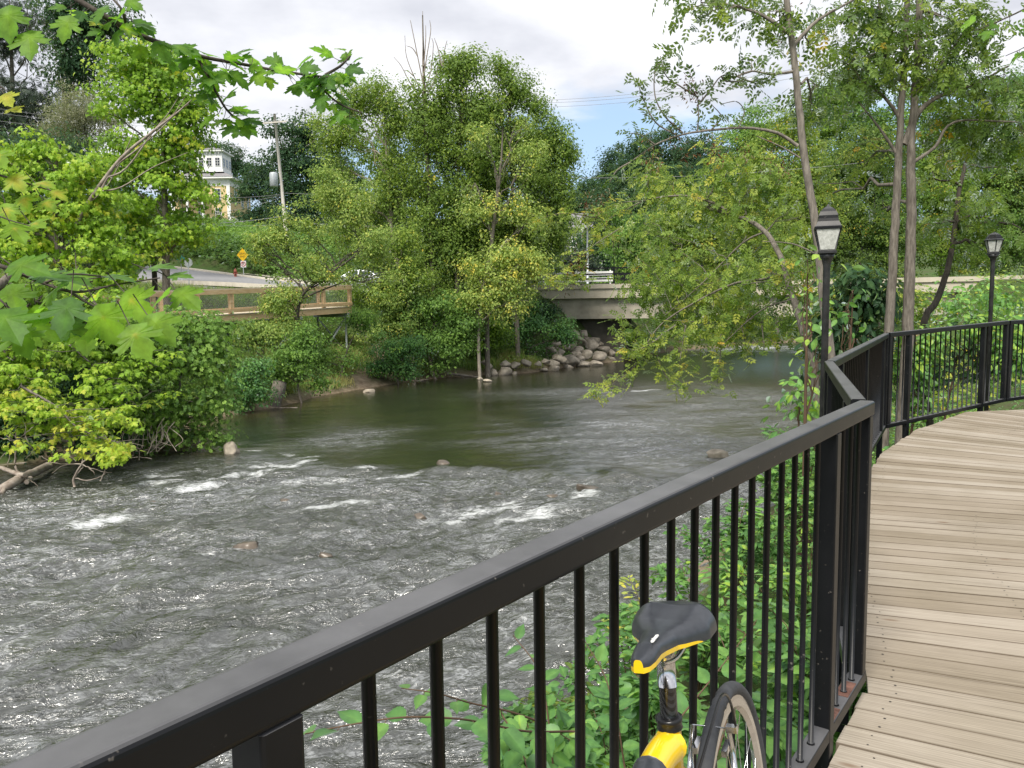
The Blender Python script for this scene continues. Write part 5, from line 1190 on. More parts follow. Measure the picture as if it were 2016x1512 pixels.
twig('thin reddish elm shoot arching above the longest one', [(1060,1420,2.5),(1000,1400,2.4),(930,1385,2.3),(860,1365,2.2),(790,1355,2.2)], .066, 9, .55)
twig('elm shoot hanging down at the bottom between the second and fourth bars', [(960,1330,2.5),(985,1400,2.4),(1020,1460,2.3),(1040,1520,2.2)], .08, 9, .42)
twig('upright elm shoot between the fourth and sixth bars', [(1090,1520,2.6),(1080,1420,2.6),(1060,1320,2.7),(1010,1250,2.8)], .07, 11, .5)
twig('elm shoot with notched leaves right of the sixth bar', [(1230,1512,2.8),(1215,1420,2.8),(1190,1330,2.9),(1150,1260,3.0)], .075, 11, .48)
twig('elm shoot behind the seatpost reaching up right', [(1260,1512,2.6),(1350,1400,2.7),(1430,1300,2.8),(1490,1220,2.9)], .085, 11, .5)
twig('leafy elm shoot seen through the bicycle wheel', [(1400,1520,2.6),(1430,1420,2.7),(1440,1320,2.8),(1400,1210,3.0)], .085, 11, .5)

# ---------------------------------------------------------------- maple boughs close to the camera
def petiole_leaf(cm, tm, c, d, plen, size, tint, nrm):
    q = c + d * plen; tm.tube(wiggle(c, q, 4, .05, -.05), .0011, 4)
    scatter(cm, np.array([q]), T_MAPLE, np.array([size]), np.array([nrm]), np.array([unit(d + np.array([0, 0, -.35]))]), np.array([tint]))
def near_bough(label, branches, leaves, r0=.006, tm_=.45, leaf='near_maple', auto=0, asz=.09):
    o0 = at(*branches[0][0]); root = empty('maple_branch', tuple(o0), label, 'branch', 'maple branches hanging into the top and left of the view')
    tm = MB(); cm = MB()
    for bi, br in enumerate(branches):
        P = smooth_line([at(*p) for p in br], 6) - o0; tm.tube(P, np.linspace(r0 if bi == 0 else r0 * .55, r0 * .3, len(P)), 6)
        n = int(auto * np.linalg.norm(np.diff(P, axis=0), axis=1).sum())
        for k in range(n):
            t = RNG.random() ** .8; i = min(int(t * (len(P) - 1)), len(P) - 2); c = P[i]
            a = RNG.random() * 2 * math.pi; d = unit(np.array([math.cos(a), math.sin(a) * .8, RNG.normal() * .5 - .35]) + unit(P[i + 1] - P[i]) * .4)
            petiole_leaf(cm, tm, c, d, RNG.uniform(.025, .06), asz * RNG.uniform(.6, 1.15), RNG.normal(tm_, .17), np.array([RNG.normal() * .5, -.45 + RNG.normal() * .5, .75]))
    for px, py, Y, size, ang, tint, edge in leaves:
        # ang: direction of the tip in the picture plane (degrees, 0 right, -90 down); edge: 0 faces the camera, 1 seen from the side
        c = at(px, py, Y) - o0; d = np.array([math.cos(R(ang)), RNG.normal() * .15, math.sin(R(ang))])
        nr = unit(np.array([0, -1.0, .25]) * (1 - edge) + np.array([0, -.1, 1.0]) * edge + RNG.normal(size=3) * .12)
        tm.tube([c - d * size * .5 + np.array([0, 0, size * .1]), c], .0011, 4)
        scatter(cm, np.array([c]), T_MAPLE, np.array([size]), np.array([nr]), np.array([d]), np.array([tint]))
    tm.build('branch', BARK_DARK, root); cm.build('leaves', LEAF[leaf], root); return root
near_bough('long dark maple twig crossing the sky from the top left corner toward the tall trees',
  [[(120,-20,2.7),(190,22,2.7),(260,62,2.75),(330,90,2.8),(400,112,2.9),(470,125,3.0),(540,138,3.05),(610,148,3.1),(650,152,3.1)],
   [(385,108,2.9),(410,150,2.9),(430,190,2.9),(455,225,2.95),(500,252,3.0)], [(620,150,3.1),(640,180,3.1),(670,205,3.1),(712,222,3.1)], [(640,148,3.1),(670,130,3.1),(690,110,3.1)], [(250,58,2.75),(240,20,2.7),(215,-10,2.7)]],
  [(60,60,1.9,.09,-80,.6,.1),(140,30,2.3,.09,-100,.62,.1),(20,10,1.9,.10,-85,.55,.1)], .011, .42, auto=75, asz=.085)
near_bough('maple twig with large pale green leaves in front of the timber walkway, at the left',
  [[(-60,505,1.45),(20,530,1.45),(80,555,1.5),(150,575,1.5),(230,560,1.55),(315,547,1.6)], [(130,570,1.5),(180,600,1.5),(240,622,1.5),(285,615,1.5)], [(-60,505,1.45),(-40,550,1.42),(0,590,1.4),(40,625,1.4)], [(90,556,1.5),(140,540,1.5),(210,545,1.55)]],
  [(190,600,1.45,0.094,-60,.72,.1),(245,575,1.5,0.086,-45,.75,.1),(255,640,1.42,0.082,-62,.74,.05),(170,640,1.5,0.074,-80,.7,.1),(70,600,1.5,0.074,-75,.72,.1),(290,620,1.45,0.082,-50,.66,.2),(345,570,1.6,0.074,-50,.66,.5),(140,585,1.4,0.082,-92,.2,.35),(120,640,1.5,0.070,-20,.3,.7),(20,520,1.4,0.082,-30,.5,.3),(60,545,1.45,0.082,-10,.28,.75),(200,545,1.55,0.070,20,.3,.95),(110,545,1.5,0.070,-30,.35,.8),(0,610,1.35,0.090,-60,.4,.6),(30,640,1.38,0.074,-65,.6,.3),(330,545,1.65,0.057,-20,.45,.9),(290,530,1.65,0.066,-10,.4,.9),(150,530,1.6,0.066,-80,.6,.4),(20,560,1.5,0.082,-70,.6,.3)], .005, .5, auto=11, asz=.075)
near_bough('maple twig with yellowing leaves at the left edge above the large backlit leaves',
  [[(-60,330,1.9),(0,345,1.9),(50,360,1.9),(100,375,1.95)], [(-60,330,1.9),(-50,400,1.85),(10,430,1.8),(60,445,1.8)]],
  [(20,345,1.9,.065,-50,.95,.4),(70,360,1.9,.06,-40,.93,.6),(45,385,1.95,.06,-70,.9,.3),(10,400,1.9,.07,-75,.85,.4),(100,375,2.0,.05,-30,.95,.7),(20,440,1.8,.07,-60,.75,.4),(60,440,1.85,.06,-50,.8,.5),(-10,300,1.9,.07,-60,.8,.5),(85,395,1.95,.055,-60,.9,.5)], .004)
near_bough('single dry yellow maple leaf hanging at the left edge near the wires',
  [[(-40,150,2.0),(0,170,2.0),(15,180,2.0)]], [(8,185,2.0,.06,-60,.99,.3),(18,215,2.0,.05,-50,.99,.6)], .003)
near_bough('out of focus leafy twig in the top right corner', [[(2100,-40,3.6),(2030,10,3.6),(1970,40,3.6),(1920,60,3.6)], [(2030,10,3.6),(2035,60,3.6),(2020,90,3.6),(1980,110,3.6)]], [], .006, .35, auto=26, asz=.10)

# ---------------------------------------------------------------- undergrowth
def sow(n, region, T, size, leaf, name, cl=10, sp=.3, h=.25, tmean=.5, cond=None, up=.8, flatd=.5):
    x0, x1, y0, y1 = region; m_ = int(n / cl * 2.5); x = RNG.uniform(x0, x1, m_); y = RNG.uniform(y0, y1, m_)
    P = np.stack([x, y], -1); ok = ~in_poly(P, RIVER) & (seg_dist(P, EDGE + [0, 0]) > .0)
    # keep the road, the paths and the boardwalk clear
    rd = seg_dist(P, np.array(rp)); ok &= rd > 5.6
    ok &= seg_dist(P, PATH) > .75 * np.where(P[:, 1] > 30, 1, 0)
    if cond is not None: ok &= cond(P)
    ok &= fbm(P[:, 0] * .5, P[:, 1] * .5, 2) > -.45
    P = P[ok][:int(n / cl)]; z = ground(P[:, 0], P[:, 1]); k = np.repeat(np.arange(len(P)), cl)
    tt = np.clip(tmean + fbm(P[:, 0] * .4 + 7, P[:, 1] * .4, 2) * .5 + RNG.normal(size=len(P)) * .1, 0, 1)
    hs = h * RNG.uniform(.3, 1.2, len(P))
    C = np.stack([P[k, 0] + RNG.normal(size=len(k)) * sp * .5, P[k, 1] + RNG.normal(size=len(k)) * sp * .5, z[k] + hs[k] * RNG.random(len(k)) ** .6], -1)
    if T is T_BLADE:
        C[:, 2] = z[k] - .02; dr = np.stack([RNG.normal(size=len(k)) * .45, RNG.normal(size=len(k)) * .45, np.ones(len(k))], -1); nr = RNG.normal(size=(len(k), 3)) * [1, 1, .1]
    else:
        nr = RNG.normal(size=(len(k), 3)) * .5 + [0, -.2, up]; dr = RNG.normal(size=(len(k), 3)) * [1, 1, .4]
    g_ = MB(); scatter(g_, C, T, size * RNG.uniform(.5, 1.3, len(k)), nr, dr, tt[k] + RNG.normal(size=len(k)) * .08)
    o_ = g_.build(name, LEAF[leaf]); o_['kind'] = 'stuff'; return o_
dLB = lambda P: seg_dist(P, LB); dRB = lambda P: seg_dist(P, RB)
left = lambda P: dLB(P) < dRB(P)
sow(60000, (-20, 4, 15, 50), T_FAR, .13, 'boxelder', 'bank_undergrowth', 14, .45, .5, .5, cond=lambda P: left(P) & (dLB(P) > .9) & (dLB(P) < 11) & (P[:, 1] > 16))
sow(45000, (-12, 3, 24, 44), T_BLADE, .38, 'grass', 'bank_grass', 16, .35, .3, .6, cond=lambda P: left(P) & (dLB(P) > .35) & (dLB(P) < 5))
sow(40000, (-45, 10, 36, 70), T_BLADE, .30, 'grass', 'verge_grass', 14, .5, .3, .45, cond=lambda P: left(P) & (dLB(P) > 5) & (seg_dist(P, np.vstack([JP, JP[:1]])) > .6) & ~in_poly(P, JP))
sow(190000, (-55, 2, 62, 112), T_FAR, .40, 'boxelder', 'hillside_undergrowth', 16, 1.5, 1.5, .35, cond=lambda P: left(P) & (seg_dist(P, np.vstack([JP, JP[:1]])) > 2.2) & ~in_poly(P, JP) & ~((np.abs(P[:, 0] + 41) < 9) & (P[:, 1] > 92)))
sow(60000, (-3, 26, 1, 46), T_OVAL, .085, 'elm', 'near_bank_undergrowth', 14, .35, .4, .6, cond=lambda P: ~left(P) & (dRB(P) > .25) & (dRB(P) < 9) & (P[:, 1] < 22))
sow(30000, (4, 60, 18, 60), T_FAR, .2, 'ash_gold', 'right_bank_undergrowth', 14, .8, .9, .6, cond=lambda P: ~left(P) & (dRB(P) > .8))
sow(60000, (6, 110, 50, 125), T_FAR, .36, 'boxelder', 'far_bank_undergrowth', 14, 1.4, 3.0, .4, cond=lambda P: left(P) & (dLB(P) > .4) & (dLB(P) < 14))

# ---------------------------------------------------------------- road bridge
BE = np.array([.9776, -.2103]); BN = np.array([.2103, .9776]); BO = np.array([0, 50.3])
def bp(s_, n_, z): p = BO + BE * s_ + BN * n_; return np.array([p[0], p[1], z])
BANG = math.atan2(BE[1], BE[0])
br = empty('road_bridge', tuple(bp(14, 5, .8)), 'low tan concrete road bridge with black railing crossing the river', 'bridge')
def bbox(mb, s0, s1, n0, n1, z0, z1): mb.box(bp((s0 + s1) / 2, (n0 + n1) / 2, (z0 + z1) / 2) - np.array(br.location), (s1 - s0, n1 - n0, z1 - z0), BANG)
fs = MB(); bbox(fs, -3, 40, 0, .45, 2.08, 2.68); bbox(fs, -3, 40, -.10, .55, 2.68, 2.96)
for k in range(8): bbox(fs, -3 + k * 5.4, -2.97 + k * 5.4, -.003, .1, 2.09, 2.67)
fs.build('fascia', CONC, br)
gd = MB(); bbox(gd, -3, 40, .35, .75, .95, 2.08); bbox(gd, -3, 40, .28, .85, .77, .97); gd.build('girder', CONC_D, br)
for n0 in (3.0, 5.2, 7.4, 9.2):
    g2 = MB(); bbox(g2, 1, 40, n0, n0 + .4, .77, 2.08); g2.build('girder', CONC_D, br)
sl = MB(); bbox(sl, -3, 40, .45, 9.9, 2.08, 2.74); sl.build('deck_slab', CONC_D, br)
f2 = MB(); bbox(f2, -3, 40, 9.9, 10.4, 2.08, 2.96); f2.build('fascia', CONC, br)
ab = MB(); bbox(ab, .5, 7.2, 1.2, 9.8, -2.6, .765); ab.build('abutment', mottled('shade-coloured abutment concrete', (.05, .045, .035), (.11, .10, .08), 1.0, .95), br)  # left abutment: shade under the deck is put into its dark base colour
ab = MB(); bbox(ab, 31, 32.6, .6, 9.8, -2.6, .77); ab.build('abutment', CONC_D, br)
for n0, nm_ in ((.22, 0), (10.15, 1)):
    rl = empty('bridge_railing', (0, 0, 0)); rl.parent = br
    hm = MB()
    for k in range(6):
        pm = MB(); s_ = -1.0 + k * 2.55; bbox(pm, s_ - (.22 if k == 1 and nm_ == 0 else .06), s_ + (.22 if k == 1 and nm_ == 0 else .06), n0 - .06, n0 + .06, 2.96, 4.02); pm.build('post', IRON, rl)
    for z_ in (3.25, 3.55, 3.92): bbox(hm, -2.9, 12.2, n0 - .03, n0 + .03, z_, z_ + .09)
    hm.build('rail', IRON, rl)
# white guard boards standing behind the black railing at the left end of the bridge
gb = empty('guard_barrier', tuple(bp(3, 1.5, 2.8)), 'white horizontal board barrier on the bridge behind the black railing', 'barrier')
q = MB()
for z_ in (.35, .75): q.box((0, 0, z_ + .15), (7, .05, .26), BANG)
for k in (-3.3, -1.1, 1.1, 3.3): q.box((BE[0] * k + .02, BE[1] * k + .06, .55), (.09, .06, 1.1), BANG)
q.build('board', WHITEP, gb)

# ---------------------------------------------------------------- timber walkway on steel legs
TIMB = mottled('fresh treated timber', (.52, .34, .18), (.72, .54, .34), 3, .75, .15, .004, sc=(1, 1, 6), mid=(.64, .45, .26))
TIMB_P = mottled('pale board top', (.50, .42, .31), (.62, .54, .42), 3, .75, .1, .003)
MESHM = mat('wire mesh', (.35, .36, .36), .5, .4)
wa = np.array([-14.6, 27.9]); wb = np.array([-7.95, 38.5]); wL = float(np.hypot(*(wb - wa))); wd = (wb - wa) / wL; wn = np.array([-wd[1], wd[0]]); wang = math.atan2(wd[1], wd[0])
wz = lambda s_: 1.18 + .52 * s_ / wL
wk = empty('timber_walkway', (wa[0], wa[1], 0), 'new orange-brown timber walkway with mesh railing on galvanised legs across the river', 'walkway')
def wp(s_, n_, z): return np.array([wd[0] * s_ + wn[0] * n_, wd[1] * s_ + wn[1] * n_, z])
d_ = MB(); d_.poly([wp(0, -.05, wz(0)), wp(wL, -.05, wz(wL)), wp(wL, 2.3, wz(wL)), wp(0, 2.3, wz(0)), wp(0, -.05, wz(0) - .04), wp(wL, -.05, wz(wL) - .04), wp(wL, 2.3, wz(wL) - .04), wp(0, 2.3, wz(0) - .04)], [[0,1,2,3],[7,6,5,4],[0,4,5,1],[1,5,6,2],[2,6,7,3],[3,7,4,0]]); d_.build('deck_board', TIMB_P, wk)
for n0 in (0, 2.25):
    MB().bar(wp(0, n0, wz(0) - .18), wp(wL, n0, wz(wL) - .18), .06, .26).build('side_beam', TIMB, wk)
MB().bar(wp(wL, .0, wz(wL) - .18), wp(wL, 2.25, wz(wL) - .18), .06, .26).build('side_beam', TIMB, wk)
sts = list(np.linspace(.1, wL - .06, 8))
for n0 in (.03, 2.22):
    for s_ in sts: MB().bar(wp(s_, n0, wz(s_)), wp(s_, n0, wz(s_) + 1.0), .15, .15, up=(wd[0], wd[1], 0)).build('post', TIMB, wk)
    for (h0, w_, t_, m_, nm_) in ((1.04, .18, .06, TIMB_P, 'handrail'), (.92, .05, .17, TIMB, 'upper_rail'), (.13, .05, .15, TIMB, 'lower_rail')):
        MB().bar(wp(-.05, n0 + (.0 if h0 > 1 else -.085), wz(0) + h0), wp(wL + .02, n0 + (.0 if h0 > 1 else -.085), wz(wL) + h0), w_, t_).build(nm_, m_, wk)
    ms = MB(); st_ = .085
    for k in range(int(wL / st_)):
        for sg in (1, -1):
            s0 = k * st_; s1 = s0 + .42
            if s1 < wL: ms.bar(wp(s0, n0, wz(s0) + (.2 if sg > 0 else .84)), wp(s1, n0, wz(s1) + (.84 if sg > 0 else .2)), .005, .005)
    ms.build('wire_mesh', MESHM, wk)
for h0, w_, t_, m_, nm_ in ((1.04, .18, .06, TIMB_P, 'handrail'), (.92, .05, .17, TIMB, 'upper_rail'), (.13, .05, .15, TIMB, 'lower_rail')):
    MB().bar(wp(wL - .06, .12, wz(wL) + h0), wp(wL - .06, 2.12, wz(wL) + h0), w_, t_).build(nm_, m_, wk)
for s_ in (.6, 3.4, 6.3, 9.2, wL - .25):
    px_, py_ = wa + wd * s_; zg = min(gz(px_, py_), gz(*(wa + wd * s_ + wn * 2.2))) - .3; zt = wz(s_) - .31
    cb = MB().bar(wp(s_, -.05, zt - .1), wp(s_, 2.35, zt - .1), .12, .2); cb.build('cross_beam', GALV, wk)
    for n0 in (.15, 2.1): MB().tube([wp(s_, n0, zg), wp(s_, n0, zt - .2)], .055, 8).build('leg', GALV, wk)
    for a_, b_ in ((.15, 2.1), (2.1, .15)): MB().bar(wp(s_, a_, zt - .25), wp(s_, b_, zg + .35), .05, .05).build('brace', GALV, wk)
    if s_ < wL - 1:
        MB().bar(wp(s_ + .05, .15, zt - .28), wp(min(s_ + 1.5, wL), .15, zg + .5), .05, .05).build('brace', GALV, wk)
    if s_ > 1: MB().bar(wp(s_ - .05, .15, zt - .28), wp(s_ - 1.6, .15, zg + .4), .05, .05).build('brace', GALV, wk)

# ---------------------------------------------------------------- yellow house with cupola
HY = 115.0; HX, HZ = at(396, 456, HY)[0], at(437, 456, HY)[2]; sc_ = HY / FPX
def hm_(px): return (px - 1008) / FPX * HY
BRICK = mottled('yellow brick', (.55, .42, .20), (.68, .54, .30), 8, .85, .2, .01, mid=(.62, .48, .25))
STONE = mottled('field stone', (.25, .21, .17), (.48, .42, .34), 1.6, .9, .3, .03)
SLATE = mottled('grey slate', (.16, .155, .16), (.24, .23, .235), 3, .8, .2, .01)
hs = empty('yellow_house', (HX, HY, HZ), 'yellow brick house with a white windowed cupola on the hill across the river', 'house')
rot = R(12)
W_, D_ = 8.6, 9.0      # main block
x0 = 0.2
def hb_(mb, c, sz_): mb.box(c, sz_); return mb
hb_(MB(), (x0, D_ / 2, .55), (W_ + .1, D_ + .1, 1.5)).build('stone_base', STONE, hs)
wl = MB(); wl.box((x0, D_ / 2, 3.95), (W_, D_, 5.3)); wl.build('wall', BRICK, hs)
fz = MB(); fz.box((x0, D_ / 2, 7.1), (W_ + .12, D_ + .12, 1.0)); fz.box((x0, D_ / 2, 7.72), (W_ + 1.5, D_ + 1.5, .24)); 
for sx in (-1, 1): fz.box((x0 + sx * (W_ / 2 - .2), -.06, 3.9), (.5, .12, 5.4))
fz.build('white_trim', WHITEP, hs)
def hip(mb, cx, cy_, z0, wx, wy, h, tx, ty):
    P = [(cx - wx, cy_ - wy, z0), (cx + wx, cy_ - wy, z0), (cx + wx, cy_ + wy, z0), (cx - wx, cy_ + wy, z0), (cx - tx, cy_ - ty, z0 + h), (cx + tx, cy_ - ty, z0 + h), (cx + tx, cy_ + ty, z0 + h), (cx - tx, cy_ + ty, z0 + h)]
    mb.poly(P, [[0,1,5,4],[1,2,6,5],[2,3,7,6],[3,0,4,7],[4,5,6,7],[3,2,1,0]])
rf = MB(); hip(rf, x0, D_ / 2, 7.845, W_ / 2 + .8, D_ / 2 + .8, 1.5, 2.0, 2.0); rfo = rf.build('roof', SLATE, hs)
cx_ = 1.45; cu = MB(); cu.box((cx_, 2.6, 10.2), (3.7, 3.7, 2.9)); cu.box((cx_, 2.6, 11.75), (4.5, 4.5, .2)); cu.box((cx_, 2.6, 8.9), (3.95, 3.95, .3))
for sx in (-1, 0, 1):
    for k in (-.5, .5): cu.box((cx_ + sx * 1.25 + k * .5, .62, 11.5), (.1, .25, .3))
cuo = cu.build('cupola', WHITEP, hs); cr = MB(); hip(cr, cx_, 2.6, 11.86, 2.3, 2.3, .75, .1, .1); cr.build('cupola_roof', SLATE, hs)
def window(px_, z_, w_, h_, y_, nx_=2, ny_=2, face='f', parent=None):
    fr_ = MB()
    if face == 'f':
        fr_.box((px_, y_ - .03, z_), (w_ + .16, .08, h_ + .16)); gl = MB(); gl.box((px_, y_ - .075, z_), (w_, .02, h_))
        for k in range(1, nx_): fr_.box((px_ - w_ / 2 + w_ * k / nx_, y_ - .09, z_), (.04, .02, h_))
        for k in range(1, ny_): fr_.box((px_, y_ - .09, z_ - h_ / 2 + h_ * k / ny_), (w_, .021, .04))
    else:
        fr_.box((y_ + .03, px_, z_), (.08, w_ + .16, h_ + .16)); gl = MB(); gl.box((y_ + .075, px_, z_), (.02, w_, h_))
        for k in range(1, nx_): fr_.box((y_ + .09, px_ - w_ / 2 + w_ * k / nx_, z_), (.02, .04, h_))
        for k in range(1, ny_): fr_.box((y_ + .09, px_, z_ - h_ / 2 + h_ * k / ny_), (.021, w_, .04))
    w_o = fr_.build('window', WHITEP, parent); gl.build('pane', GLASSD, w_o)
for sx in (-1.2, 0, 1.2): window(cx_ + sx, 10.2, .62, 1.15, .75, 2, 3, parent=hs); window(2.6 + sx, 10.2, .62, 1.15, cx_ + 1.85, 2, 3, 'r', hs)
for sx in (-2.6, 0.0, 2.5):
    window(x0 + sx, 5.2, .8, 1.9, 0, 2, 4, parent=hs); window(x0 + sx, 2.5, .8, 1.7, 0, 3, 4, parent=hs)
for sy in (2.2, 5, 7.6): window(sy, 5.2, .8, 1.9, x0 + W_ / 2, 2, 4, 'r', hs)
po = MB()
for xx in (-3.2, -1.0, 1.2): po.box((xx, -1.9, 2.9), (.28, .28, 3.6))
po.box((-1.0, -1.0, 4.75), (4.9, 2.2, .3)); po.box((-1, -1, .95), (4.9, 2.2, .25)); po.build('porch', WHITEP, hs)
sp_ = MB()
for k in range(5): sp_.box((x0 + W_ / 2 + .5 + k * .35, .8, 1.25 - k * .27), (.36, 1.6, .12))
for yy in (0, 1.6):
    sp_.bar((x0 + W_ / 2 + .1, yy, 2.2), (x0 + W_ / 2 + 2.0, yy, .9), .08, .1)
    for k in range(8): sp_.box((x0 + W_ / 2 + .2 + k * .25, yy, 1.55 - k * .17), (.05, .05, 1.1))
sp_.build('porch_steps', WHITEP, hs)

# ---------------------------------------------------------------- grey-roofed house, behind the bridge
gp = at(1160, 450, 100); g0 = gz(gp[0], 100)
gh = empty('grey_roofed_house', (gp[0], 100, g0), 'small house with a grey roof and white walls, half hidden beyond the bridge', 'house')
zr = gp[2] - g0
MB().box((0, 3, zr / 2 - .2), (5.2, 6, zr + .2)).build('wall', WHITEP, gh)
MB().poly([(-3.2,-.8,zr),(3.2,-.8,zr),(2.0,3,zr+2.3),(-2.0,3,zr+2.3),(-3.2,6.8,zr),(3.2,6.8,zr)], [[0,1,2,3],[5,4,3,2],[1,5,2],[4,0,3],[0,4,5,1]]).build('roof', SLATE, gh)
BRK = mottled('red brown siding', (.20, .09, .06), (.28, .13, .09), 6, .85)
MB().box((-.2, -.35, zr - 1.5), (3.0, .7, 1.4)).build('bay', BRK, gh)
for sx in (-1.4, .2, 1.7): window(sx, zr - 1.3, .6, 1.1, -.71 if sx < 1.6 else 0, 1, 2, parent=gh)
window(1.6, zr - 3.2, .7, 1.2, 0, 1, 2, parent=gh)

# ---------------------------------------------------------------- poles, wires, signs
POLEW = mottled('grey utility pole wood', (.52, .48, .43), (.68, .64, .58), 3, .9, .2, .01, sc=(4, 4, .6))
a_ = at(541, 238, 70); b_ = at(568, 500, 70); b_ = b_ + (b_ - a_) / np.linalg.norm(b_ - a_) * 1.5; b_[1] = 70
up_ = empty('utility_pole', tuple(b_), 'weathered leaning utility pole with a grey transformer, right of the yellow house', 'utility pole')
A_ = a_ - b_
MB().tube([(0, 0, -.5), A_ * .5, A_ + [0, 0, .6]], [.17, .145, .115], 10).build('pole', POLEW, up_)
tf = at(547, 355, 70) - b_
MB().lathe([(.30, -.6), (.36, -.55), (.36, .5), (.31, .6), (.10, .66)], (tf[0] - .25, tf[1] - .35, tf[2]), 14).build('transformer', GALV, up_)
ca = A_ + [0, 0, -.2]; MB().bar(ca + [-1.1, -.2, -.05], ca + [1.1, -.2, .1], .1, .12).build('cross_arm', POLEW, up_)
for k in (-1.2, -.45, .45, 1.2): MB().lathe([(.03, 0), (.07, .08), (.05, .16), (.06, .2)], ca + np.array([k, -.2, .06]), 8).build('insulator', WHITEP, up_)
WIRE = mat('pale wire', (.30, .30, .31), .5)
def wire(label, a, b, sag, r_1=.012, group='overhead wires'):
    t = np.linspace(0, 1, 24)[:, None]; P = a + (b - a) * t; P[:, 2] -= (sag * 4 * t * (1 - t))[:, 0]
    o_ = MB().tube(P - P[0], r_1, 4).build('wire', WIRE, None, tuple(P[0])); tagp(o_, label, 'wire', group); return o_
topc = b_ + ca
wire('upper wire of the pair at the left edge in front of the dark evergreen', topc + [-1.2, -.2, .25], at(-200, 178, 48), 1.0)
wire('middle wire at the left edge in front of the dark evergreen', topc + [-.45, -.2, .25], at(-200, 188, 48), 1.1)
wire('lowest wire at the left edge, well below the close pair', topc + [.45, -.2, .25], at(-200, 208, 48), 1.2)
wire('wire from the pole top toward the house, just above the cupola', topc + [-1.2, -.2, .2], at(300, 262, 78), .5)
for lab, ya, yb, xa, rr in [('highest of the low wires running left from the pole at window height', 382, 384, 380, .012), ('slanting wire just under the highest low one', 384, 402, 380, .012), ('steeper slanting wire across the dark tree', 388, 425, 380, .012), ('thick pale wire near the foot of the pole', 426, 442, 300, .022), ('lowest wire crossing the pole near its foot', 440, 438, 380, .012)]:
    wire(lab, at(555, ya, 70), at(xa, yb, 66), .25, rr, 'low wires left of the utility pole')
for lab, ya, yb in [('upper wire running right from the utility pole behind the tall trees', 380, 372), ('lower wire running right from the utility pole behind the tall trees', 436, 440)]:
    wire(lab, at(556, ya, 70), at(1000, yb, 66), .3, .012, 'low wires right of the utility pole')
wire('uppermost of the three wires in the sky right of the tall trees', at(1000, 198, 70), at(1600, 128, 52), .6, .013, 'sky wires right of the tall trees')
wire('middle of the three wires in the sky right of the tall trees', at(1000, 203, 70), at(1600, 136, 52), .6, .013, 'sky wires right of the tall trees')
wire('lowest of the three wires in the sky right of the tall trees', at(1000, 211, 70), at(1600, 146, 52), .6, .013, 'sky wires right of the tall trees')
wire('single wire low over the hill trees right of the tall bank clump', at(1060, 348, 60), at(1700, 320, 50), .4, .011)

SIGNY = mat('yellow sign face', (.85, .52, .01), .45); SIGNB = mat('sign lettering black', (.02, .02, .02), .6); SIGNR = mat('sign red', (.55, .02, .02), .5)
SIGNG = mat('street sign teal', (.02, .28, .26), .5); SIGNW = mat('sign white', (.8, .8, .78), .5); ALU = mat('sign back aluminium', (.42, .46, .46), .45, .3)
def text(body, size, mat_, parent, loc, rot_, name='lettering', depth=.002, al='CENTER'):
    c = bpy.data.curves.new(name, 'FONT'); c.body = body; c.size = size; c.extrude = depth; c.align_x = al; c.align_y = 'CENTER'
    tmp = bpy.data.objects.new('tmp', c); me = bpy.data.meshes.new_from_object(tmp); bpy.data.objects.remove(tmp); me.materials.clear(); me.materials.append(mat_)
    o_ = bpy.data.objects.new(name, me); col.objects.link(o_); o_.parent = parent; o_.location = loc; o_.rotation_euler = rot_; return o_
p = at(480, 552, 66); zg = min(p[2], gz(p[0], 66) + .1)
sg = empty('warning_sign', (p[0], 66, zg), 'yellow diamond DEAD END sign above a small white no parking sign', 'road sign')
zt = at(477, 502, 66)[2] - zg; MB().box((0, .03, (zt + .5) / 2), (.06, .05, zt + .5)).build('post', GALV, sg)
MB().poly([(0,0,zt-.56),(.5,0,zt),(0,0,zt+.56),(-.5,0,zt),(0,.012,zt-.56),(.5,.012,zt),(0,.012,zt+.56),(-.5,.012,zt)], [[0,1,2,3],[7,6,5,4],[0,4,5,1],[1,5,6,2],[2,6,7,3],[3,7,4,0]]).build('diamond_plate', SIGNY, sg)
text('DEAD', .22, SIGNB, sg, (0, -.004, zt + .11), (R(90), 0, 0)); text('END', .22, SIGNB, sg, (0, -.004, zt - .13), (R(90), 0, 0))
zp = at(478, 520, 66)[2] - zg
MB().box((.03, -.01, zp), (.46, .012, .56)).build('lower_plate', SIGNW, sg)
text('P', .40, SIGNB, sg, (.03, -.02, zp), (R(90), 0, 0))
rg = MB(); th = np.linspace(0, 2 * math.pi, 25); rg.tube([(.03 + .19 * math.cos(t), -.022, zp + .19 * math.sin(t)) for t in th], .022, 4); rg.bar((-.10, -.022, zp + .13), (.16, -.022, zp - .13), .03, .03); rg.build('prohibition_ring', SIGNR, sg)
p = at(373, 566, 54); zg = gz(p[0], 54)
sg = empty('stop_sign', (p[0], 54, zg), 'grey back of an octagonal sign beside the street name sign', 'road sign'); zt = at(367, 517, 54)[2] - zg
MB().box((0, -.03, (zt + .2) / 2), (.06, .04, zt + .2)).build('post', GALV, sg)
oc = [(.32 * math.cos(R(22.5 + 45 * k)), .32 * math.sin(R(22.5 + 45 * k))) for k in range(8)]
MB().poly([(x_, 0, zt + y_) for x_, y_ in oc] + [(x_, .01, zt + y_) for x_, y_ in oc], [list(range(8)), list(range(8, 16))[::-1]] + [[k, 8 + k, 8 + (k + 1) % 8, (k + 1) % 8] for k in range(8)]).build('octagon_plate', ALU, sg)
MB().poly([(x_ * .97, .0125, zt + y_ * .97) for x_, y_ in oc], [list(range(8))[::-1]]).build('red_face', SIGNR, sg)
p = at(359, 566, 55); zg = gz(p[0], 55)
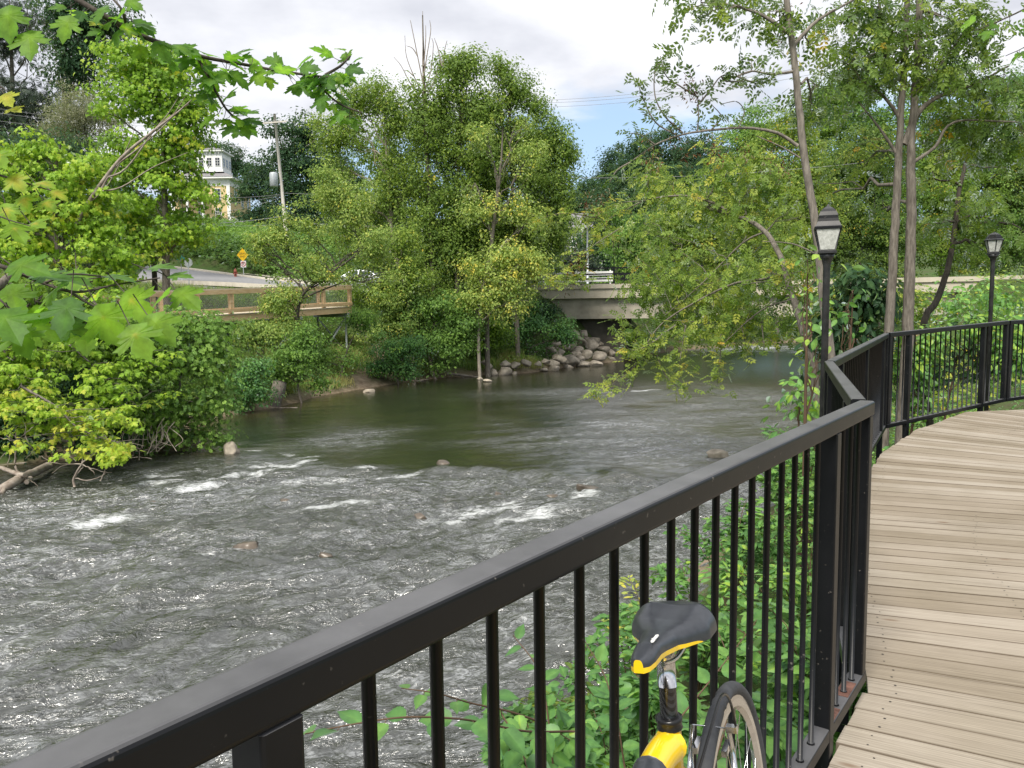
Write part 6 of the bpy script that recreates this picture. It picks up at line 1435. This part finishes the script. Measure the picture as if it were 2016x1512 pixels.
sg = empty('street_name_sign', (p[0], 55, zg), 'small teal street name sign on a thin post left of the octagonal sign', 'road sign'); zt = at(356, 511, 55)[2] - zg
MB().tube([(0, 0, 0), (0, 0, zt)], .025, 6).build('post', GALV, sg); MB().box((-.05, 0, zt + .08), (.62, .015, .17)).build('name_plate', SIGNG, sg); MB().box((0, .0, zt + .26), (.015, .5, .15)).build('name_plate', SIGNG, sg)
HYD = mottled('faded red paint', (.22, .05, .03), (.34, .09, .06), 6, .6)
p = at(464, 550, 65); zg = gz(p[0], 65)
hy = empty('fire_hydrant', (p[0], 65, zg), 'faded red fire hydrant on the grass verge near the DEAD END sign', 'hydrant')
MB().lathe([(.16, 0), (.16, .05), (.11, .07), (.11, .5), (.14, .52), (.14, .57), (.12, .6), (.10, .68), (.05, .74), (.03, .8), (.01, .81)], sides=14).build('barrel', HYD, hy)
for s_ in (-1, 1): MB().tube([(0, 0, .4), (s_ * .19, 0, .4)], .055, 10).build('side_cap', HYD, hy)
MB().tube([(0, 0, .36), (0, -.2, .36)], .07, 10).build('front_cap', HYD, hy)
# street light and flagpoles beyond the bridge
p = at(1157, 560, 58); sl_ = empty('street_light', (p[0], 58, 2.8), 'slim grey street light with a short arm, in front of the grey-roofed house', 'street light'); zt = at(1158, 432, 58)[2] - 2.8
MB().tube([(0, 0, 0), (0, 0, zt)], [.09, .06], 8).build('pole', GALV, sl_); MB().tube([(0, 0, zt - .5), (-.35, 0, zt - .45)], .025, 6).build('arm', GALV, sl_)
MB().lathe([(.02, -.5), (.09, -.45), (.13, -.15), (.05, 0), (.02, .04)], (-.38, 0, zt - .5), 8).build('lamp_head', MILK, sl_)
for k, (px_, lab) in enumerate([(1078, 'left of two thin flagpoles beyond the bridge, its faded flag hanging limp'), (1085, 'right of two thin flagpoles beyond the bridge')]):
    p = at(px_, 480, 80); zg = gz(p[0], 80); fp = empty('flagpole', (p[0], 80, zg), lab, 'flagpole', 'flagpoles beyond the bridge'); zt = at(px_, 436, 80)[2] - zg
    MB().tube([(0, 0, 0), (0, 0, zt)], .07, 6).build('pole', WHITEP, fp); MB().lathe([(.01, 0), (.12, .1), (.01, .22)], (0, 0, zt), 8).build('finial', WHITEP, fp)
    if k == 0:
        q = MB(); n = 9; V = [(-.08 - .5 * (i / n) ** .7 + .1 * math.sin(i * 2.1 + j), .09 * math.sin(i * 1.7), zt - .2 - 1.7 * j / 4 - .5 * i / n) for j in range(5) for i in range(n)]
        q.poly(V, [[j * n + i, j * n + i + 1, (j + 1) * n + i + 1, (j + 1) * n + i] for j in range(4) for i in range(n - 1)]); q.build('flag', mottled('faded flag cloth', (.55, .40, .40), (.75, .72, .70), 2.0, .8), fp)

# ---------------------------------------------------------------- parked car half hidden by the trees
CARP = mat('silver car paint', (.62, .64, .66), .28, .35); TYRE = mat('black rubber', (.015, .015, .016), .8); RIMM = mat('alloy', (.45, .45, .46), .35, .7); LAMPR = mat('tail lamp red', (.35, .01, .01), .2)
CARG = mat('car window glass', (.03, .045, .05), .05, 0, .8)
ca_ = empty('parked_car', (-10.8, 57.0, 2.98), 'silver car on the road, mostly hidden behind the bank trees', 'car', rz=R(170))
prof = [(-2.2,.35),(-2.25,.62),(-2.18,.88),(-1.75,.98),(-1.35,1.03),(-.75,1.42),(.0,1.50),(.75,1.46),(1.35,1.08),(1.9,.98),(2.2,.84),(2.28,.55),(2.2,.32)]
def car_shell(pr, hw, mb):
    n = len(pr); V = []
    for sy in (-1, -.82, .82, 1):
        for x_, z_ in pr:
            inset = .22 * max(0, (z_ - 1.0) / .5)
            V.append((x_, sy * (hw - inset), z_ - (.03 if abs(sy) == 1 and z_ > .5 else 0)))
    F_ = [[j * n + i, j * n + i + 1, (j + 1) * n + i + 1, (j + 1) * n + i] for j in range(3) for i in range(n - 1)] + [[j * n + n - 1, j * n, (j + 1) * n, (j + 1) * n + n - 1] for j in range(3)] + [list(range(n)), list(range(3 * n, 4 * n))[::-1]]
    mb.poly(V, F_); return mb
car_shell(prof, .88, MB()).build('body', CARP, ca_)
for sy in (-1, 1):
    q = MB(); hw = sy * .80
    q.poly([(-1.15, hw * .99 + sy * .075, 1.06), (-.68, hw + sy * -.08, 1.36), (.05, hw + sy * -.105, 1.42), (.05, hw + sy * .075, 1.05)], [[0, 1, 2, 3]]); q.poly([(.12, hw + sy * .075, 1.05), (.12, hw - sy * .105, 1.42), (.72, hw - sy * .09, 1.39), (1.15, hw + sy * .06, 1.08)], [[0, 1, 2, 3]]); q.build('side_window', CARG, ca_)
q = MB(); q.poly([(-1.31, -.68, 1.075), (-1.31, .68, 1.075), (-.79, .6, 1.415), (-.79, -.6, 1.415)], [[0,1,2,3]]); q.build('rear_window', CARG, ca_)
q = MB(); q.poly([(1.32, -.68, 1.11), (1.32, .68, 1.11), (.79, .6, 1.455), (.79, -.6, 1.455)], [[3,2,1,0]]); q.build('windscreen', CARG, ca_)
for x_ in (-1.4, 1.4):
    for sy in (-1, 1):
        wh = MB(); th = np.linspace(0, 2 * math.pi, 19); wh.tube([(x_ + .25 * math.cos(t), sy * .82, .33 + .25 * math.sin(t)) for t in th], .09, 8, cap=False); wo = wh.build('wheel', TYRE, ca_)
        MB().tube([(x_, sy * .76, .33), (x_, sy * .905, .33)], .19, 12).build('rim', RIMM, wo)
for sy in (-1, 1): MB().box((-2.2, sy * .66, .80), (.08, .3, .12)).build('tail_lamp', LAMPR, ca_); MB().box((2.22, sy * .66, .72), (.08, .34, .13)).build('headlight', MILK, ca_)

# ---------------------------------------------------------------- stones
def ico(sub=3):
    import bmesh
    bm_ = bmesh.new(); bmesh.ops.create_icosphere(bm_, subdivisions=sub, radius=1); V = np.array([v.co[:] for v in bm_.verts]); F_ = np.array([[v.index for v in f.verts] for f in bm_.faces]); bm_.free(); return V, F_
IV, IF = ico(3)
def rock(c, r, label, seed, mat_=ROCK, group=None, cat='boulder', name='boulder'):
    rg_ = np.random.default_rng(seed); V = IV.copy(); d = np.zeros(len(V))
    for k in range(16):      # chipped facets
        n_ = unit(rg_.normal(size=3)); lim = rg_.uniform(.50, .86); ex = V @ n_ - lim; V = V - np.clip(ex, 0, None)[:, None] * n_ * .97
    for k in range(3):
        f_ = rg_.normal(size=3) * (1.2 + k); d += np.sin(V @ f_ * 1.8 + rg_.random() * 6) * .05 / (k + 1)
    V = V * (1 + d)[:, None] * np.asarray(r) * 1.24; a = rg_.random() * 6.3; V = V @ np.array([[math.cos(a), -math.sin(a) * .0, 0], [0, 1, 0], [0, 0, 1]]) if False else V
    q = MB(); q.add(V, IF, 0, None, True); o_ = q.build(name, mat_, None, tuple(c)); o_.rotation_euler = (rg_.normal() * .1, rg_.normal() * .12, rg_.normal() * .3); return tagp(o_, label, cat, group)
def sp3(px, py, z=WZ):
    d = at(px, py, 1.0) - np.array([0, 0, EYE]); t = (z - EYE) / d[2]; return d * t + [0, 0, EYE]
ORD = ['first','second','third','fourth','fifth','sixth','seventh','eighth','ninth','tenth','eleventh','twelfth','thirteenth','fourteenth','fifteenth','sixteenth','seventeenth','eighteenth','nineteenth','twentieth','twenty-first','twenty-second','twenty-third','twenty-fourth']
z4 = lambda x, y: (600 + x * .3472, 450 + y * .3472)
row = [(995,850,22,9),(1035,862,26,8),(1065,818,35,17),(1130,810,38,24),(1175,806,20,13),(1190,818,16,9),(1212,800,18,13),(1245,790,28,24),(1300,784,40,20),(1360,800,30,10),(1415,790,30,18),(1495,782,26,9),(1580,768,34,17),(1645,764,40,18),(1730,738,38,18),(1790,722,30,16)]
for i_, (x_, y_, rx_, ry_) in enumerate(row):
    px_, py_ = z4(x_, y_ + ry_ * .8); c = sp3(px_, py_); s_ = c[1] / FPX * .3472; r_3 = (rx_ * s_ * 1.05, rx_ * s_ * .85, ry_ * s_ * 1.35)
    c[2] = WZ + ry_ * s_ * .55; c[1] -= r_3[1] * .3
    rock(c, r_3, ORD[i_] + ' stone from the left in the row at the waterline below the bridge bushes', 100 + i_, group='boulders lining the far bank by the bridge')
row2 = [(1025,757,22,18),(1045,780,20,20),(1135,768,28,19),(1190,775,25,16),(1256,762,26,17),(1410,762,28,20),(1440,738,38,26),(1505,748,48,32),(1365,755,22,14),(1320,768,20,14),(1560,745,26,18),(1595,722,32,26),(1662,727,42,30)]
for i_, (x_, y_, rx_, ry_) in enumerate(row2):
    px_, py_ = z4(x_, y_); Yd = float(np.interp(px_, [950, 1000, 1045, 1120, 1210], [40.6, 40.9, 41.6, 45.4, 49.0])); c = at(px_, py_, Yd); s_ = Yd / FPX * .3472
    rock(c, (rx_ * s_ * 1.08, rx_ * s_ * .95, ry_ * s_ * 1.15), ORD[i_] + ' boulder of the second course, counted from the left, resting above the waterline stones', 200 + i_, group='boulders lining the far bank by the bridge')
row3 = [(1445,700,30,24),(1475,668,30,26),(1425,725,26,18),(1455,640,30,24),(1505,628,30,24),(1535,606,32,24),(1400,690,30,24),(1420,660,28,22),(1580,605,30,22),(1480,610,28,22),(1500,660,36,32),(1545,690,28,22),(1560,640,42,28),(1620,670,42,38),(1600,640,28,26),(1690,690,36,26),(1545,715,34,26),(1680,650,34,24),(1740,708,28,18),(1640,640,30,26),(1730,670,34,26),(1780,690,32,22)]
for i_, (x_, y_, rx_, ry_) in enumerate(row3):
    px_, py_ = z4(x_, y_); Yd = 43.0
    while Yd < 51.2 and at(px_, py_, Yd)[2] > gz(at(px_, py_, Yd)[0], Yd) + .25: Yd += .2
    c = at(px_, py_, Yd); s_ = Yd / FPX * .3472
    rock(c, (rx_ * s_ * 1.1, rx_ * s_, ry_ * s_ * 1.15), 'boulder in the heap under the bridge shadow, ' + ORD[i_] + ' from the left', 300 + i_, group='boulders lining the far bank by the bridge')
for (px_, py_, rx_, rz_3, lab, m_) in [(1417,900,22,13,'low tan boulder standing out of the river above the foreground top rail',ROCK),(457,893,17,15,'brown boulder at the water beside the leaning boxelder bush',ROCK),(727,772,11,5,'small pale stone lying at the water below the dirt path',ROCK)]:
    c = sp3(px_, py_); s_ = c[1] / FPX; c[2] = WZ + rz_3 * s_ * .15; rock(c, (rx_ * s_, rx_ * s_ * .8, rz_3 * s_ * 1.25), lab, int(px_), m_)
wet = [(828,1016,14,8),(981,975,16,10),(1072,1000,42,11),(1166,962,30,8),(1225,976,20,8),(490,1070,28,12),(1090,975,16,8),(560,985,12,6),(885,990,14,6),(640,1090,16,7),(870,912,16,9),(300,990,14,6)]
wl_ = ['in the middle of the rapids','behind the first white crest right of centre','the longest one, capped with foam','right of the longest one','nearest the foreground rail on the right','at the left, in the green trough','just above the longest one','small one left of centre','small one near the middle','closest to the camera on the left','at the lip of the ledge','farthest left in dark water']
for i_, (px_, py_, rx_, rz_3) in enumerate(wet):
    c = sp3(px_, py_); s_ = c[1] / FPX; c[2] = WZ - rz_3 * s_ * .75; rock(c, (rx_ * s_, rx_ * s_ * .7, rz_3 * s_ * 1.35), 'dark wet rock awash in the rapids, ' + wl_[i_], 500 + i_, ROCKW, 'wet rocks awash in the rapids', 'rock', 'wet_rock')

# ---------------------------------------------------------------- stump, driftwood, bare sticks
zb_ = lambda x, y: (x * .1488, 780 + y * .1488)
def sticks(name, label, cat, paths, Y, r0, r1, mat_=DEADWOOD, conv=zb_, group=None, sides=6):
    Ps = [smooth_line([at(*conv(q[0], q[1]), q[2] if len(q) > 2 else Y) for q in p_]) for p_ in paths]; o0 = Ps[0][0].copy(); q_ = MB()
    for k, P in enumerate(Ps):
        P = P + RNG.normal(size=P.shape) * .006; f_ = 1 if k == 0 else .5; q_.tube(P - o0, np.linspace(r0 * f_, r1 * f_, len(P)), sides)
    return tagp(q_.build(name, mat_, None, tuple(o0)), label, cat, group)
sticks('fallen_log', 'pale fallen log with broken limbs lying at the left edge of the water', 'log',
       [[(650,915,16.6),(450,1010,16),(330,1060,15.6),(200,1130,15.2),(60,1210,15),(-80,1280,14.9)], [(-60,930,15.6),(100,980,15.5),(230,1030,15.4),(330,1050,15.3)], [(60,1200,15),(30,1300,14.8)], [(400,1080,15.5),(350,1140,15.3)]], 15.4, .085, .10)
sticks('bare_branch', 'spray of bare pale sticks standing up from the fallen log', 'branch',
       [[(250,1020),(205,930),(210,700),(225,600),(330,500),(450,400)], [(225,600),(100,570),(0,545)], [(215,680),(80,740),(0,830)], [(330,500),(380,640),(430,720),(345,830)], [(225,600),(215,540),(120,480),(0,400)], [(205,900),(350,875),(0,910)], [(320,1050),(430,1130),(520,1200)], [(290,1050),(180,1150),(95,1245)], [(210,1050),(130,1130),(80,1210)], [(330,500),(340,400),(300,330)], [(215,560),(210,450),(230,380)], [(180,690),(120,830),(100,930)], [(330,540),(310,640),(300,740)], [(225,600),(140,560),(60,480),(20,420)]], 15.4, .028, .007, sides=5)
sticks('bare_branch', 'tangle of bare sticks arching out of the water beside the fallen log', 'branch',
       [[(985,1200),(975,1080),(1080,900),(1180,810),(1290,730)], [(1080,900),(850,895),(680,870),(560,800),(520,795)], [(1000,1060),(1080,960),(1110,920)], [(1080,900),(1200,950),(1370,1000),(1480,1010)], [(985,1075),(1150,1110),(1330,1065),(1400,1010)], [(900,900),(800,940),(690,1020)], [(1330,1120),(1380,1000),(1410,860),(1395,720)], [(870,735),(940,800),(1005,860)], [(1090,890),(1095,815)], [(890,880),(850,820),(770,785)], [(1180,960),(1240,1000),(1250,1040)]], 15.2, .026, .009, sides=5)
sticks('bare_branch', 'smaller bare sticks trailing in the water right of the lowest bough', 'branch',
       [[(1620,650),(1620,760),(1700,810),(1850,805),(2016,830)], [(1700,820),(1530,825)], [(1840,850),(1850,700),(1900,620)], [(1760,800),(1765,700)], [(1950,760),(2030,600),(2090,520)], [(1640,770),(1590,815)]], 16.6, .016, .006, sides=5)
rt = MB(); o0 = at(290, 870, 17.6)
for k in range(26):
    x_ = RNG.uniform(235, 345); y_ = RNG.uniform(820, 850); P = smooth_line([at(x_, y_, 17.8), at(x_ + RNG.normal() * 12, y_ + 25, 17.6), at(x_ + RNG.normal() * 22, 885 + RNG.normal() * 6, 17.4)]); rt.tube(P - o0, .008, 4)
tagp(rt.build('root_tangle', DEADWOOD, None, tuple(o0)), 'tangle of brown roots under the boxelder bush at the water', 'roots')
P = np.array([at(532, 800, 28), at(541, 785, 28), at(548, 768, 28.1), at(551, 752, 28.2)]); P[0][2] -= .2; o0 = P[0].copy()
ts = empty('tree_stump', tuple(o0), 'leaning grey-brown tree stump at the waterline on the far bank', 'stump'); q_ = MB().tube(smooth_line(P) - o0, np.interp(np.linspace(0, 1, 13), [0, .3, 1], [.36, .27, .25]), 12); q_.build('trunk', BARK, ts)
zz = lambda x, y: (x, y)
sticks('pale_log', 'thin pale pole lying at the water beneath the tree stump', 'log', [[(500,806),(525,803),(555,804),(585,803)]], 27.6, .05, .03, conv=zz)
sticks('driftwood', 'bleached driftwood branch lying left of the stones at the waterline', 'driftwood', [[(880,735),(905,738),(930,741),(950,744)], [(905,738),(915,744),(925,747)], [(890,737),(885,742)]], 39.4, .08, .04, conv=zz)
sticks('driftwood', 'short pale driftwood under the dark overhanging bush', 'driftwood', [[(800,757),(820,751),(843,747)], [(820,751),(812,746)]], 37.6, .08, .03, conv=zz)

# ---------------------------------------------------------------- bicycle
YEL = mat('glossy yellow paint', (.80, .53, .012), .22, 0, .6)
YEL.node_tree.nodes['Principled BSDF'].inputs['Coat Weight'].default_value = .6
SADM = mottled('black saddle vinyl', (.026, .029, .035), (.038, .042, .05), 60, .34, .05, .001, spec=.6)
CHROME = mat('polished alloy', (.62, .62, .63), .18, 1.0); RUBBER = mottled('grey black tyre rubber', (.035, .037, .042), (.055, .057, .062), 40, .75, .1, .001)
def carb(t, b):
    c = nn(t, 'ShaderNodeTexCoord'); w_ = nn(t, 'ShaderNodeTexWave', wave_type='BANDS', bands_direction='DIAGONAL'); w_.inputs['Scale'].default_value = 70; t.links.new(c.outputs['Object'], w_.inputs[0])
    r_ = ramp(t, w_.outputs['Fac'], [(.4, (.008, .008, .009)), (.6, (.03, .031, .034))]); t.links.new(r_.outputs[0], b.inputs['Base Color'])
CARBON = mat('carbon weave', (.02, .02, .02), .2, 0, .6, carb); BLACKM = mat('black anodised', (.012, .012, .013), .3, .2)
LETW = mat('white lettering', (.75, .75, .74), .5)
bo_ = np.array([.286, 1.309]) + .206 * np.array([.438, .899]) + .117 * np.array([.899, -.438])
bk = empty('bicycle', (bo_[0], bo_[1], DZ), 'yellow bicycle with a black saddle leaning against the foreground railing', 'bicycle'); bk.rotation_euler = (R(7), 0, R(-116))
WR = .342
def wheel(x_, parent):
    th = np.linspace(0, 2 * math.pi, 65)
    w_o = MB().tube([(x_ + (WR - .014) * math.cos(t), 0, WR + (WR - .014) * math.sin(t)) for t in th], .0155, 12, cap=False).build('tyre', RUBBER, None); root_ = empty('wheel', (0, 0, 0)); root_.parent = parent; w_o.parent = root_
    rm = MB(); pr = [(.022, -.0095), (.030, -.0105), (.044, -.0095), (.052, 0), (.044, .0095), (.030, .0105), (.022, .0095)]; n = len(pr)
    V = [(x_ + (WR - .004 - a) * math.cos(t), b_2, WR + (WR - .004 - a) * math.sin(t)) for t in th[:-1] for a, b_2 in pr]; m_ = len(th) - 1
    rm.poly(V, [[i * n + j, ((i + 1) % m_) * n + j, ((i + 1) % m_) * n + (j + 1) % n, i * n + (j + 1) % n] for i in range(m_) for j in range(n)]); rm.build('rim', CHROME, root_)
    sk = MB()
    for k in range(28):
        t = k * 2 * math.pi / 28; s_ = 1 if k % 2 else -1; a2 = t + .35 * (1 if k % 4 < 2 else -1); sk.tube([(x_ + .022 * math.cos(a2), s_ * .025, WR + .022 * math.sin(a2)), (x_ + (WR - .05) * math.cos(t), 0, WR + (WR - .05) * math.sin(t))], .0011, 4)
    sk.build('spokes', CHROME, root_); MB().tube([(x_, -.055, WR), (x_, -.03, WR), (x_, 0, WR), (x_, .03, WR), (x_, .055, WR)], [.012, .028, .016, .028, .012], 12).build('hub', CHROME, root_)
wheel(0, bk); wheel(1.0, bk)
BBp = np.array([.43, 0, .275]); ST = np.array([.337, 0, .797]); HT1 = np.array([.80, 0, .80]); HT0 = np.array([.845, 0, .66])
fr_ = MB(); fr_.tube([BBp, ST], .0185, 16); fr_.tube(smooth_line([ST + [.006, 0, -.030], (.42, -.006, .770), (.62, -.002, .766), HT1 - [0, 0, .03]]), np.linspace(.027, .020, 13), 16); fr_.tube([BBp, HT0 + [.0, 0, .03]], .021, 14); fr_.tube([HT1, HT0], .022, 14)
for s_ in (-1, 1):
    fr_.tube(smooth_line([ST + [-.006, 0, -.075], (.25, s_ * .022, .64), (.14, s_ * .040, .50), (0, s_ * .058, WR)]), .0095, 10); fr_.tube(smooth_line([BBp + [-.02, s_ * .02, 0], (.25, s_ * .045, .28), (0, s_ * .058, WR)]), .009, 8)
fr_.lathe([(.030, -.035), (.030, .035)], BBp, 12); fr_.build('frame', YEL, bk)
MB().tube(smooth_line([(.435, -.006, .7705), (.50, -.005, .7695), (.56, -.004, .768)]), .0275, 16).build('tube_band', SADM, bk)
MB().lathe([(.0200, -.010), (.0212, -.008), (.0200, -.005), (.0200, .002), (.0218, .004), (.0218, .009), (.018, .011)], ST + [0, 0, .004], 20).build('seat_clamp', BLACKM, bk)
PT = np.array([.319, 0, .884]); dP = unit(PT - ST)
MB().tube([ST - dP * .05, PT], .0142, 20).build('seatpost', CARBON, bk)
MB().tube([PT - dP * .030, PT + dP * .022], [.0155, .0150], 20).build('post_head', CHROME, bk)
cl_ = MB(); cl_.box(PT + dP * .030, (.045, .030, .014)); cl_.box(PT + dP * .044, (.030, .046, .010))
for s_ in (-1, 1): cl_.tube(smooth_line([(.235, s_ * .034, .917), (.262, s_ * .024, .905), (.33, s_ * .022, .905), (.385, s_ * .016, .918)]), .0035, 8); cl_.tube([PT + dP * .03 + [-.02, s_ * .012, -.012], PT + dP * .03 + [-.02, s_ * .012, .02]], .004, 6)
cl_.build('saddle_rails', CHROME, bk)
# saddle: lofted sections from tail to nose; yellow piping band round the lower edge
X0, X1 = .200, .452
def sad(t, top=True):
    w_ = np.interp(t, [0, .05, .15, .3, .42, .55, .72, .9, .97, 1], [.050, .064, .071, .067, .050, .031, .0225, .0190, .0145, .0075]); zt_ = .952 - .004 * math.sin(t * 3.1) + np.interp(t, [0, .12, .35, .8, 1], [-.004, .006, .003, .008, .000]); return w_, zt_
HGT = [.026, .038, .034, .026, .020]; nS = 70; NB, NT = 5, 16; SV = []
for i_ in range(nS):
    t = i_ / (nS - 1); w_, zt_ = sad(t); hgt = np.interp(t, [0, .1, .4, .7, 1], HGT); x_ = X0 + (X1 - X0) * t
    Fb = np.interp(t, [0, .36, .40, .55, .8, .96, 1], [.2, .03, .13, .24, .30, .34, .42])
    fr1 = np.linspace(0, Fb, NB + 1); a1 = np.arcsin(fr1 ** (1 / .55)); a2 = np.linspace(a1[-1], math.pi / 2, NT + 1)[1:]
    half = np.concatenate([a1, a2]); angs = np.concatenate([half, (math.pi - half[:-1])[::-1]])
    for a in angs:
        c_a, s_a = math.cos(a), max(math.sin(a), 0)
        y_ = w_ * np.sign(c_a) * abs(c_a) ** .62; cro = abs(y_ / w_)
        lobes = .007 * np.exp(-((abs(y_) - .042) / .02) ** 2) * np.interp(t, [0, .15, .35, .5], [.6, 1, .4, 0])
        z_ = zt_ - hgt * (1 - s_a ** .55) + lobes; dx = -.012 * (1 - cro ** 2) * (1 if t < .1 else 0) * (1 - t * 10) + (.020 * (abs(y_) / .068) ** 2 * max(0, 1 - t * 6))
        SV.append((x_ + dx, y_, z_))
nC = len(angs); SV = np.array(SV); rows = np.arange(nS * nC).reshape(nS, nC)
sroot = MB(); allf = [(i, j) for i in range(nS - 1) for j in range(nC - 1)]
def yel(i, j): return (i + .5) / (nS - 1) > .365 and (j < NB or j >= nC - 1 - NB)
qf = lambda i, j: [rows[i, j], rows[i, j + 1], rows[i + 1, j + 1], rows[i + 1, j]]
sroot.add(SV, np.array([qf(i, j) for i, j in allf if not yel(i, j)]), 0, None, True)
sroot.poly(SV, [list(rows[0][::-1])], 0)
# underside
sroot.add(SV, np.array([[rows[i, 0], rows[i + 1, 0], rows[i + 1, -1], rows[i, -1]] for i in range(nS - 1)]), 0)
so = sroot.build('saddle', SADM, bk)
pip = MB().add(SV, np.array([qf(i, j) for i, j in allf if yel(i, j)]), 0, None, True)
pip.poly(SV, [list(rows[-1])], 0)
pip.build('yellow_edge', YEL, bk)
sd1 = text('carbon', .0110, LETW, bk, (.396, .0105, .9625), (R(-14), R(3), R(180)), depth=.0012)
text('USED', .016, LETW, bk, ST + dP * .05 + np.array([.003, .0148, 0]), (R(90), R(-90), R(180)), depth=.0004) if False else None
# brake caliper, straddle cable and housing
br_ = MB()
for s_ in (-1, 1): br_.tube([(.112, s_ * .042, .585), (.10, s_ * .040, .625), (.088, s_ * .034, .668)], [.007, .0055, .0045], 8); br_.box((.095, s_ * .027, .632), (.045, .010, .012))
br_.tube([(.088, -.034, .668), (.088, .034, .668)], .0013, 5); br_.box((.088, .040, .668), (.014, .02, .012)); br_.build('brake_arm', CHROME, bk)
MB().tube(smooth_line([(.47, .030, .69), (.38, .045, .735), (.29, .055, .775), (.20, .055, .785), (.13, .052, .745), (.088, .048, .675)]), .0026, 8).build('brake_cable', BLACKM, bk)
fk = MB()
for s_ in (-1, 1): fk.tube(smooth_line([(.85, s_ * .045, .66), (.87, s_ * .05, .55), (.93, s_ * .05, .42), (1.0, s_ * .05, WR)]), [.014] * 12 + [.009], 10)
fk.bar((.85, -.05, .665), (.85, .05, .665), .03, .03, .006); fk.build('fork', YEL, bk)
hb = MB(); hb.tube([HT1, (.79, 0, .84), (.85, 0, .86)], .014, 10); hb.tube(smooth_line([(.80, -.21, .875), (.84, -.1, .865), (.85, 0, .86), (.84, .1, .865), (.80, .21, .875)]), .0125, 10); hb.build('handlebar', BLACKM, bk)
for s_ in (-1, 1): MB().tube([(.80, s_ * .21, .875), (.835, s_ * .11, .866)], .017, 10).build('grip', RUBBER, bk)
ck = MB(); th = np.linspace(0, 2 * math.pi, 33); ck.tube([(BBp[0] + .085 * math.cos(t), -.045, BBp[2] + .085 * math.sin(t)) for t in th], .004, 5, cap=False); ck.bar(BBp + [0, -.055, 0], BBp + [.10, -.06, -.13], .018, .012); ck.bar(BBp + [0, .055, 0], BBp + [-.10, .06, .13], .018, .012); ck.tube([BBp + [0, -.06, 0], BBp + [0, .06, 0]], .015, 10); ck.build('crank', CHROME, bk)
for s_, q in ((-1, BBp + [.10, -.10, -.13]), (1, BBp + [-.10, .10, .13])): MB().box(q, (.09, .07, .02)).build('pedal', BLACKM, bk)
bpy.context.view_layer.update()
